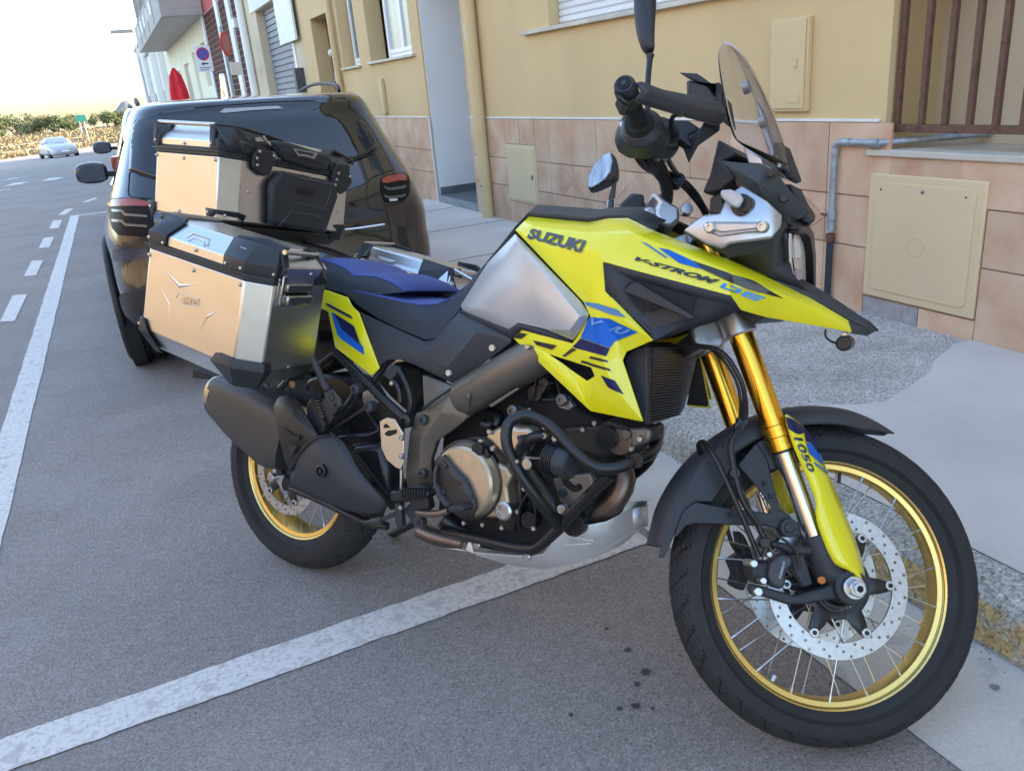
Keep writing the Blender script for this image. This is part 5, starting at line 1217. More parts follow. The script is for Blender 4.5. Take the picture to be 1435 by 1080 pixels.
plate('headlight_bulb', [HF(u, v, .006) for u, v in [(760, 632), (792, 645), (806, 718), (782, 712), (764, 690)]], (-.004, 0, 0), mat('lamp_violet', (.55, .50, .62), .15, .3, coat=1), hl, bev=.002)
plate('headlight_lens', [HF(u, v, .009) for u, v in [(742, 452), (788, 462), (808, 502), (821, 560), (822, 730), (804, 738), (772, 716), (752, 688), (741, 600), (738, 505)]], (-.003, 0, 0), mat('lens_clear', (1, .98, .96), .02, trans=1., ior=1.06), hl, bev=.001)
plate('headlight_hood', [HF(u, v, .02) for u, v in [(738, 432), (760, 418), (800, 425), (818, 455), (830, 560), (831, 735), (822, 735), (813, 560), (799, 478), (785, 460), (742, 448)]], (-.022, 0, 0), blk, bike, bev=.002)
# silver bracket with two bolts
brs = dict(a=(957, 323, -.225), b=(985, 301, -.225), c=(1008, 299, -.225), d=(1018, 275, -.21), e=(1040, 259, -.20), f=(1075, 281, -.20), g=(1097, 301, -.185), h=(1095, 318, -.19), i=(1081, 334, -.205), j=(1022, 341.5, -.225), k=(1012, 349, -.225), l=(990, 342, -.228))
Pi = PP(None, list(brs.values())); kk_ = list(brs); ii = {k: i for i, k in enumerate(kk_)}
brk, _ = shell_mirror('cowl_bracket', Pi, [[ii[c] for c in f.split()] for f in ['a b l', 'b c j l', 'l j k', 'c d e f i j', 'f g h i']], silver_c, .012, tri=True, smooth=25, bev=.004, ky=.45)
pl('bracket_slot', ZF, [(305, 415), (330, 398), (600, 400), (635, 420), (625, 448), (520, 455), (390, 475), (340, 455), (310, 440)], -.2285, .004, mat('silver_slot', (.33, .34, .36), .4, .7), parent=brk, bev=.002)
pl('bracket_bar', ZF, [(365, 405), (590, 407), (590, 432), (400, 452), (365, 440)], -.231, .005, silver_c, parent=brk, bev=.002)
for u, v in ((341, 428), (606, 425)):
    c = Q(*ZF(u, v), -.234); Acc().lathe([(0, .01), (.0115, .01), (.0115, -.002), (.0085, -.005), (.0055, -.005), (.005, -.001), (0, -.001)], c, 24, 'Y', close=False).build('bolt', steel, brk, smooth=40)
ts = Acc(); a_, b_ = Q(*ZF(420, 265), -.25), Q(*ZF(500, 300), -.225)
tsg = grid('turn_signal', [[Q(*ZF(395+ du, 240+dv), -.245) for du, dv in ((0, 0), (50, -5), (100, 15), (118, 45), (95, 90), (60, 82), (20, 50), (0, 30))], [Q(*ZF(398+ du*1.0, 243+dv), -.215) for du, dv in ((0, 0), (50, -5), (100, 15), (118, 45), (95, 90), (60, 82), (20, 50), (0, 30))]], lens, bike, closed=True, caps=True, bev=.004)
pl('indicator_core', ZF, [(425, 252), (490, 270), (500, 300), (470, 318), (430, 290)], -.240, .012, mat('indicator_core', (.75, .76, .78), .2, .5), parent=tsg, bev=.003)
cy('turn_signal_stem', ZF, 512, 308, -.228, .016, .03, blk); cy('turn_signal_stem', ZF, 498, 312, -.222, .021, .012, blk)
tsl = mirrored(tsg); tsl.data.transform(Matrix.Translation((-.06, -.10, -.01)))
# upper dark cowl wing
uw = dict(a=(1008, 224.5, -.21), b=(1072, 231, -.185), c=(1095, 250, -.17), d=(1131, 298, -.12), e=(1120, 308, -.13), f=(1080, 292, -.17), g=(1046, 262, -.20), h=(1062, 255, -.205))
Pi = PP(None, list(uw.values())); ii = {k: i for i, k in enumerate(uw)}
wing, _ = shell_mirror('upper_cowl', Pi, [[ii[c] for c in f.split()] for f in ['a b h', 'b c h', 'c d e h', 'e f h', 'f g h', 'g a h']], mat('cowl_grey', (.045, .048, .052), .42), .01, tri=True, smooth=20, bev=.002, ky=.7)
for u, v in ((650, 152), (713, 280)): cy('cowl_bolt', ZF, u, v, -.20+(.02 if v > 200 else 0), .008, .012, blk)
pl('instrument_mount', ZF, [(380, -20), (480, 60), (400, 90), (470, 180), (400, 240), (330, 260), (300, 250), (335, 170)], -.10, .20, plas, bev=.006)
pl('instrument_mount', ZF, [(340, 280), (400, 240), (410, 330), (395, 362), (335, 360)], -.08, .16, plas_l, bev=.004)
pl('cowl_inner', ZF, [(400, 90), (520, 120), (640, 240), (700, 300), (740, 420), (600, 400), (470, 230)], -.09, .18, blk, bev=.006)
for pts in ([(735, 205), (760, 215), (800, 300), (835, 350), (830, 385), (800, 395), (765, 300)], [(655, 0), (700, 0), (765, 175), (730, 190), (690, 110)]): pl('screen_mount', ZF, pts, .02, .08, plas, bev=.004)
pl('screen_bracket', ZG, [(810, 680), (900, 745), (905, 780), (840, 775)], -.12, .24, silver_c, bev=.003)
# windscreen: curved tinted sheet
near = [((1013, 62), .05, (1024, 61)), ((1008, 68), .085, (1034, 66)), ((1005.5, 80), .115, (1046, 82)), ((1010, 110), .14, (1062, 112)), ((1016, 145), .155, (1078, 150)), ((1024, 180), .165, (1092, 192)), ((1031, 197), .168, (1106, 240))]
rws = []
for (p, w, c) in near:
    a = Q(p[0], p[1], -w); c = Q(c[0], c[1], 0); dx, dz = c.x-a.x, c.z-a.z
    rws.append([Vector((a.x+f*dx, a.y*s_, a.z+f*dz)) for s_, f in ((1, 0), (.9, .38), (.68, .72), (.36, .94), (0, 1), (-.36, .94), (-.68, .72), (-.9, .38), (-1, 0))])
scr = grid('windscreen', rws, smoke, bike, smooth=80, solid=.003, sub=2)
for u, v in ((830, 415), (905, 575)): c = QX(*ZG(u, v), Q(*ZG(u, v), -.03).x); cylinder('screen_knob', Q(*ZG(u, v), -.02), (1, 0, .35), .014, .014, silver_c, bike)
pl('screen_slider', ZG, [(870, 470), (900, 520), (960, 720), (945, 750), (900, 620)], .0, .03, silver_c, bev=.003)

# handlebar (steered): grip, guard, levers
hb0 = S(*ZG(450, 950), -.05); e0 = S(*ZG(250, 395), -.455); e1 = S(*ZG(325, 590), -.335)
tb_('handlebar', ZG, [(452, 955, -.05), (455, 900, -.075), (430, 810, -.12), (395, 740, -.18), (355, 660, -.27), (325, 590, -.335), (300, 540, -.36)], .014, blk, st=True, n=14)
gp_ = Acc(); d = (e0-e1); gg = []
n_ = 26
for i in range(n_+1): gg.append((e1+d*(i/n_)*.86, .0175 if i % 2 else .0155))
gp_.tube([g_[0] for g_ in gg], [g_[1] for g_ in gg], 18, smooth=0); gp_.build('grip', foam, bike, M=MS, smooth=25)
dn = d.normalized()
be = Acc().tube([e0-dn*.055, e0-dn*.02, e0-dn*.004, e0], [.021, .021, .0195, .017], 24, smooth=0).build('bar_end', plas, bike, M=MS, smooth=40)
Acc().tube([e0-dn*.002, e0+dn*.0015], .0125, 20, smooth=0).build('bar_end_core', matt, be); Acc().tube([e0-dn*.0, e0+dn*.003], .005, 12, smooth=0).build('bar_end_screw', plas_l, be)
sk = (S(*ZG(250, 440), -.44)); Acc().tube([e0-dn*.045+Vector((-.004, 0, -.001)), e0-dn*.020+Vector((-.004, 0, -.001))], .0185, 18, smooth=0).build('green_sticker', mat('sticker_green', (.10, .17, .01), .5), be)
# throttle housing and switch gear
th_ = Acc().tube([e1+dn*.0, e1-dn*.012, e1-dn*.05, e1-dn*.07], [.030, .043, .045, .030], 26, smooth=0).build('throttle_housing', plas, bike, M=MS, smooth=30, bev=.003)
Acc().tube([e1+dn*.014, e1+dn*.001], [.027, .030], 26, smooth=0).build('throttle_flange', foam, th_, smooth=30)
pl('switch_housing', ZG, [(235, 560), (260, 530), (330, 520), (420, 560), (480, 600), (470, 690), (400, 705), (300, 700), (245, 670), (228, 620)], -.30, .055, plas, st=True, bev=.01)
pl('brake_reservoir', ZG, [(420, 540), (490, 560), (520, 620), (510, 700), (430, 700), (400, 640)], -.27, .06, blk, st=True, bev=.008)
pl('start_switch', ZG, [(232, 580), (244, 566), (250, 590), (236, 604)], -.31, .02, steel, st=True, bev=.002)
# hand guard
hg = dict(a=(302, 395), b=(330, 388), c=(425, 432), d=(540, 455), e=(690, 488), f=(706, 510), g=(700, 582), h=(560, 548), i=(450, 515), j=(330, 478), k=(296, 470))
def SG(k, y): return S(*ZG(*hg[k]), y)
top_r = [SG('a', -.45), SG('b', -.455), SG('c', -.42), SG('d', -.375), SG('e', -.30), SG('f', -.275)]
bot_r = [SG('k', -.44), SG('j', -.44), SG('i', -.41), SG('h', -.365), S(*ZG(690, 582), -.295), SG('g', -.27)]
grid('hand_guard', [top_r, [(a+b)/2+Vector((.012, -.004, 0)) for a, b in zip(top_r, bot_r)], bot_r], plas_l, bike, M=MS, smooth=40, solid=.012, off=0, bev=.003)
tb_('hand_guard_edge', ZG, [(222, 455, -.45), (265, 488, -.445), (296, 472, -.44), (330, 482, -.44), (450, 518, -.412), (560, 550, -.367), (690, 584, -.297)], .0042, blk, st=True, n=6)
pl('hand_guard', ZG, [(222, 455), (232, 462), (262, 470), (300, 475), (268, 515), (245, 505)], -.44, .03, plas, st=True, bev=.004)
shell('hand_guard_wing', [S(*ZG(*p), y) for p, y in (((690, 500), -.28), ((712, 520), -.26), ((705, 620), -.24), ((600, 690), -.22), ((555, 770), -.20), ((525, 690), -.20), ((620, 600), -.24), ((640, 560), -.27))], [[0, 1, 2, 7], [2, 6, 7], [2, 3, 6], [3, 4, 5, 6]], plas, .006, st=True, tri=True, bev=.002)
pl('instrument_screen', ZG, [(545, 380), (680, 400), (690, 385), (715, 400), (718, 500), (700, 520), (545, 470)], -.06, .02, blk, bev=.004)
pl('instrument_screen', ZG, [(508, 342), (595, 347), (655, 392), (640, 405), (570, 378), (540, 362)], -.05, .06, plas, bev=.003)
pl('instrument_frame', ZG, [(556, 378), (570, 382), (640, 402), (685, 392), (695, 398), (690, 470), (680, 470), (684, 402), (642, 412), (565, 390), (560, 460), (548, 456)], -.062, .01, plas_l, bev=.002)
pl('instrument_back', ZG, [(700, 440), (725, 470), (745, 600), (700, 560)], -.03, .06, blk, bev=.004)
pl('lever_perch', ZG, [(430, 560), (560, 570), (620, 610), (560, 640), (580, 700), (520, 660), (470, 650), (440, 700), (420, 620)], -.22, .03, blk, st=True, bev=.004)
tb_('brake_lever', ZG, [(500, 660, -.25), (480, 620, -.29), (475, 575, -.33), (490, 545, -.36), (520, 540, -.39)], [.007, .006, .005, .005, .006], blk, st=True)
for u, v in ((428, 720), (463, 720), (452, 705), (415, 690)): cy('lever_screw', ZG, u, v, -.235, .007, .03, steel, st=True, n=12)
pl('clutter_block', ZG, [(400, 640), (520, 640), (515, 700), (470, 735), (410, 735)], -.20, .04, matt, st=True, bev=.006)
bpy.data.objects['clutter_block'].name = 'master_cylinder'
# cables between bars and headstock
for pts, r in (([(310, 710, -.24), (330, 760, -.2), (380, 800, -.15), (470, 830, -.08), (540, 880, -.04), (610, 960, -.02), (640, 1010, 0)], .009), ([(350, 705, -.22), (370, 770, -.18), (430, 810, -.12), (520, 850, -.06), (590, 920, -.03), (630, 990, 0)], .008),
               ([(455, 735, -.21), (465, 765, -.18), (500, 820, -.1), (560, 900, -.04), (620, 980, 0)], .006), ([(300, 700, -.25), (315, 745, -.22), (350, 790, -.16), (400, 820, -.12), (440, 870, -.09)], .007)):
    tb_('control_cable', ZG, pts, r, blk, st=True)
cy('cable_tie', ZG, 510, 845, -.09, .016, .03, blk, st=True)
# risers and clamp (light grey castings)
pl('bar_clamp', ZG, [(380, 915), (420, 905), (440, 930), (480, 960), (515, 975), (520, 1040), (470, 1075), (420, 1060), (400, 1010), (420, 960)], -.075, .15, silver_c, st=True, bev=.008)
pl('bar_clamp', ZG, [(345, 985), (385, 970), (405, 1000), (440, 1010), (410, 1040), (370, 1035)], -.06, .12, silver_c, st=True, bev=.006)
pl('ignition_block', ZG, [(230, 965), (290, 908), (350, 915), (352, 1000), (310, 1060), (230, 1040)], .02, .08, plas, st=True, bev=.008)
cy('fork_cap_nut', ZG, 335, 975, .03, .012, .02, plas_l, st=True); cy('steering_nut', ZG, 553, 985, -.105, .013, .02, steel, st=True)
pl('switch_block', ZG, [(130, 1000), (160, 980), (230, 990), (230, 1020), (130, 1020)], .12, .05, plas, st=True, bev=.006)
# right mirror, seen from behind the bar end
ms = tb_('mirror_stem', ZG, [(362, 560, -.33), (363, 400, -.33), (372, 290, -.33), (374, 262, -.33)], [.006, .006, .0065, .009], blk, st=True)
rws = []
for v, u0, u1 in ((258, 345, 400), (225, 322, 402), (180, 302, 405), (120, 290, 408), (60, 284, 414), (0, 283, 417), (-60, 286, 416), (-95, 300, 405)):
    a, b = S(*ZG(u0, v), -.33), S(*ZG(u1, v), -.33); m_ = (a+b)/2; dx_ = (b-a)
    rws.append([a, a*.7+b*.3+Vector((0, -.022, 0)), a*.3+b*.7+Vector((0, -.026, 0)), b, a*.3+b*.7+Vector((0, .012, 0)), a*.7+b*.3+Vector((0, .012, 0))])
grid('right_mirror', rws, plas, bike, M=MS, closed=True, caps=True, smooth=50, sub=1)
bpy.data.objects['right_mirror'].name = 'mirror'
# left mirror with its reflecting glass towards the camera
Lm = [ZG(82, 880), ZG(85, 835), ZG(110, 780), ZG(150, 735), ZG(185, 720), ZG(195, 760), ZG(185, 810), ZG(150, 855), ZG(95, 885)]
P1 = [S(*p, .40) for p in Lm]; vv = (toC := None)
mg = plate('mirror_glass', P1, (.003, .004, 0), mat('bike_mirror_glass', (.42, .42, .43), .06, 1., n=60, amt=.4, stretch=(1, 1, .2)), bike, bev=0, M=MS)
P2 = [S(*ZG(*p), .41) for p in ((78, 885), (82, 830), (108, 775), (150, 728), (190, 716), (215, 745), (222, 800), (218, 832), (195, 850), (150, 872), (100, 890))]
plate('mirror', P2, (.014, .04, .0), plas, bike, bev=.008, M=MS)
tb_('mirror_stem', ZG, [(205, 838, .43), (210, 855, .43), (205, 880, .42), (195, 930, .40), (185, 1000, .37)], [.010, .005, .006, .009, .009], plas_l, st=True)
pl('mirror_clamp', ZG, [(175, 945), (215, 935), (212, 975), (195, 1025), (168, 1022)], .385, .02, silver_c, st=True, bev=.003)
pl('mirror_clamp_slot', ZG, [(180, 958), (192, 956), (186, 995), (175, 1000)], .384, .004, blk, st=True, bev=0)
pl('left_grip', ZG, [(120, 1005), (150, 985), (225, 985), (235, 1040), (140, 1045)], .30, .10, foam, st=True, bev=.015)
bpy.data.objects['left_grip'].name = 'grip'

# ---------------------------------------------------------------- frame, engine, radiator
rd = [QX(*ZE(*p), 1.215) for p in ((700, 690), (690, 800), (685, 900), (690, 1060), (700, 1068), (850, 1020), (875, 990), (945, 700), (930, 685))]
rad = plate('radiator', rd, (-.035, 0, 0), blk, bike, bev=.003)
fin = Acc(); L0, L1_, Rt0, Rt1 = Vector(rd[0]), Vector(rd[3]), Vector(rd[7]), Vector(rd[5])
nf = 26
for i in range(nf):
    t = (i+.6)/(nf+.4); a = L0.lerp(L1_, t); b = Rt0.lerp(Rt1, t); a = a.lerp(b, .05); b = b.lerp(a, .06)
    fin.prism([a+Vector((.001, 0, -.0012)), b+Vector((.001, 0, -.0012)), b+Vector((.001, 0, .0012)), a+Vector((.001, 0, .0012))], (.007, 0, 0))
fin.build('radiator_fins', mat('fin_grey', (.07, .07, .075), .45, .4), rad, smooth=0)
pl('radiator_tank', ZE, [(590, 745), (640, 700), (700, 690), (700, 1066), (685, 1060), (640, 950), (600, 820)], -.20, .02, plas, bev=.004)
shell('left_cowl_inner', PP(ZE, [(945, 720, .14), (990, 960, .20), (985, 978, .20), (885, 970, .18), (915, 830, .16)]), [[0, 1, 2, 3, 4]], plas, .006, tri=True, bev=.002)
bpy.data.objects['left_cowl_inner'].name = 'inner_cowl'
tb_('cowl_edge', ZE, [(945, 720, .142), (990, 960, .202), (985, 980, .202), (890, 972, .182)], .0025, yel, smooth=2)
# engine block mass
pl('engine_block', ZD, [(-130, 330), (0, 250), (60, 150), (200, 130), (400, 250), (560, 340), (640, 370), (660, 480), (640, 560), (600, 640), (560, 820), (480, 900), (380, 960), (100, 960), (-60, 930), (-160, 800)], -.13, .26, matt, bev=.01)
pl('cylinder_head', ZD, [(430, 400), (600, 390), (650, 360), (760, 400), (850, 400), (860, 460), (800, 510), (700, 520), (600, 545), (480, 500)], -.155, .07, mat('engine_dark', (.05, .047, .045), .45, .5), bev=.008)
cy('head_cover', ZD, 640, 450, -.175, .026, .06, blk); cy('head_bolt', ZD, 730, 435, -.172, .011, .03, bronze_d); cy('head_cover', ZD, 700, 470, -.165, .03, .03, header_m)
pl('head_casting', ZD, [(640, 420), (720, 410), (820, 400), (850, 420), (840, 470), (700, 520), (660, 500)], -.160, .03, mat('grey_casting', (.22, .20, .18), .45, .6), bev=.006)
for u, v in ((800, 455), (585, 380), (530, 410), (760, 500)): bolt(ZD, u, v, -.18, .007)
pl('engine_case', ZD, [(380, 640), (560, 615), (580, 660), (560, 740), (470, 780), (420, 760)], -.15, .05, mat('grey_casting', (.22, .20, .18), .45, .6), bev=.006)
cy('case_plug', ZD, 430, 712, -.158, .010, .02, plas_l)
# clutch cover
cc_ = Q(656, 672, -.20)
ccv = Acc().lathe([(0, .06), (.101, .06), (.101, .012), (.097, 0), (.092, -.006), (.088, -.022), (.082, -.028), (0, -.028)], cc_, 72, 'Y', close=False).build('clutch_cover', bronze, bike, smooth=30)
Acc().lathe([(.1015, .012), (.1015, -.002), (.0965, -.004), (.0965, .012)], cc_, 72, 'Y').build('cover_gasket', blk, ccv, smooth=30)
bpy.context.view_layer.update(); bve = bvh_of([ccv])
fp = [(355, 528), (330, 545), (308, 580), (298, 620), (300, 680), (318, 730), (345, 770), (380, 795), (440, 815), (490, 812), (523, 780), (500, 745), (480, 690), (455, 640), (400, 585)]
fp = [(min(u, 505), v) for u, v in fp]
fpo = lay('cover_plate', [ZC(*p) for p in fp], [list(range(len(fp)))], bve, mat('cover_plate_dark', (.05, .045, .045), .45, .4), ccv, off=.006, cuts=2, solid=.008)
laytext('lettering', 'SUZUKI', [ZC(325, 660), ZC(430, 672), ZC(432, 655), ZC(326, 640)], bvh_of([fpo]), mat('lettering_bronze', (.09, .06, .05), .4, .5), ccv, off=.003, bold=.03)
for u, v in ((344, 580), (337, 710), (464, 733)): bolt(ZC, u, v, -.242, .009, plas_l, parent=ccv)
# crankcase flange with bolts
pl('crankcase', ZC, [(560, 550), (600, 570), (640, 590), (668, 630), (640, 680), (650, 760), (655, 810), (620, 835), (520, 825), (500, 800), (560, 760), (590, 700), (590, 620)], -.200, .05, mat('engine_bronze_2', (.48, .38, .27), .38, .75), bev=.008)
c = Q(*ZC(628, 795), -.20); Acc().lathe([(0, .03), (.024, .03), (.024, -.004), (.019, -.008), (.014, -.008), (.012, -.002), (0, -.002)], c, 32, 'Y', close=False).build('oil_plug', steel, bike, smooth=35)
cy('sight_glass', ZC, 500, 505, -.225, .016, .02, blk); pl('clutch_arm', ZC, [(465, 485), (540, 500), (560, 540), (520, 560), (480, 540)], -.215, .03, blk, bev=.005)
for u, v in ((390, 483), (440, 852), (528, 860), (620, 874), (695, 798), (725, 690), (890, 600 - 0), (660, 575), (770, 878)): bolt(ZC, u, v, -.19, .0065)
# water pump housing, bronze
wp = pl('water_pump', ZC, [(530, 450), (560, 420), (600, 400), (650, 385), (690, 400), (740, 400), (770, 430), (740, 480), (720, 530), (660, 560), (600, 510), (560, 470)], -.20, .05, bronze, bev=.01)
for u, v in ((520, 465), (560, 420), (575, 500)): bolt(ZC, u, v, -.205, .007, parent=wp)
tb_('water_hose', ZC, [(530, 380, -.16), (560, 390, -.16), (575, 350, -.14)], .013, blk); tb_('water_hose', ZC, [(590, 395, -.16), (600, 350, -.15), (560, 330, -.14)], .012, blk)
# coolant pipe, shiny
tb_('coolant_pipe', ZD, [(225, 528, -.26), (240, 490, -.27), (290, 450, -.275), (345, 440, -.27)], [.011, .013, .013, .012], blk)
tb_('coolant_hose', ZD, [(345, 440, -.262), (380, 430, -.25), (400, 400, -.22)], .014, plas)
for u, v in ((350, 395), (398, 452), (430, 475), (345, 440)): bolt(ZD, u, v, -.275, .008)
tb_('coolant_hose', ZD, [(255, 560, -.21), (290, 620, -.20), (350, 700, -.19), (390, 780, -.19), (400, 850, -.18)], .017, blk)
tb_('coolant_hose', ZD, [(240, 440, -.20), (260, 540, -.21), (270, 585, -.21)], .012, plas); cy('hose_clamp', ZD, 262, 575, -.23, .013, .012, steel); cy('hose_clamp', ZD, 425, 790, -.21, .011, .02, steel)
pl('wiring_duct', ZD, [(150, 620), (230, 600), (240, 760), (200, 900), (120, 870)], -.165, .03, blk, bev=.006)
for pts in ([(225, 880, -.19), (230, 780, -.20), (270, 710, -.20)], [(300, 880, -.18), (305, 800, -.19), (290, 720, -.19)], [(310, 170, -.16), (290, 240, -.17), (260, 310, -.17)], [(330, 0, -.12), (420, 240, -.16), (340, 270, -.17)]): tb_('wire', ZD, pts, .0028, blk)
for u, v, r_ in ((270, 840, .022), (300, 240, .02), (330, 215, .012), (340, 130+60, .014), (480, 860, .03)): cy('sensor', ZD, u, v, -.16, r_, .03, blk)
# engine mounts
for u, v in ((195, 322), (428, 272)):
    pl('engine_mount', ZD, [(u-25, v-15), (u, v-25), (u+30, v-10), (u+55, v+30), (u+30, v+50) if u > 300 else (u+60, v), (u-15, v+35)], -.20, .02, mat('mount_plate', (.28, .27, .26), .4, .7), bev=.003)
    c = Q(*ZD(u, v), -.212); Acc().lathe([(0, .01), (.014, .01), (.014, -.002), (.010, -.006), (.006, -.006), (.005, -.001), (0, -.001)], c, 20, 'Y', close=False).build('mount_bolt', mat('bolt_grey', (.16, .16, .16), .35, .8), bike, smooth=35)
# frame: main spar and pivot plate
sp_a, sp_b = Q(*ZC(755, 80), -.17), Q(*ZC(440, 262), -.19)
Acc().tube([sp_a+(sp_a-sp_b)*.2, sp_a, sp_b, sp_b+(sp_b-sp_a)*.10], [.050, .050, .047, .030], 28, smooth=0).build('frame_spar', bronze_d, bike, smooth=40)
Acc().tube([Q(*ZC(455, 165), -.20), Q(*ZC(462, 260), -.236), Q(*ZC(455, 340), -.2)], .004, 8, smooth=3).build('weld_bead', bronze_d, bike)
pv = dict(a=(240, 150, -.17), b=(390, 205, -.19), c=(388, 262, -.20), d=(470, 345, -.20), e=(405, 402, -.20), f=(310, 470, -.195), g=(285, 560, -.19), h=(292, 685, -.185), i=(168, 692, -.185), j=(162, 600, -.185), k=(180, 430, -.185), l=(212, 330, -.185), m=(250, 318, -.18), n=(330, 330, -.215), o=(240, 450, -.205), p=(230, 600, -.20))
Pi = PP(ZC, list(pv.values())); ii = {k: i for i, k in enumerate(pv)}
shell('frame_pivot_plate', Pi, [[ii[c] for c in f.split()] for f in ['a b n m', 'b c d n', 'd e n', 'e f o n', 'f g p o', 'g h i p', 'i j p', 'j k o p', 'k l o', 'l m n o']], bronze_d, .03, tri=True, smooth=30, bev=.004)
tb_('frame_ridge', ZC, [(250, 312, -.19), (300, 270, -.205), (385, 215, -.205)], .004, plas)
for u, v, y in ((244, 366, -.205), (240, 619, -.205)):
    c = Q(*ZC(u, v), y); Acc().lathe([(0, .01), (.013, .01), (.013, -.002), (.009, -.005), (.006, -.005), (.005, 0), (0, 0)], c, 20, 'Y', close=False).build('frame_bolt', plas_l, bike, smooth=35)
pl('frame_fitting', ZD, [(80, 295), (215, 212), (228, 220), (95, 308)], -.215, .01, mat('bolt_grey', (.16, .16, .16), .35, .8), bev=.002)
# crash bars: black tubes
tb_('crash_bar', ZD, [(420, 872, -.22), (350, 780, -.27), (260, 660, -.30), (200, 560, -.31), (168, 470, -.31), (175, 390, -.30), (215, 355, -.29), (270, 345, -.28), (340, 370, -.28), (400, 415, -.29), (470, 490, -.30), (530, 550, -.30), (600, 590, -.29), (680, 592, -.27), (760, 565, -.24), (830, 535, -.18), (870, 500, -.12), (885, 450, -.05), (890, 400, .02)], .0132, blk, n=14, smooth=5)
tb_('crash_bar', ZD, [(-130, 890, -.17), (-60, 905, -.18), (50, 930, -.19), (180, 962, -.20), (280, 975, -.21), (330, 955, -.215), (420, 868, -.22), (520, 760, -.23), (600, 680, -.24), (665, 622, -.255)], .0132, blk, n=14, smooth=5)
tb_('crash_bar', ZD, [(665, 640, .16), (740, 640, .14), (840, 560, .10), (880, 440, .06)], .0132, blk, n=12)
bolt(ZD, 220, 560, -.325, .005, steel); cy('bar_joint', ZD, 780, 560, -.245, .016, .01, blk)
# auxiliary lamp on the bar
la, lb_ = Q(*ZD(455, 565), -.30), Q(*ZD(375, 560), -.28)
dv = Vector((1, -.15, -.05)).normalized(); cl_ = Q(*ZD(440, 565), -.29)
fl = Acc().tube([cl_-dv*.035, cl_-dv*.034, cl_+dv*.015, cl_+dv*.022], [.026, .034, .035, .032], 32, smooth=0)
for i in range(9):
    a = 2*pi*i/9; 
    pv_ = cl_-dv*.03
flo = fl.build('auxiliary_lamp', plas, bike, smooth=35, bev=.002)
for i in range(5): Acc().tube([cl_-dv*(.012+.006*i), cl_-dv*(.0145+.006*i)], .0375, 32, smooth=0).build('cooling_fin', blk, flo, smooth=30)
Acc().tube([cl_+dv*.0215, cl_+dv*.024], .029, 32, smooth=0).build('lamp_lens', mat('dark_lens', (.05, .05, .055), .08, coat=1), flo)
tb_('lamp_bracket', ZD, [(440, 620, -.285), (450, 660, -.27), (490, 690, -.25), (515, 680, -.25)], .008, blk, parent=None)
tb_('wire', ZD, [(258, 543, -.27), (350, 548, -.28)], .003, steel)
# exhaust header
tb_('exhaust_header', ZD, [(700, 560, -.05), (722, 610, -.07), (725, 670, -.08), (690, 740, -.09), (630, 790, -.09), (560, 820, -.09), (480, 850, -.09)], .025, header_m, n=18)
tb_('exhaust_header', ZD, [(480, 850, -.06), (250, 940, -.06), (50, 920, -.10), (-60, 880, -.13), (-130, 830, -.15)], .026, blk, n=14)
tb_('exhaust_header', ZC, [(220, 880, -.15), (300, 915, -.13), (430, 945, -.10)], .024, header_m, n=14)
pl('oil_filter', ZD, [(470, 830), (560, 790), (620, 790), (640, 830), (600, 870), (480, 870)], -.09, .12, blk, bev=.015)
# skid plate
sk = dict(a=(640, 768, -.13), b=(656, 758.5, -.14), c=(652, 771, -.14), d=(663, 774, -.14), e=(742, 780, -.15), f=(762, 776, -.155), g=(772, 762, -.155), h=(796, 741, -.155), i=(850, 731, -.12), j=(887, 712, -.045), k=(887, 741, -.045), l=(850, 770, -.09), m=(808, 789, -.115), n=(762, 797.5, -.11), o=(720, 793, -.105), p=(668, 778, -.11), b2=(660, 760, -.14))
Pi = PP(None, list(sk.values())); ii = {k: i for i, k in enumerate(sk)}
skp, skl = shell_mirror('skid_plate', Pi, [[ii[c] for c in f.split()] for f in ['b b2 d c', 'd e o p', 'e f n o', 'f g h m n', 'h i l m', 'i j k l']], mat('skid_aluminium', (.78, .78, .78), .5, .75, n=20, amt=.06), .004, tri=True, smooth=35, bev=.002)
a_ = [Q(*sk[k]) for k in 'k l m n o p'.split()]
grid('skid_plate_floor', [[p, Vector((p.x, 0, p.z-.012)), Vector((p.x, -p.y, p.z))] for p in a_], MATS['skid_aluminium'], bike, solid=.004, smooth=50)
a_ = [Q(*sk[k]) for k in 'j k'.split()]
grid('skid_plate_floor', [[p, Vector((p.x+.02, 0, p.z)), Vector((p.x, -p.y, p.z))] for p in a_], MATS['skid_aluminium'], bike, solid=.004, smooth=50)
shell('skid_plate_tab', PP(None, [(623, 768, -.14), (657, 758, -.14), (655, 772, -.14), (640, 768.5, -.14)]), [[0, 3, 2]], MATS['skid_aluminium'], .004)
for u, v in ((500, 955), (735, 1012)): bolt(ZC, u, v, -.158, .011)
tb_('embossed_slot', ZD, [(445, 955, -.158), (475, 915, -.158), (580, 938, -.157), (570, 948, -.157), (445, 957, -.158)], .0022, MATS['skid_aluminium'], smooth=1)

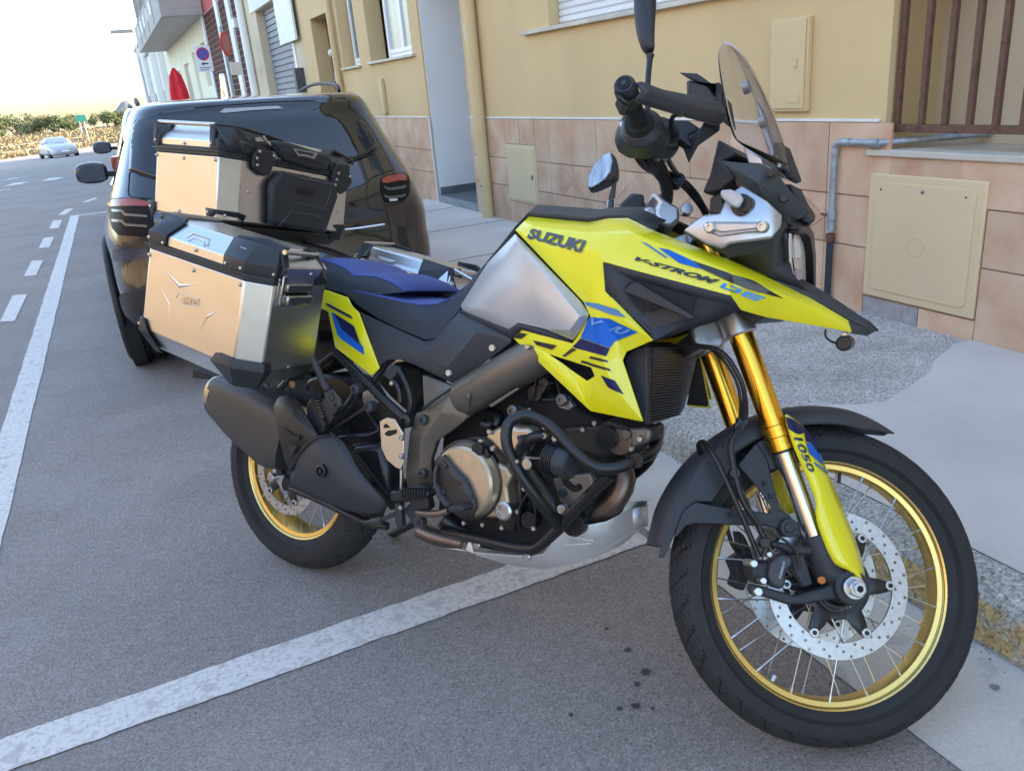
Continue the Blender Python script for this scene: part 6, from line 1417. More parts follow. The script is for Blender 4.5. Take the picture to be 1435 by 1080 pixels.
# ---------------------------------------------------------------- rear end
tb_('subframe_tube', ZA, [(640, 40, -.145), (740, 140, -.16), (860, 260, -.175), (985, 372, -.185)], .0125, blk, n=14, smooth=1)
c = Q(*ZA(972, 370), -.20); Acc().lathe([(0, .03), (.019, .03), (.019, -.004), (.013, -.008), (.007, -.008), (.006, -.002), (0, -.002)], c, 24, 'Y', close=False).build('frame_bolt', blk, bike, smooth=35)
tb_('subframe_tube', ZA, [(820, 190, -.15), (880, 100, -.14), (930, 60, -.14)], .010, blk, n=12, smooth=1)
tb_('subframe_tube', ZA, [(560, 110, -.13), (640, 50, -.13)], .009, blk, smooth=1); tb_('subframe_tube', ZA, [(480, 130, -.15), (540, 0, -.15)], .008, blk, smooth=1)
tb_('pannier_rack', ZA, [(500, -10, -.27), (540, 90, -.265), (590, 200, -.26), (605, 225, -.26)], .0095, plas_l, n=12, smooth=1)
pl('pannier_rack_foot', ZA, [(585, 235), (600, 218), (625, 222), (665, 270), (667, 300), (640, 315), (610, 300), (590, 265)], -.262, .008, plas_l, bev=.003); bolt(ZA, 620, 260, -.264, .010, plas_l); bolt(ZA, 638, 296, -.264, .004, blk)
tb_('pannier_rack', ZA, [(380, 215, -.26), (440, 150, -.26), (490, 70, -.25), (530, -30, -.25)], .009, blk, smooth=1)
tb_('pannier_rack', ZA, [(440, 130, -.24), (520, 130, -.22), (560, 120, -.2)], .008, blk, smooth=1); tb_('pannier_rack', ZA, [(500, 180, -.2), (470, 175, -.22), (440, 190, -.24)], .006, header_m)
cy('rack_bolt', ZA, 436, 195, -.27, .012, .02, header_m)
# pillion peg bracket: open triangle
tb_('peg_bracket', ZA, [(733, 222, -.19), (712, 270, -.19), (615, 388, -.20)], .0055, blk, smooth=1); tb_('peg_bracket', ZA, [(795, 304, -.19), (610, 420, -.20)], .0055, blk, smooth=1)
pl('peg_bracket', ZA, [(733, 205), (755, 225), (720, 290), (640, 400), (600, 425), (575, 405), (650, 330), (715, 240)], -.185, .008, plas, bev=.002)
for u, v in ((733, 222), (796, 304)):
    c = Q(*ZA(u, v), -.197); Acc().lathe([(0, .02), (.015, .02), (.015, -.002), (.010, -.006), (.007, -.006), (.006, -.001), (0, -.001)], c, 24, 'Y', close=False).build('bracket_bolt', plas_l, bike, smooth=35)
pg = pl('pillion_peg', ZA, [(500, 300), (520, 262), (535, 262), (590, 385), (580, 430), (560, 445), (530, 420), (505, 350)], -.225, .04, plas, bev=.006)
for i in range(9): pl('peg_rubber', ZA, [(522+8*i, 262+15*i), (545+7*i, 268+14*i), (547+7*i, 274+14*i), (522+8*i, 269+15*i)], -.236, .02, foam, parent=pg, bev=0)
pl('peg_tab', ZA, [(537, 270), (552, 266), (585, 350), (575, 362)], -.23, .01, bronze_d, bev=.002); pl('peg_mount', ZA, [(565, 290), (605, 250), (650, 320), (625, 350), (640, 345), (608, 390)], -.225, .03, plas, bev=.003)
pl('hugger', ZA, [(470, 215), (520, 165), (590, 145), (680, 165), (730, 210), (800, 330), (850, 400), (850, 480), (700, 490), (640, 440), (560, 300)], -.06, .12, blk, bev=.01)
pl('rear_inner_fender', ZA, [(560, 0), (640, 20), (650, 60), (620, 120), (500, 160), (480, 100), (430, 130), (440, 40), (500, -60), (560, -60)], -.04, .10, matt, bev=.01)
pl('battery_box', ZA, [(830, 180), (920, 90), (1040, 120), (1060, 260), (1000, 350), (900, 260)], -.06, .12, matt, bev=.01)
pl('swingarm_side', ZA, [(640, 440), (860, 420), (880, 600), (900, 640), (900, 800), (760, 620)], -.10, .06, blk, bev=.008)
pl('connector_block', ZA, [(862, 150), (900, 105), (940, 115), (945, 135), (900, 182)], -.165, .02, plas_l, bev=.003)
for pts in ([(945, 130, -.16), (985, 210, -.165), (1000, 290, -.165), (985, 350, -.165)], [(910, 180, -.16), (940, 210, -.16), (950, 280, -.16)], [(700, 440, -.15), (780, 445, -.15), (850, 420, -.15)], [(730, 490, -.14), (800, 480, -.14), (860, 500, -.14)]): tb_('rear_hose', ZA, pts, .009 if pts[0][0] > 900 else .006, blk)
cy('connector_pin', ZA, 903, 193, -.17, .006, .01, steel); cy('rear_casting', ZA, 795, 262, -.10, .022, .03, silver_c)
# swingarm
tb_('swingarm', ZA, [(430, 690, -.14), (560, 740, -.145), (700, 810, -.15), (800, 852, -.15), (890, 868, -.14)], .0115, blk, n=12)
tb_('swingarm', ZA, [(420, 660, -.115), (600, 700, -.12), (850, 720, -.13), (1000, 700, -.13)], .028, matt, n=12)
tb_('swingarm', ZA, [(420, 640, .115), (600, 680, .12), (850, 700, .13), (1000, 680, .13)], .03, matt, n=12)
pl('rear_caliper', ZA, [(340, 600), (360, 590), (400, 630), (440, 660), (460, 690), (430, 715), (390, 700), (360, 660)], -.13, .04, silver_c, bev=.005); cy('caliper_pin', ZA, 372, 612, -.14, .012, .02, blk)
cylinder('rear_axle', (0, 0, RR), (0, 1, 0), .014, .30, steel, bike)
# muffler
m0, m1 = Q(*ZA(92, 242), -.19), Q(*ZA(385, 442), -.205)
dm = (m1-m0).normalized(); 
def ring(c, d, ru, rv, n=32, ex=2.6):
    v_ = Vector((0, 1, 0)); u_ = d.cross(v_).normalized(); out = []
    for i in range(n):
        a = 2*pi*i/n; ca, sa = cos(a), sin(a); out.append(c+u_*ru*math.copysign(abs(ca)**(2/ex), ca)+v_*rv*math.copysign(abs(sa)**(2/ex), sa))
    return out
rws = [ring(m0-dm*.012, dm, .050, .042), ring(m0, dm, .060, .050, ex=3.6), ring(m0+dm*.02, dm, .066, .053, ex=3.6), ring(m0+dm*.12, dm, .088, .058, ex=3.6), ring(m1-dm*.04, dm, .104, .06, ex=3.6), ring(m1, dm, .102, .058, ex=3.6), ring(m1+dm*.05, dm, .085, .054, ex=3.)]
muf = grid('muffler', rws[1:], mat('muffler_grey', (.075, .070, .066), .48, .5), bike, closed=True, caps=True, smooth=40)
grid('muffler_end_cap', [ring(m0-dm*.016, dm, .045, .038), ring(m0-dm*.014, dm, .056, .049), ring(m0+dm*.014, dm, .0625, .0535)], mat('end_cap', (.45, .38, .26), .32, .9), muf, closed=True, caps=True, smooth=40)
Acc().tube([m0-dm*.02+Vector((0, 0, -.005)), m0-dm*.005+Vector((0, 0, -.005))], .024, 20, smooth=0).build('tail_pipe', matt, muf)
ms_ = dict(a=(345, 300, -.262), b=(368, 258, -.255), c=(410, 245, -.25), d=(455, 262, -.25), e=(562, 440, -.25), f=(500, 500, -.265), g=(440, 590, -.27), h=(425, 612, -.265), i=(400, 560, -.275), j=(372, 440, -.278), k=(440, 350, -.278))
Pi = PP(ZA, list(ms_.values())); ii = {k: i for i, k in enumerate(ms_)}
shell('muffler_collar', Pi, [[ii[c] for c in f.split()] for f in ['a b k j', 'b c d k', 'd e f k', 'f g i k', 'g h i', 'i j k']], mat('collar_grey', (.035, .034, .034), .38, .4), .012, tri=True, smooth=50, bev=.003)
for pts in ([(395, 400), (440, 438), (470, 440), (468, 465), (415, 465)], [(418, 488), (462, 487), (430, 545)]): pl('collar_recess', ZA, pts, -.282, .003, blk, bev=.001)
hs = dict(a=(640, 438, -.235), b=(700, 480, -.24), c=(740, 580, -.245), d=(800, 660, -.24), e=(892, 755, -.225), f=(892, 795, -.22), g=(760, 802, -.23), h=(600, 745, -.24), i=(470, 690, -.245), j=(438, 660, -.245), k=(440, 610, -.25), l=(480, 530, -.26), m=(540, 465, -.255), n=(590, 442, -.25), c0=(560, 590, -.285), c1=(680, 690, -.275), c2=(780, 745, -.255))
Pi = PP(ZA, list(hs.values())); ii = {k: i for i, k in enumerate(hs)}
hsm = mesh('heat_shield', Pi, [[ii[c] for c in f.split()] for f in ['a b c0 n', 'b c c1 c0', 'c d c2 c1', 'd e f c2', 'f g c2', 'g h c1 c2', 'h i c0 c1', 'i j k c0', 'k l m c0', 'm n c0']], plas, bike, smooth=180, solid=.02, off=0, sub=0, tri=False)
s_ = hsm.modifiers.new('sub', 'SUBSURF'); s_.levels = s_.render_levels = 2
hsm.modifiers.move(1, 0) if len(hsm.modifiers) > 1 else None
tb_('shield_edge', ZA, [(425, 622, -.252), (450, 560, -.265), (500, 490, -.265), (560, 448, -.258), (640, 436, -.24)], .005, blk)
c = Q(*ZA(570, 607), -.286); Acc().lathe([(0, .01), (.018, .01), (.018, 0), (.013, -.002), (.012, .004), (.007, .004), (.006, -.002), (0, -.002)], c, 28, 'Y', close=False).build('shield_bolt', blk, bike, smooth=35)
pl('mid_pipe', ZA, [(700, 490), (830, 478), (860, 480), (885, 600), (895, 760), (740, 560)], -.17, .08, blk, bev=.02)
# rider peg, brake pedal, heel guard
pl('heel_guard', ZA, [(850, 372), (885, 354), (920, 362), (962, 430), (966, 560), (950, 600), (925, 590), (882, 552), (858, 500)], -.225, .004, mat('heel_guard_silver', (.72, .66, .55), .3, .85), bev=.0015)
for pts in ([(868, 392), (880, 382), (900, 402), (870, 404)], [(872, 430), (890, 415), (930, 410), (930, 428), (900, 442), (885, 442)]): pl('guard_slot', ZA, pts, -.2265, .002, matt, bev=0)
for u, v in ((953, 450), (953, 537)): bolt(ZA, u, v, -.231, .008)
tb_('pedal_rod', ZA, [(953, 600, -.215), (953, 700, -.215)], .0045, steel, smooth=1)
pgf = Acc(); p0, p1 = Q(*ZP(300, 270), -.27), Q(*ZP(490, 265), -.215)
pk = pl('foot_peg', ZP, [(235, 245), (290, 240), (480, 235), (520, 265), (500, 300), (300, 320), (235, 320)], -.26, .04, blk, bev=.006)
for i in range(9): pl('peg_tooth', ZP, [(310+20*i, 238-0*i), (322+20*i, 236), (324+20*i, 290), (312+20*i, 292)], -.268, .03, foam, parent=pk, bev=.001)
pl('peg_bracket', ZP, [(360, 220), (420, 200), (490, 220), (500, 300), (520, 370), (480, 400), (440, 500), (400, 480), (330, 380), (380, 330)], -.225, .03, plas, bev=.005)
cy('pedal_pivot', ZP, 437, 470, -.235, .016, .02, plas_l); cy('pedal_pivot', ZP, 437, 470, -.238, .008, .01, blk)
pl('side_bracket', ZP, [(270, 330), (310, 330), (325, 500), (295, 520), (270, 480)], -.24, .02, plas, bev=.004); bolt(ZP, 316, 362, -.25, .007)
tb_('brake_pedal', ZP, [(440, 400, -.24), (520, 410, -.25), (600, 405, -.26), (660, 385, -.265)], [.010, .010, .009, .008], header_m)
pl('pedal_pad', ZP, [(650, 365), (680, 352), (745, 352), (770, 372), (765, 392), (700, 400), (660, 400)], -.285, .04, plas, bev=.004)
tb_('shift_linkage', ZP, [(60, 470, -.20), (120, 460, -.21), (200, 440, -.22), (280, 405, -.225)], .006, plas); tb_('switch_boot', ZP, [(110, 465, -.21), (185, 447, -.215)], .011, plas_l, smooth=1)
tb_('side_stand', ZP, [(430, 470, .14), (330, 520, .22), (150, 600, .32)], .012, blk, smooth=1)
# ================================================================ luggage
bl_p = mat('luggage_black', (.022, .024, .028), .42, n=200, amt=.12, bump=.1, bscale=400)
bl_s = mat('luggage_soft_black', (.030, .031, .036), .55, n=200, amt=.12, bump=.12, bscale=400)
rivet_m = mat('rivet', (.55, .50, .42), .3, 1.)
def frame_at(O, ang, mirror=False): return MB @ Matrix.Translation(O) @ Matrix.Rotation(R(ang), 4, 'Y')
def plan_loft(name, layers, m, parent, bev=.003, **k):
    """layers: list of (c, plan outline [(a, y)...])"""
    rows = [[Vector((a, y, c)) for a, y in pl_] for c, pl_ in layers]
    return grid(name, rows, m, parent, closed=True, caps=True, bev=bev, **k)
def rivet(parent, p, ax=(0, -1, 0), r=.0048):
    a = Vector(ax).normalized(); p = Vector(p); return Acc().tube([p-a*.002, p+a*.0012, p+a*.0025, p+a*.003], [r, r, r*.7, r*.2], 12, smooth=0).build('rivet', rivet_m, parent, smooth=60)
def pathband(name, path, rows_c, m, parent, th=.003, **k):
    rows = [[Vector((a, y, c)) for a, y in pth] for c, pth in zip(rows_c, path)]
    return grid(name, rows, m, parent, solid=th, off=0, smooth=20, bev=.0015, **k)
def make_pannier(O, side, label, sc=1):
    """side -1: right-hand case, +1: left-hand case (same parts, mirrored)"""
    e = empty('aluminium_pannier', M=frame_at(O, 10)); tag(e, label, 'pannier')
    s = side
    def Y(y): return -y*s if s > 0 else y
    m = lambda pts: [(a, (y if s < 0 else -y)) for a, y in pts]
    v = lambda a, y, c: (a, (y if s < 0 else -y), c)
    base = [(0, -.485), (.012, -.5), (.388, -.5), (.44, -.452), (.424, -.265), (0, -.265)]
    low = [(.035, -.455), (.045, -.465), (.365, -.465), (.405, -.435), (.38, -.265), (.035, -.265)]
    b = plan_loft('body', [(-.050, m(low)), (0, m(base)), (.219, m(base))], alu, e, bev=.004, smooth=20)
    plan_loft('gasket', [(.2185, m([(a+(.003 if a > .2 else -.003), y-.003*(y < -.4)) for a, y in base])), (.2365, m([(a+(.003 if a > .2 else -.003), y-.003*(y < -.4)) for a, y in base]))], bl_p, e, bev=.002, smooth=20)
    pathband('gasket_lip', [m([(-.004, -.506), (.388, -.506), (.446, -.454), (.405, -.268)])]*2, [.2265, .2295], bl_p, e)
    topo = [(.02, -.445), (.03, -.458), (.375, -.458), (.415, -.43), (.38, -.29), (.02, -.29)]
    ld = plan_loft('lid', [(.2365, m(base)), (.262, m(base)), (.303, m(topo))], alu_l, e, bev=.003, smooth=20)
    # black corner pieces of the lid
    def band(pl0, pl1, nm='lid_corner'):
        return pathband(nm, [m(pl0), m(pl0), m(pl1)], [.236, .264, .3065], bl_p, e, th=.005)
    c1_ = band([(-.004, -.44), (-.004, -.489), (.010, -.504), (.082, -.504)], [(.016, -.43), (.016, -.45), (.028, -.462), (.10, -.462)])
    c2_ = band([(.312, -.504), (.389, -.504), (.444, -.453), (.436, -.41)], [(.29, -.462), (.376, -.462), (.419, -.431), (.411, -.40)])
    band([(.416, -.33), (.405, -.266)], [(.398, -.335), (.386, -.285)])
    if s < 0:
        for (pa, pb) in (((.03, .066)), ((.335, .372))): pass
    for a0, a1 in ((.030, .062), (.330, .365)):
        mesh('lid_window', [v(a0, -.491, .276), v(a1, -.491, .276), v(a1-.004, -.480, .289), v(a0+.009, -.480, .289)], [[0, 1, 2, 3]], alu_l, e, smooth=0, solid=.002)
    # raised grip wings on the lid
    Acc().prism([v(.29, -.47, .30), v(.40, -.455, .302), v(.44, -.43, .295), v(.43, -.42, .312), v(.38, -.445, .318), v(.30, -.458, .314)], (0, .012*(-s) if s > 0 else .012, 0)).build('lid_corner', bl_p, e, bev=.003)
    Acc().prism([v(-.006, -.46, .29), v(.09, -.465, .30), v(.088, -.455, .312), v(.0, -.455, .315)], (0, .012*(-s) if s > 0 else .012, 0)).build('lid_corner', bl_p, e, bev=.003)
    # carrying rail across the front
    tube('rail', [v(.438, -.432, .300), v(.405, -.292, .292)], .0062, steel, e, n=12)
    tube('rail', [v(.398, -.285, .291), v(.44, -.28, .235)], .005, bl_p, e, n=10); tube('rail', [v(.425, -.43, .30), v(.447, -.43, .25)], .005, bl_p, e, n=10)
    tube('rail', [v(.01, -.445, .312), v(.01, -.29, .308)], .0062, steel, e, n=12)
    mesh('rail_end', [v(.405, -.445, .303), v(.455, -.432, .262), v(.445, -.44, .24)], [[0, 1, 2]], bl_p, e, smooth=0, solid=.005)
    # emblem on the slanted lid face
    for pts in ([(.140, .272), (.150, .286), (.215, .286), (.232, .272), (.222, .268), (.206, .278), (.165, .278), (.160, .268), (.140, .272)],):
        tube('lid_emblem', [v(a, -.5+(c-.262)*1.024-.0025, c) for a, c in pts], .0014, alu_l, ld, n=6, smooth=1)
    # lower corner guards
    for pa, cs_ in ((([(.328, -.506), (.389, -.506), (.445, -.454), (.440, -.43)], [(.312, -.507), (.390, -.508), (.448, -.454), (.441, -.425)], [(.350, -.470), (.367, -.472), (.409, -.439), (.405, -.43)]), (.022, -.002, -.056)),
                    (([(-.006, -.47), (-.005, -.487), (.011, -.506), (.026, -.506)], [(-.006, -.47), (-.005, -.488), (.012, -.508), (.050, -.507)], [(.03, -.45), (.033, -.458), (.044, -.471), (.068, -.471)]), (.030, -.002, -.056)),
                    (([(.404, -.30), (.407, -.266), (.395, -.262)], [(.404, -.30), (.409, -.264), (.39, -.26)], [(.386, -.32), (.386, -.262), (.375, -.262)]), (.018, -.002, -.054))):
        pathband('corner_guard', [m(q) for q in pa], cs_, bl_p, e, th=.005)
    # rivets
    for a, c in ((.014, .200), (.20, .200), (.378, .205), (.012, .246), (.072, .243), (.20, .252), (.322, .245), (.378, .245), (.008, .012), (.338, .004)): rivet(e, v(a, -.502 if c < .22 and a > .012 or c > .22 and .08 < a < .31 else -.5065, c), (0, s, 0))
    for a, y, c in ((.438, -.46, .245), (.432, -.445, .006), (.425, -.36, .002)): rivet(e, v(a+.006, y, c), (1, 0, 0))
    # pressed ribs
    if s < 0:
        for pts in ([(.055, .186), (.150, .148), (.245, .176)], [(.055, .140), (.115, .090), (.130, .028)], [(.330, .138), (.272, .098), (.235, .030)]):
            a0, b0, c0_ = [Vector((p[0], -.4995, p[1])) for p in pts]; w = .007
            V = [a0, b0+Vector((-.002, 0, -w)), c0_, b0+Vector((.002, 0, w)), b0+Vector((0, -.002, 0))]
            mesh('pressed_rib', V, [[0, 1, 4], [1, 2, 4], [2, 3, 4], [3, 0, 4]], alu, b, smooth=0)
        bpy.context.view_layer.update(); bvp = bvh_of([b])
        laytext('embossed_lettering', 'GIVI', [ZJ(300, 500), ZJ(388, 512), ZJ(392, 478), ZJ(305, 462)], bvp, mat('engraved', (.46, .42, .36), .4, 1.), b, bold=.0)
        seg = [(265, 470), (285, 440), (395, 470), (392, 515), (300, 500), (270, 478)]
        M_ = e.matrix_world.inverted(); P__ = []
        for u, v_ in seg:
            d = raydir(*ZJ(u, v_)); h = bvp.ray_cast(VCO, d)[0]; P__.append(M_ @ h)
        tube('embossed_frame', P__, .0009, alu, b, n=5, smooth=1)
        # latch on the front face
        L = Acc(); fx = lambda y: .44+(-.452-y)*(.016/.187)
        def fb(y0, y1, c0, c1, d0, d1, acc): 
            P4 = [Vector((fx(y)+d, y, c)) for y in (y0, y1) for d in (d0, d1) for c in (c0, c1)]
            return acc.add(P4, [(0, 1, 3, 2), (4, 6, 7, 5), (0, 4, 5, 1), (2, 3, 7, 6), (0, 2, 6, 4), (1, 5, 7, 3)])
        fb(-.440, -.315, .165, .262, 0, .004, L); la = L.build('latch', steel, e, bev=.002)
        fb(-.425, -.335, .205, .225, .004, .022, q1 := Acc()); q1.build('latch_bar', mat('latch_steel', (.42, .41, .40), .22, 1.), la, bev=.003)
        fb(-.425, -.335, .172, .198, .004, .028, q2 := Acc()); q2.build('latch_bar', MATS['latch_steel'], la, bev=.005)
        fb(-.42, -.34, .198, .205, .004, .012, q3 := Acc()); q3.build('latch_slot', blk, la, bev=.001)
        fb(-.438, -.420, .170, .245, .004, .016, q4 := Acc()); q4.build('latch_lock', MATS['latch_steel'], la, bev=.003)
        for y, c in ((-.33, .248), (-.432, .20), (-.432, .19)): rivet(la, (fx(y)+.005, y, c), (1, 0, 0), .005)
    else:
        bpy.context.view_layer.update(); bvp = bvh_of([ld])
        for pts in ([(430, 310), (450, 325), (540, 350), (575, 352), (560, 345)],): pass
    return e
pr_ = make_pannier((-.125, 0, .782), -1, 'aluminium pannier with embossed outer face on the near side of the motorcycle')
pl_ = make_pannier((-.115, 0, .752), 1, 'aluminium pannier half hidden behind the blue seat, on the far side of the motorcycle')
# inner lid slope of the far pannier, with its emblem towards us
ex_ = pl_
V = [(.03, .262, .262), (.31, .262, .262), (.29, .30, .306), (.03, .30, .306)]
mesh('lid', [(a, y, c) for a, y, c in V], [[0, 1, 2, 3]], alu_l, ex_, smooth=0, solid=.003)
mesh('lid_corner', [(.29, .264, .236), (.40, .264, .236), (.42, .27, .262), (.40, .30, .305), (.27, .30, .308), (.29, .262, .27)], [[0, 1, 2, 3, 4, 5]], bl_p, ex_, tri=True, smooth=0, solid=.006, bev=.002)
mesh('lid_corner', [(-.005, .264, .236), (.04, .264, .262), (.06, .262, .27), (.045, .30, .308), (-.005, .30, .308)], [[0, 1, 2, 3, 4]], bl_p, ex_, tri=True, smooth=0, solid=.006, bev=.002)
mesh('lid_window', [(.31, .275, .285), (.345, .275, .285), (.335, .29, .296), (.318, .29, .296)], [[0, 1, 2, 3]], alu_l, ex_, smooth=0, solid=.006)
mesh('lid_emblem', [(.10, .2695, .283), (.18, .2695, .283), (.165, .263, .275), (.115, .263, .275)], [[0, 1, 2, 3]], mat('emblem_white', (.75, .75, .76), .3, .6), ex_, smooth=0, solid=.003)
tube('rail', [(.40, .30, .303), (.485, .30, .285)], .006, steel, ex_, n=10)
for a in (.30, .36, .41): rivet(ex_, (a, .261, .246), (0, -1, 0))

# ---- top case
tc = empty('aluminium_top_case', M=frame_at((-.39, 0, 1.109), 4.5)); tag(tc, 'large aluminium top case with black padded backrest, carried high behind the seat', 'top case')
base = [(0, -.265), (.010, -.28), (.294, -.28), (.322, -.222), (.268, .262), (.235, .285), (.01, .285), (0, .27)]
lowb = [(.02, -.25), (.03, -.26), (.27, -.262), (.30, -.215), (.25, .24), (.22, .26), (.03, .26), (.02, .25)]
b = plan_loft('body', [(-.012, lowb), (0, base), (.176, base)], alu, tc, bev=.003, smooth=20)
plan_loft('base_tray', [(-.05, [(a*.86+.02, y*.84) for a, y in base]), (-.0125, [(a*.97+.005, y*.97) for a, y in base])], mat('tray_dark_metal', (.10, .095, .085), .35, .8), tc, bev=.004, smooth=20)
ob = lambda d: [(a+(d if a > .2 else -d), y+(-d if y < 0 else d)) for a, y in base]
plan_loft('gasket', [(.1755, ob(.003)), (.196, ob(.003))], bl_p, tc, bev=.002, smooth=20)
pathband('gasket_lip', [[(-.006, -.286), (.296, -.286), (.328, -.224), (.274, .265)]]*2, [.185, .189], bl_p, tc)
topo = [(.045, -.245), (.055, -.25), (.262, -.25), (.275, -.215), (.225, .235), (.20, .25), (.055, .25), (.045, .24)]
ld = plan_loft('lid', [(.196, base), (.218, base), (.258, topo)], alu_l, tc, bev=.003, smooth=20)
def band(p0, p1): return pathband('lid_corner', [p0, p0, p1], [.194, .220, .262], bl_p, tc, th=.005)
band([(.002, -.24), (-.003, -.268), (.008, -.284), (.028, -.284)], [(.03, -.22), (.03, -.246), (.04, -.252), (.05, -.252)])
band([(.262, -.284), (.296, -.284), (.326, -.222), (.318, -.135)], [(.236, -.252), (.264, -.252), (.279, -.216), (.268, -.135)])
band([(.284, .16), (.272, .263), (.238, .289)], [(.238, .16), (.229, .237), (.203, .254)])
# hinges with perforated plates
def front_a(y): return .322-.054*(y+.222)/.484
def TCf(u, v, d=.0):
    p = QX(*ZI(u, v), -.085); q = Matrix.Rotation(R(-4.5), 4, 'Y') @ (p-Vector((-.39, 0, 1.109))); return Vector((front_a(q.y)+d, q.y, q.z))
for name_, pts in (('hinge', [(672, 240), (700, 195), (790, 215), (820, 270), (800, 300), (780, 350), (740, 358), (685, 320), (672, 290)]), ('hinge', [(1190, 330), (1215, 290), (1270, 290), (1310, 370), (1312, 405), (1280, 450), (1250, 468), (1205, 440), (1190, 400)])):
    h = plate(name_, [TCf(*p, .004) for p in pts], (.012, 0, 0), bl_p, tc, bev=.003)
    xs_ = [p[0] for p in pts]; x0, x1 = min(xs_), max(xs_)
    for k in range(7):
        t = (k+.5)/7; c = TCf(x0+(x1-x0)*t, (250 if x0 < 1000 else 370)+t*30, .0165); Acc().cyl(c, (1, 0, 0), .0018, .001, 6).build('slot_hole', matt, h, smooth=0)
    for (u, v) in (((693, 253), (697, 293), (708, 215), (800, 240)) if x0 < 1000 else ((1212, 382), (1205, 412), (1222, 345), (1298, 365))): rivet(h, TCf(u, v, .017), (1, 0, 0), .0052)
# moulded pad (rider side) and lid cushion
pad = plate('backrest_pad', [TCf(*p) for p in [(775, 400), (845, 325), (1190, 392), (1218, 480), (1148, 698), (838, 648), (788, 640)]], (.030, 0, 0), bl_s, tc, bev=.014, segs=3)
for pts in ([(918, 505), (1125, 548), (1160, 440)], [(835, 645), (910, 560), (1110, 598), (1132, 690)], [(850, 335), (940, 365), (1165, 410)]):
    tube('pad_crease', [TCf(*p, .0305) for p in pts], .0016, mat('pad_crease_light', (.10, .10, .115), .5), pad, n=5, smooth=1)
cu = plate('lid_cushion', [TCf(*p, -.02) for p in [(800, 150), (890, 160), (1150, 235), (1175, 260), (1165, 300), (1130, 330), (1060, 325), (880, 270), (850, 240)]], (.040, 0, 0), bl_s, tc, bev=.014, segs=3)
bpy.context.view_layer.update(); bvq = bvh_of([cu]); bvd = bvh_of([pad])
laytext('lettering', 'GIVI', [ZI(970, 462), ZI(1078, 486), ZI(1088, 438), ZI(982, 417)], bvd, mat('pad_letter', (.008, .008, .01), .3), pad, bold=.06, shear=.15, off=.0016)
for pts in ([(955, 198), (1100, 228), (1078, 262), (1045, 250), (1010, 244), (985, 244)],): laypoly('cushion_emblem', [ZI(*p) for p in pts], bvq, mat('emblem_grey', (.38, .39, .42), .35, .6), cu, cuts=3)
laypoly('cushion_emblem', [ZI(*p) for p in [(972, 208), (1080, 230), (1068, 248), (1042, 238), (1010, 233), (990, 232)]], bvq, bl_s, cu, cuts=2, off=.002)
laypoly('cushion_panel', [ZI(*p) for p in [(940, 235), (1120, 285), (1130, 300), (935, 250)]], bvq, mat('pad_letter', (.008, .008, .01), .3), cu, cuts=2)
# grab rails
tube('rail', [(-.0, -.270, .262), (.262, -.270, .262)], .0065, steel, tc, n=12)
tube('rail', [(.262, -.270, .262), (.275, -.20, .266), (.268, -.10, .262), (.258, -.02, .256)], .0055, bl_p, tc, n=10)
tube('rail', [TCf(760, 130, -.01), TCf(820, 260, .006)], .0055, steel, tc, n=10)
tube('rail', [(.25, .20, .262), (.235, .30, .245), (.22, .33, .235)], .006, bl_p, tc, n=10)
for a in (0., .262): tube('rail_post', [(a, -.270, .262), (a+.012, -.282, .235), (a+.012, -.284, .2)], .007, bl_p, tc, n=8, smooth=2)
for a in (0, .262): mesh('rail_post', [(a-.008, -.284, .262), (a+.004, -.284, .262), (a+.05*(1 if a < .1 else .5), -.262, .248), (a+.03, -.284, .20), (a-.003, -.285, .20)], [[0, 1, 2, 3, 4]], bl_p, tc, tri=True, smooth=0, solid=.005)
mesh('lid_corner', [TCf(500, 70, -.03), TCf(600, 80, -.02), TCf(760, 130, -.01), TCf(810, 215, .006), TCf(690, 195, .006), TCf(665, 240, .006), TCf(525, 205, .003)], [[0, 1, 2, 3, 4, 5, 6]], bl_p, tc, tri=True, smooth=20, solid=.006, off=0)
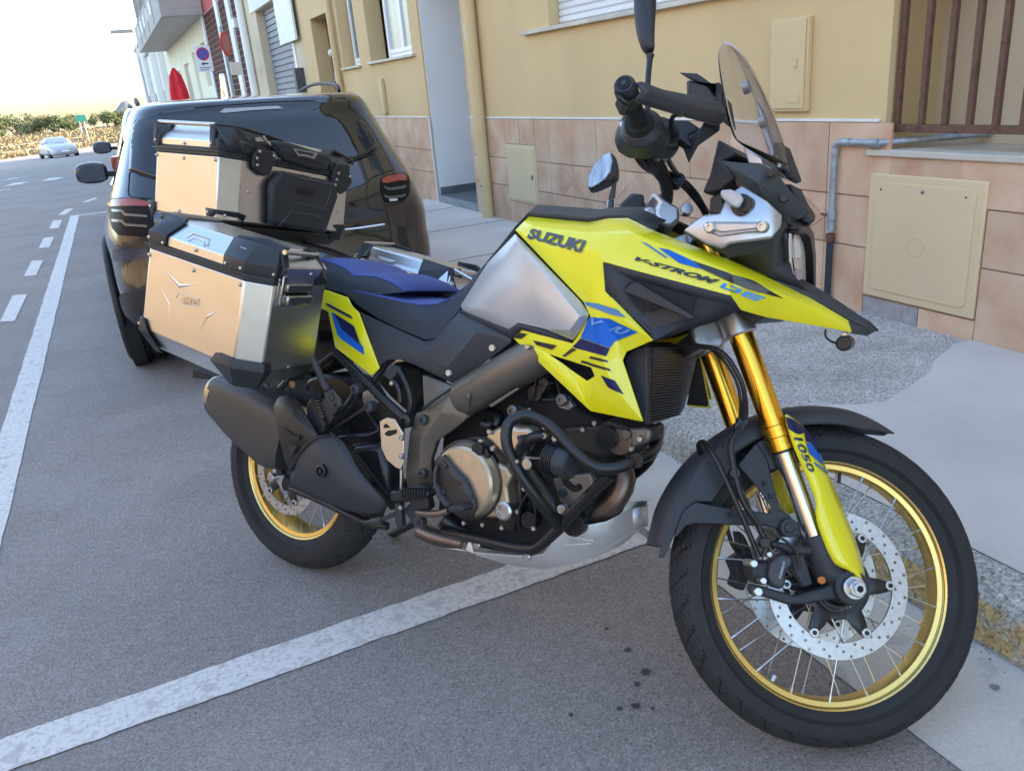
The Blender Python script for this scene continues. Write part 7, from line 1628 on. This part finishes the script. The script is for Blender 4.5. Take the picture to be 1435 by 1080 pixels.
mesh('lid_window', [TCf(690, 135, .003), TCf(730, 132, .003), TCf(750, 155, .006), TCf(700, 158, .006)], [[0, 1, 2, 3]], alu_l, tc, smooth=0, solid=.008)
# lower corner brackets
for P_, F_ in (([(.255, -.283, .030), (.296, -.284, .028), (.327, -.224, .026), (.328, -.20, .02), (.30, -.205, -.03), (.27, -.265, -.03), (.262, -.283, .0)], [[0, 1, 5, 6], [1, 2, 4, 5], [2, 3, 4]]),
               ([(-.02, -.283, .030), (.014, -.284, .028), (.016, -.284, -.005), (-.004, -.275, -.02)], [[0, 1, 2, 3]]),
               ([(.272, .20, .02), (.275, .26, .025), (.262, .25, -.03), (.268, .20, -.03)], [[0, 1, 2, 3]])):
    mesh('corner_bracket', P_, F_, bl_p, tc, tri=True, smooth=20, solid=.006, off=0, bev=.0015)
for a, c in ((.012, .165), (.14, .162), (.282, .165), (.13, .010), (.14, .205), (.012, .208), (.268, .208)): rivet(tc, (a, -.282 if c < .2 or .1 < a < .2 else -.288, c))
for p in ((.268, -.288, .018), (.312, -.262, .014), (.0, -.288, .012)): rivet(tc, p)
for u, v in ((670, 450), (1250, 570), (1010, 350)): rivet(tc, TCf(u, v, .001), (1, 0, 0), .0042)
# tubular rack under the case
rk = Acc()
for y in (-.10, .10): rk.tube([MI @ (tc.matrix_world @ Vector((.02, y, -.055))), MI @ (tc.matrix_world @ Vector((.28, y, -.055))), Vector((.10, y, .99)), Vector((.17, y*1.1, .95))], .011, 10)
rk.build('luggage_rack', blk, bike, smooth=50)
for s in (-1, 1):
    tube('pannier_rack', [Vector((-.10, s*.255, .99)), Vector((.27, s*.255, .93)), Vector((.29, s*.255, .76)), Vector((.05, s*.255, .74)), Vector((-.10, s*.255, .99))], .009, blk, bike, n=10, smooth=1)
    tube('pannier_rack', [Vector((.10, s*.255, .95)), Vector((.12, s*.12, .93))], .009, blk, bike, n=8)
tl_ = pl('tail_unit', None, [(300, 420), (420, 400), (440, 425), (330, 470)], -.06, .12, blk, bev=.01)
pl('plate_holder', ZJ, [(360, 865), (475, 905), (470, 925), (355, 915)], -.10, .2, matt, bev=.003)
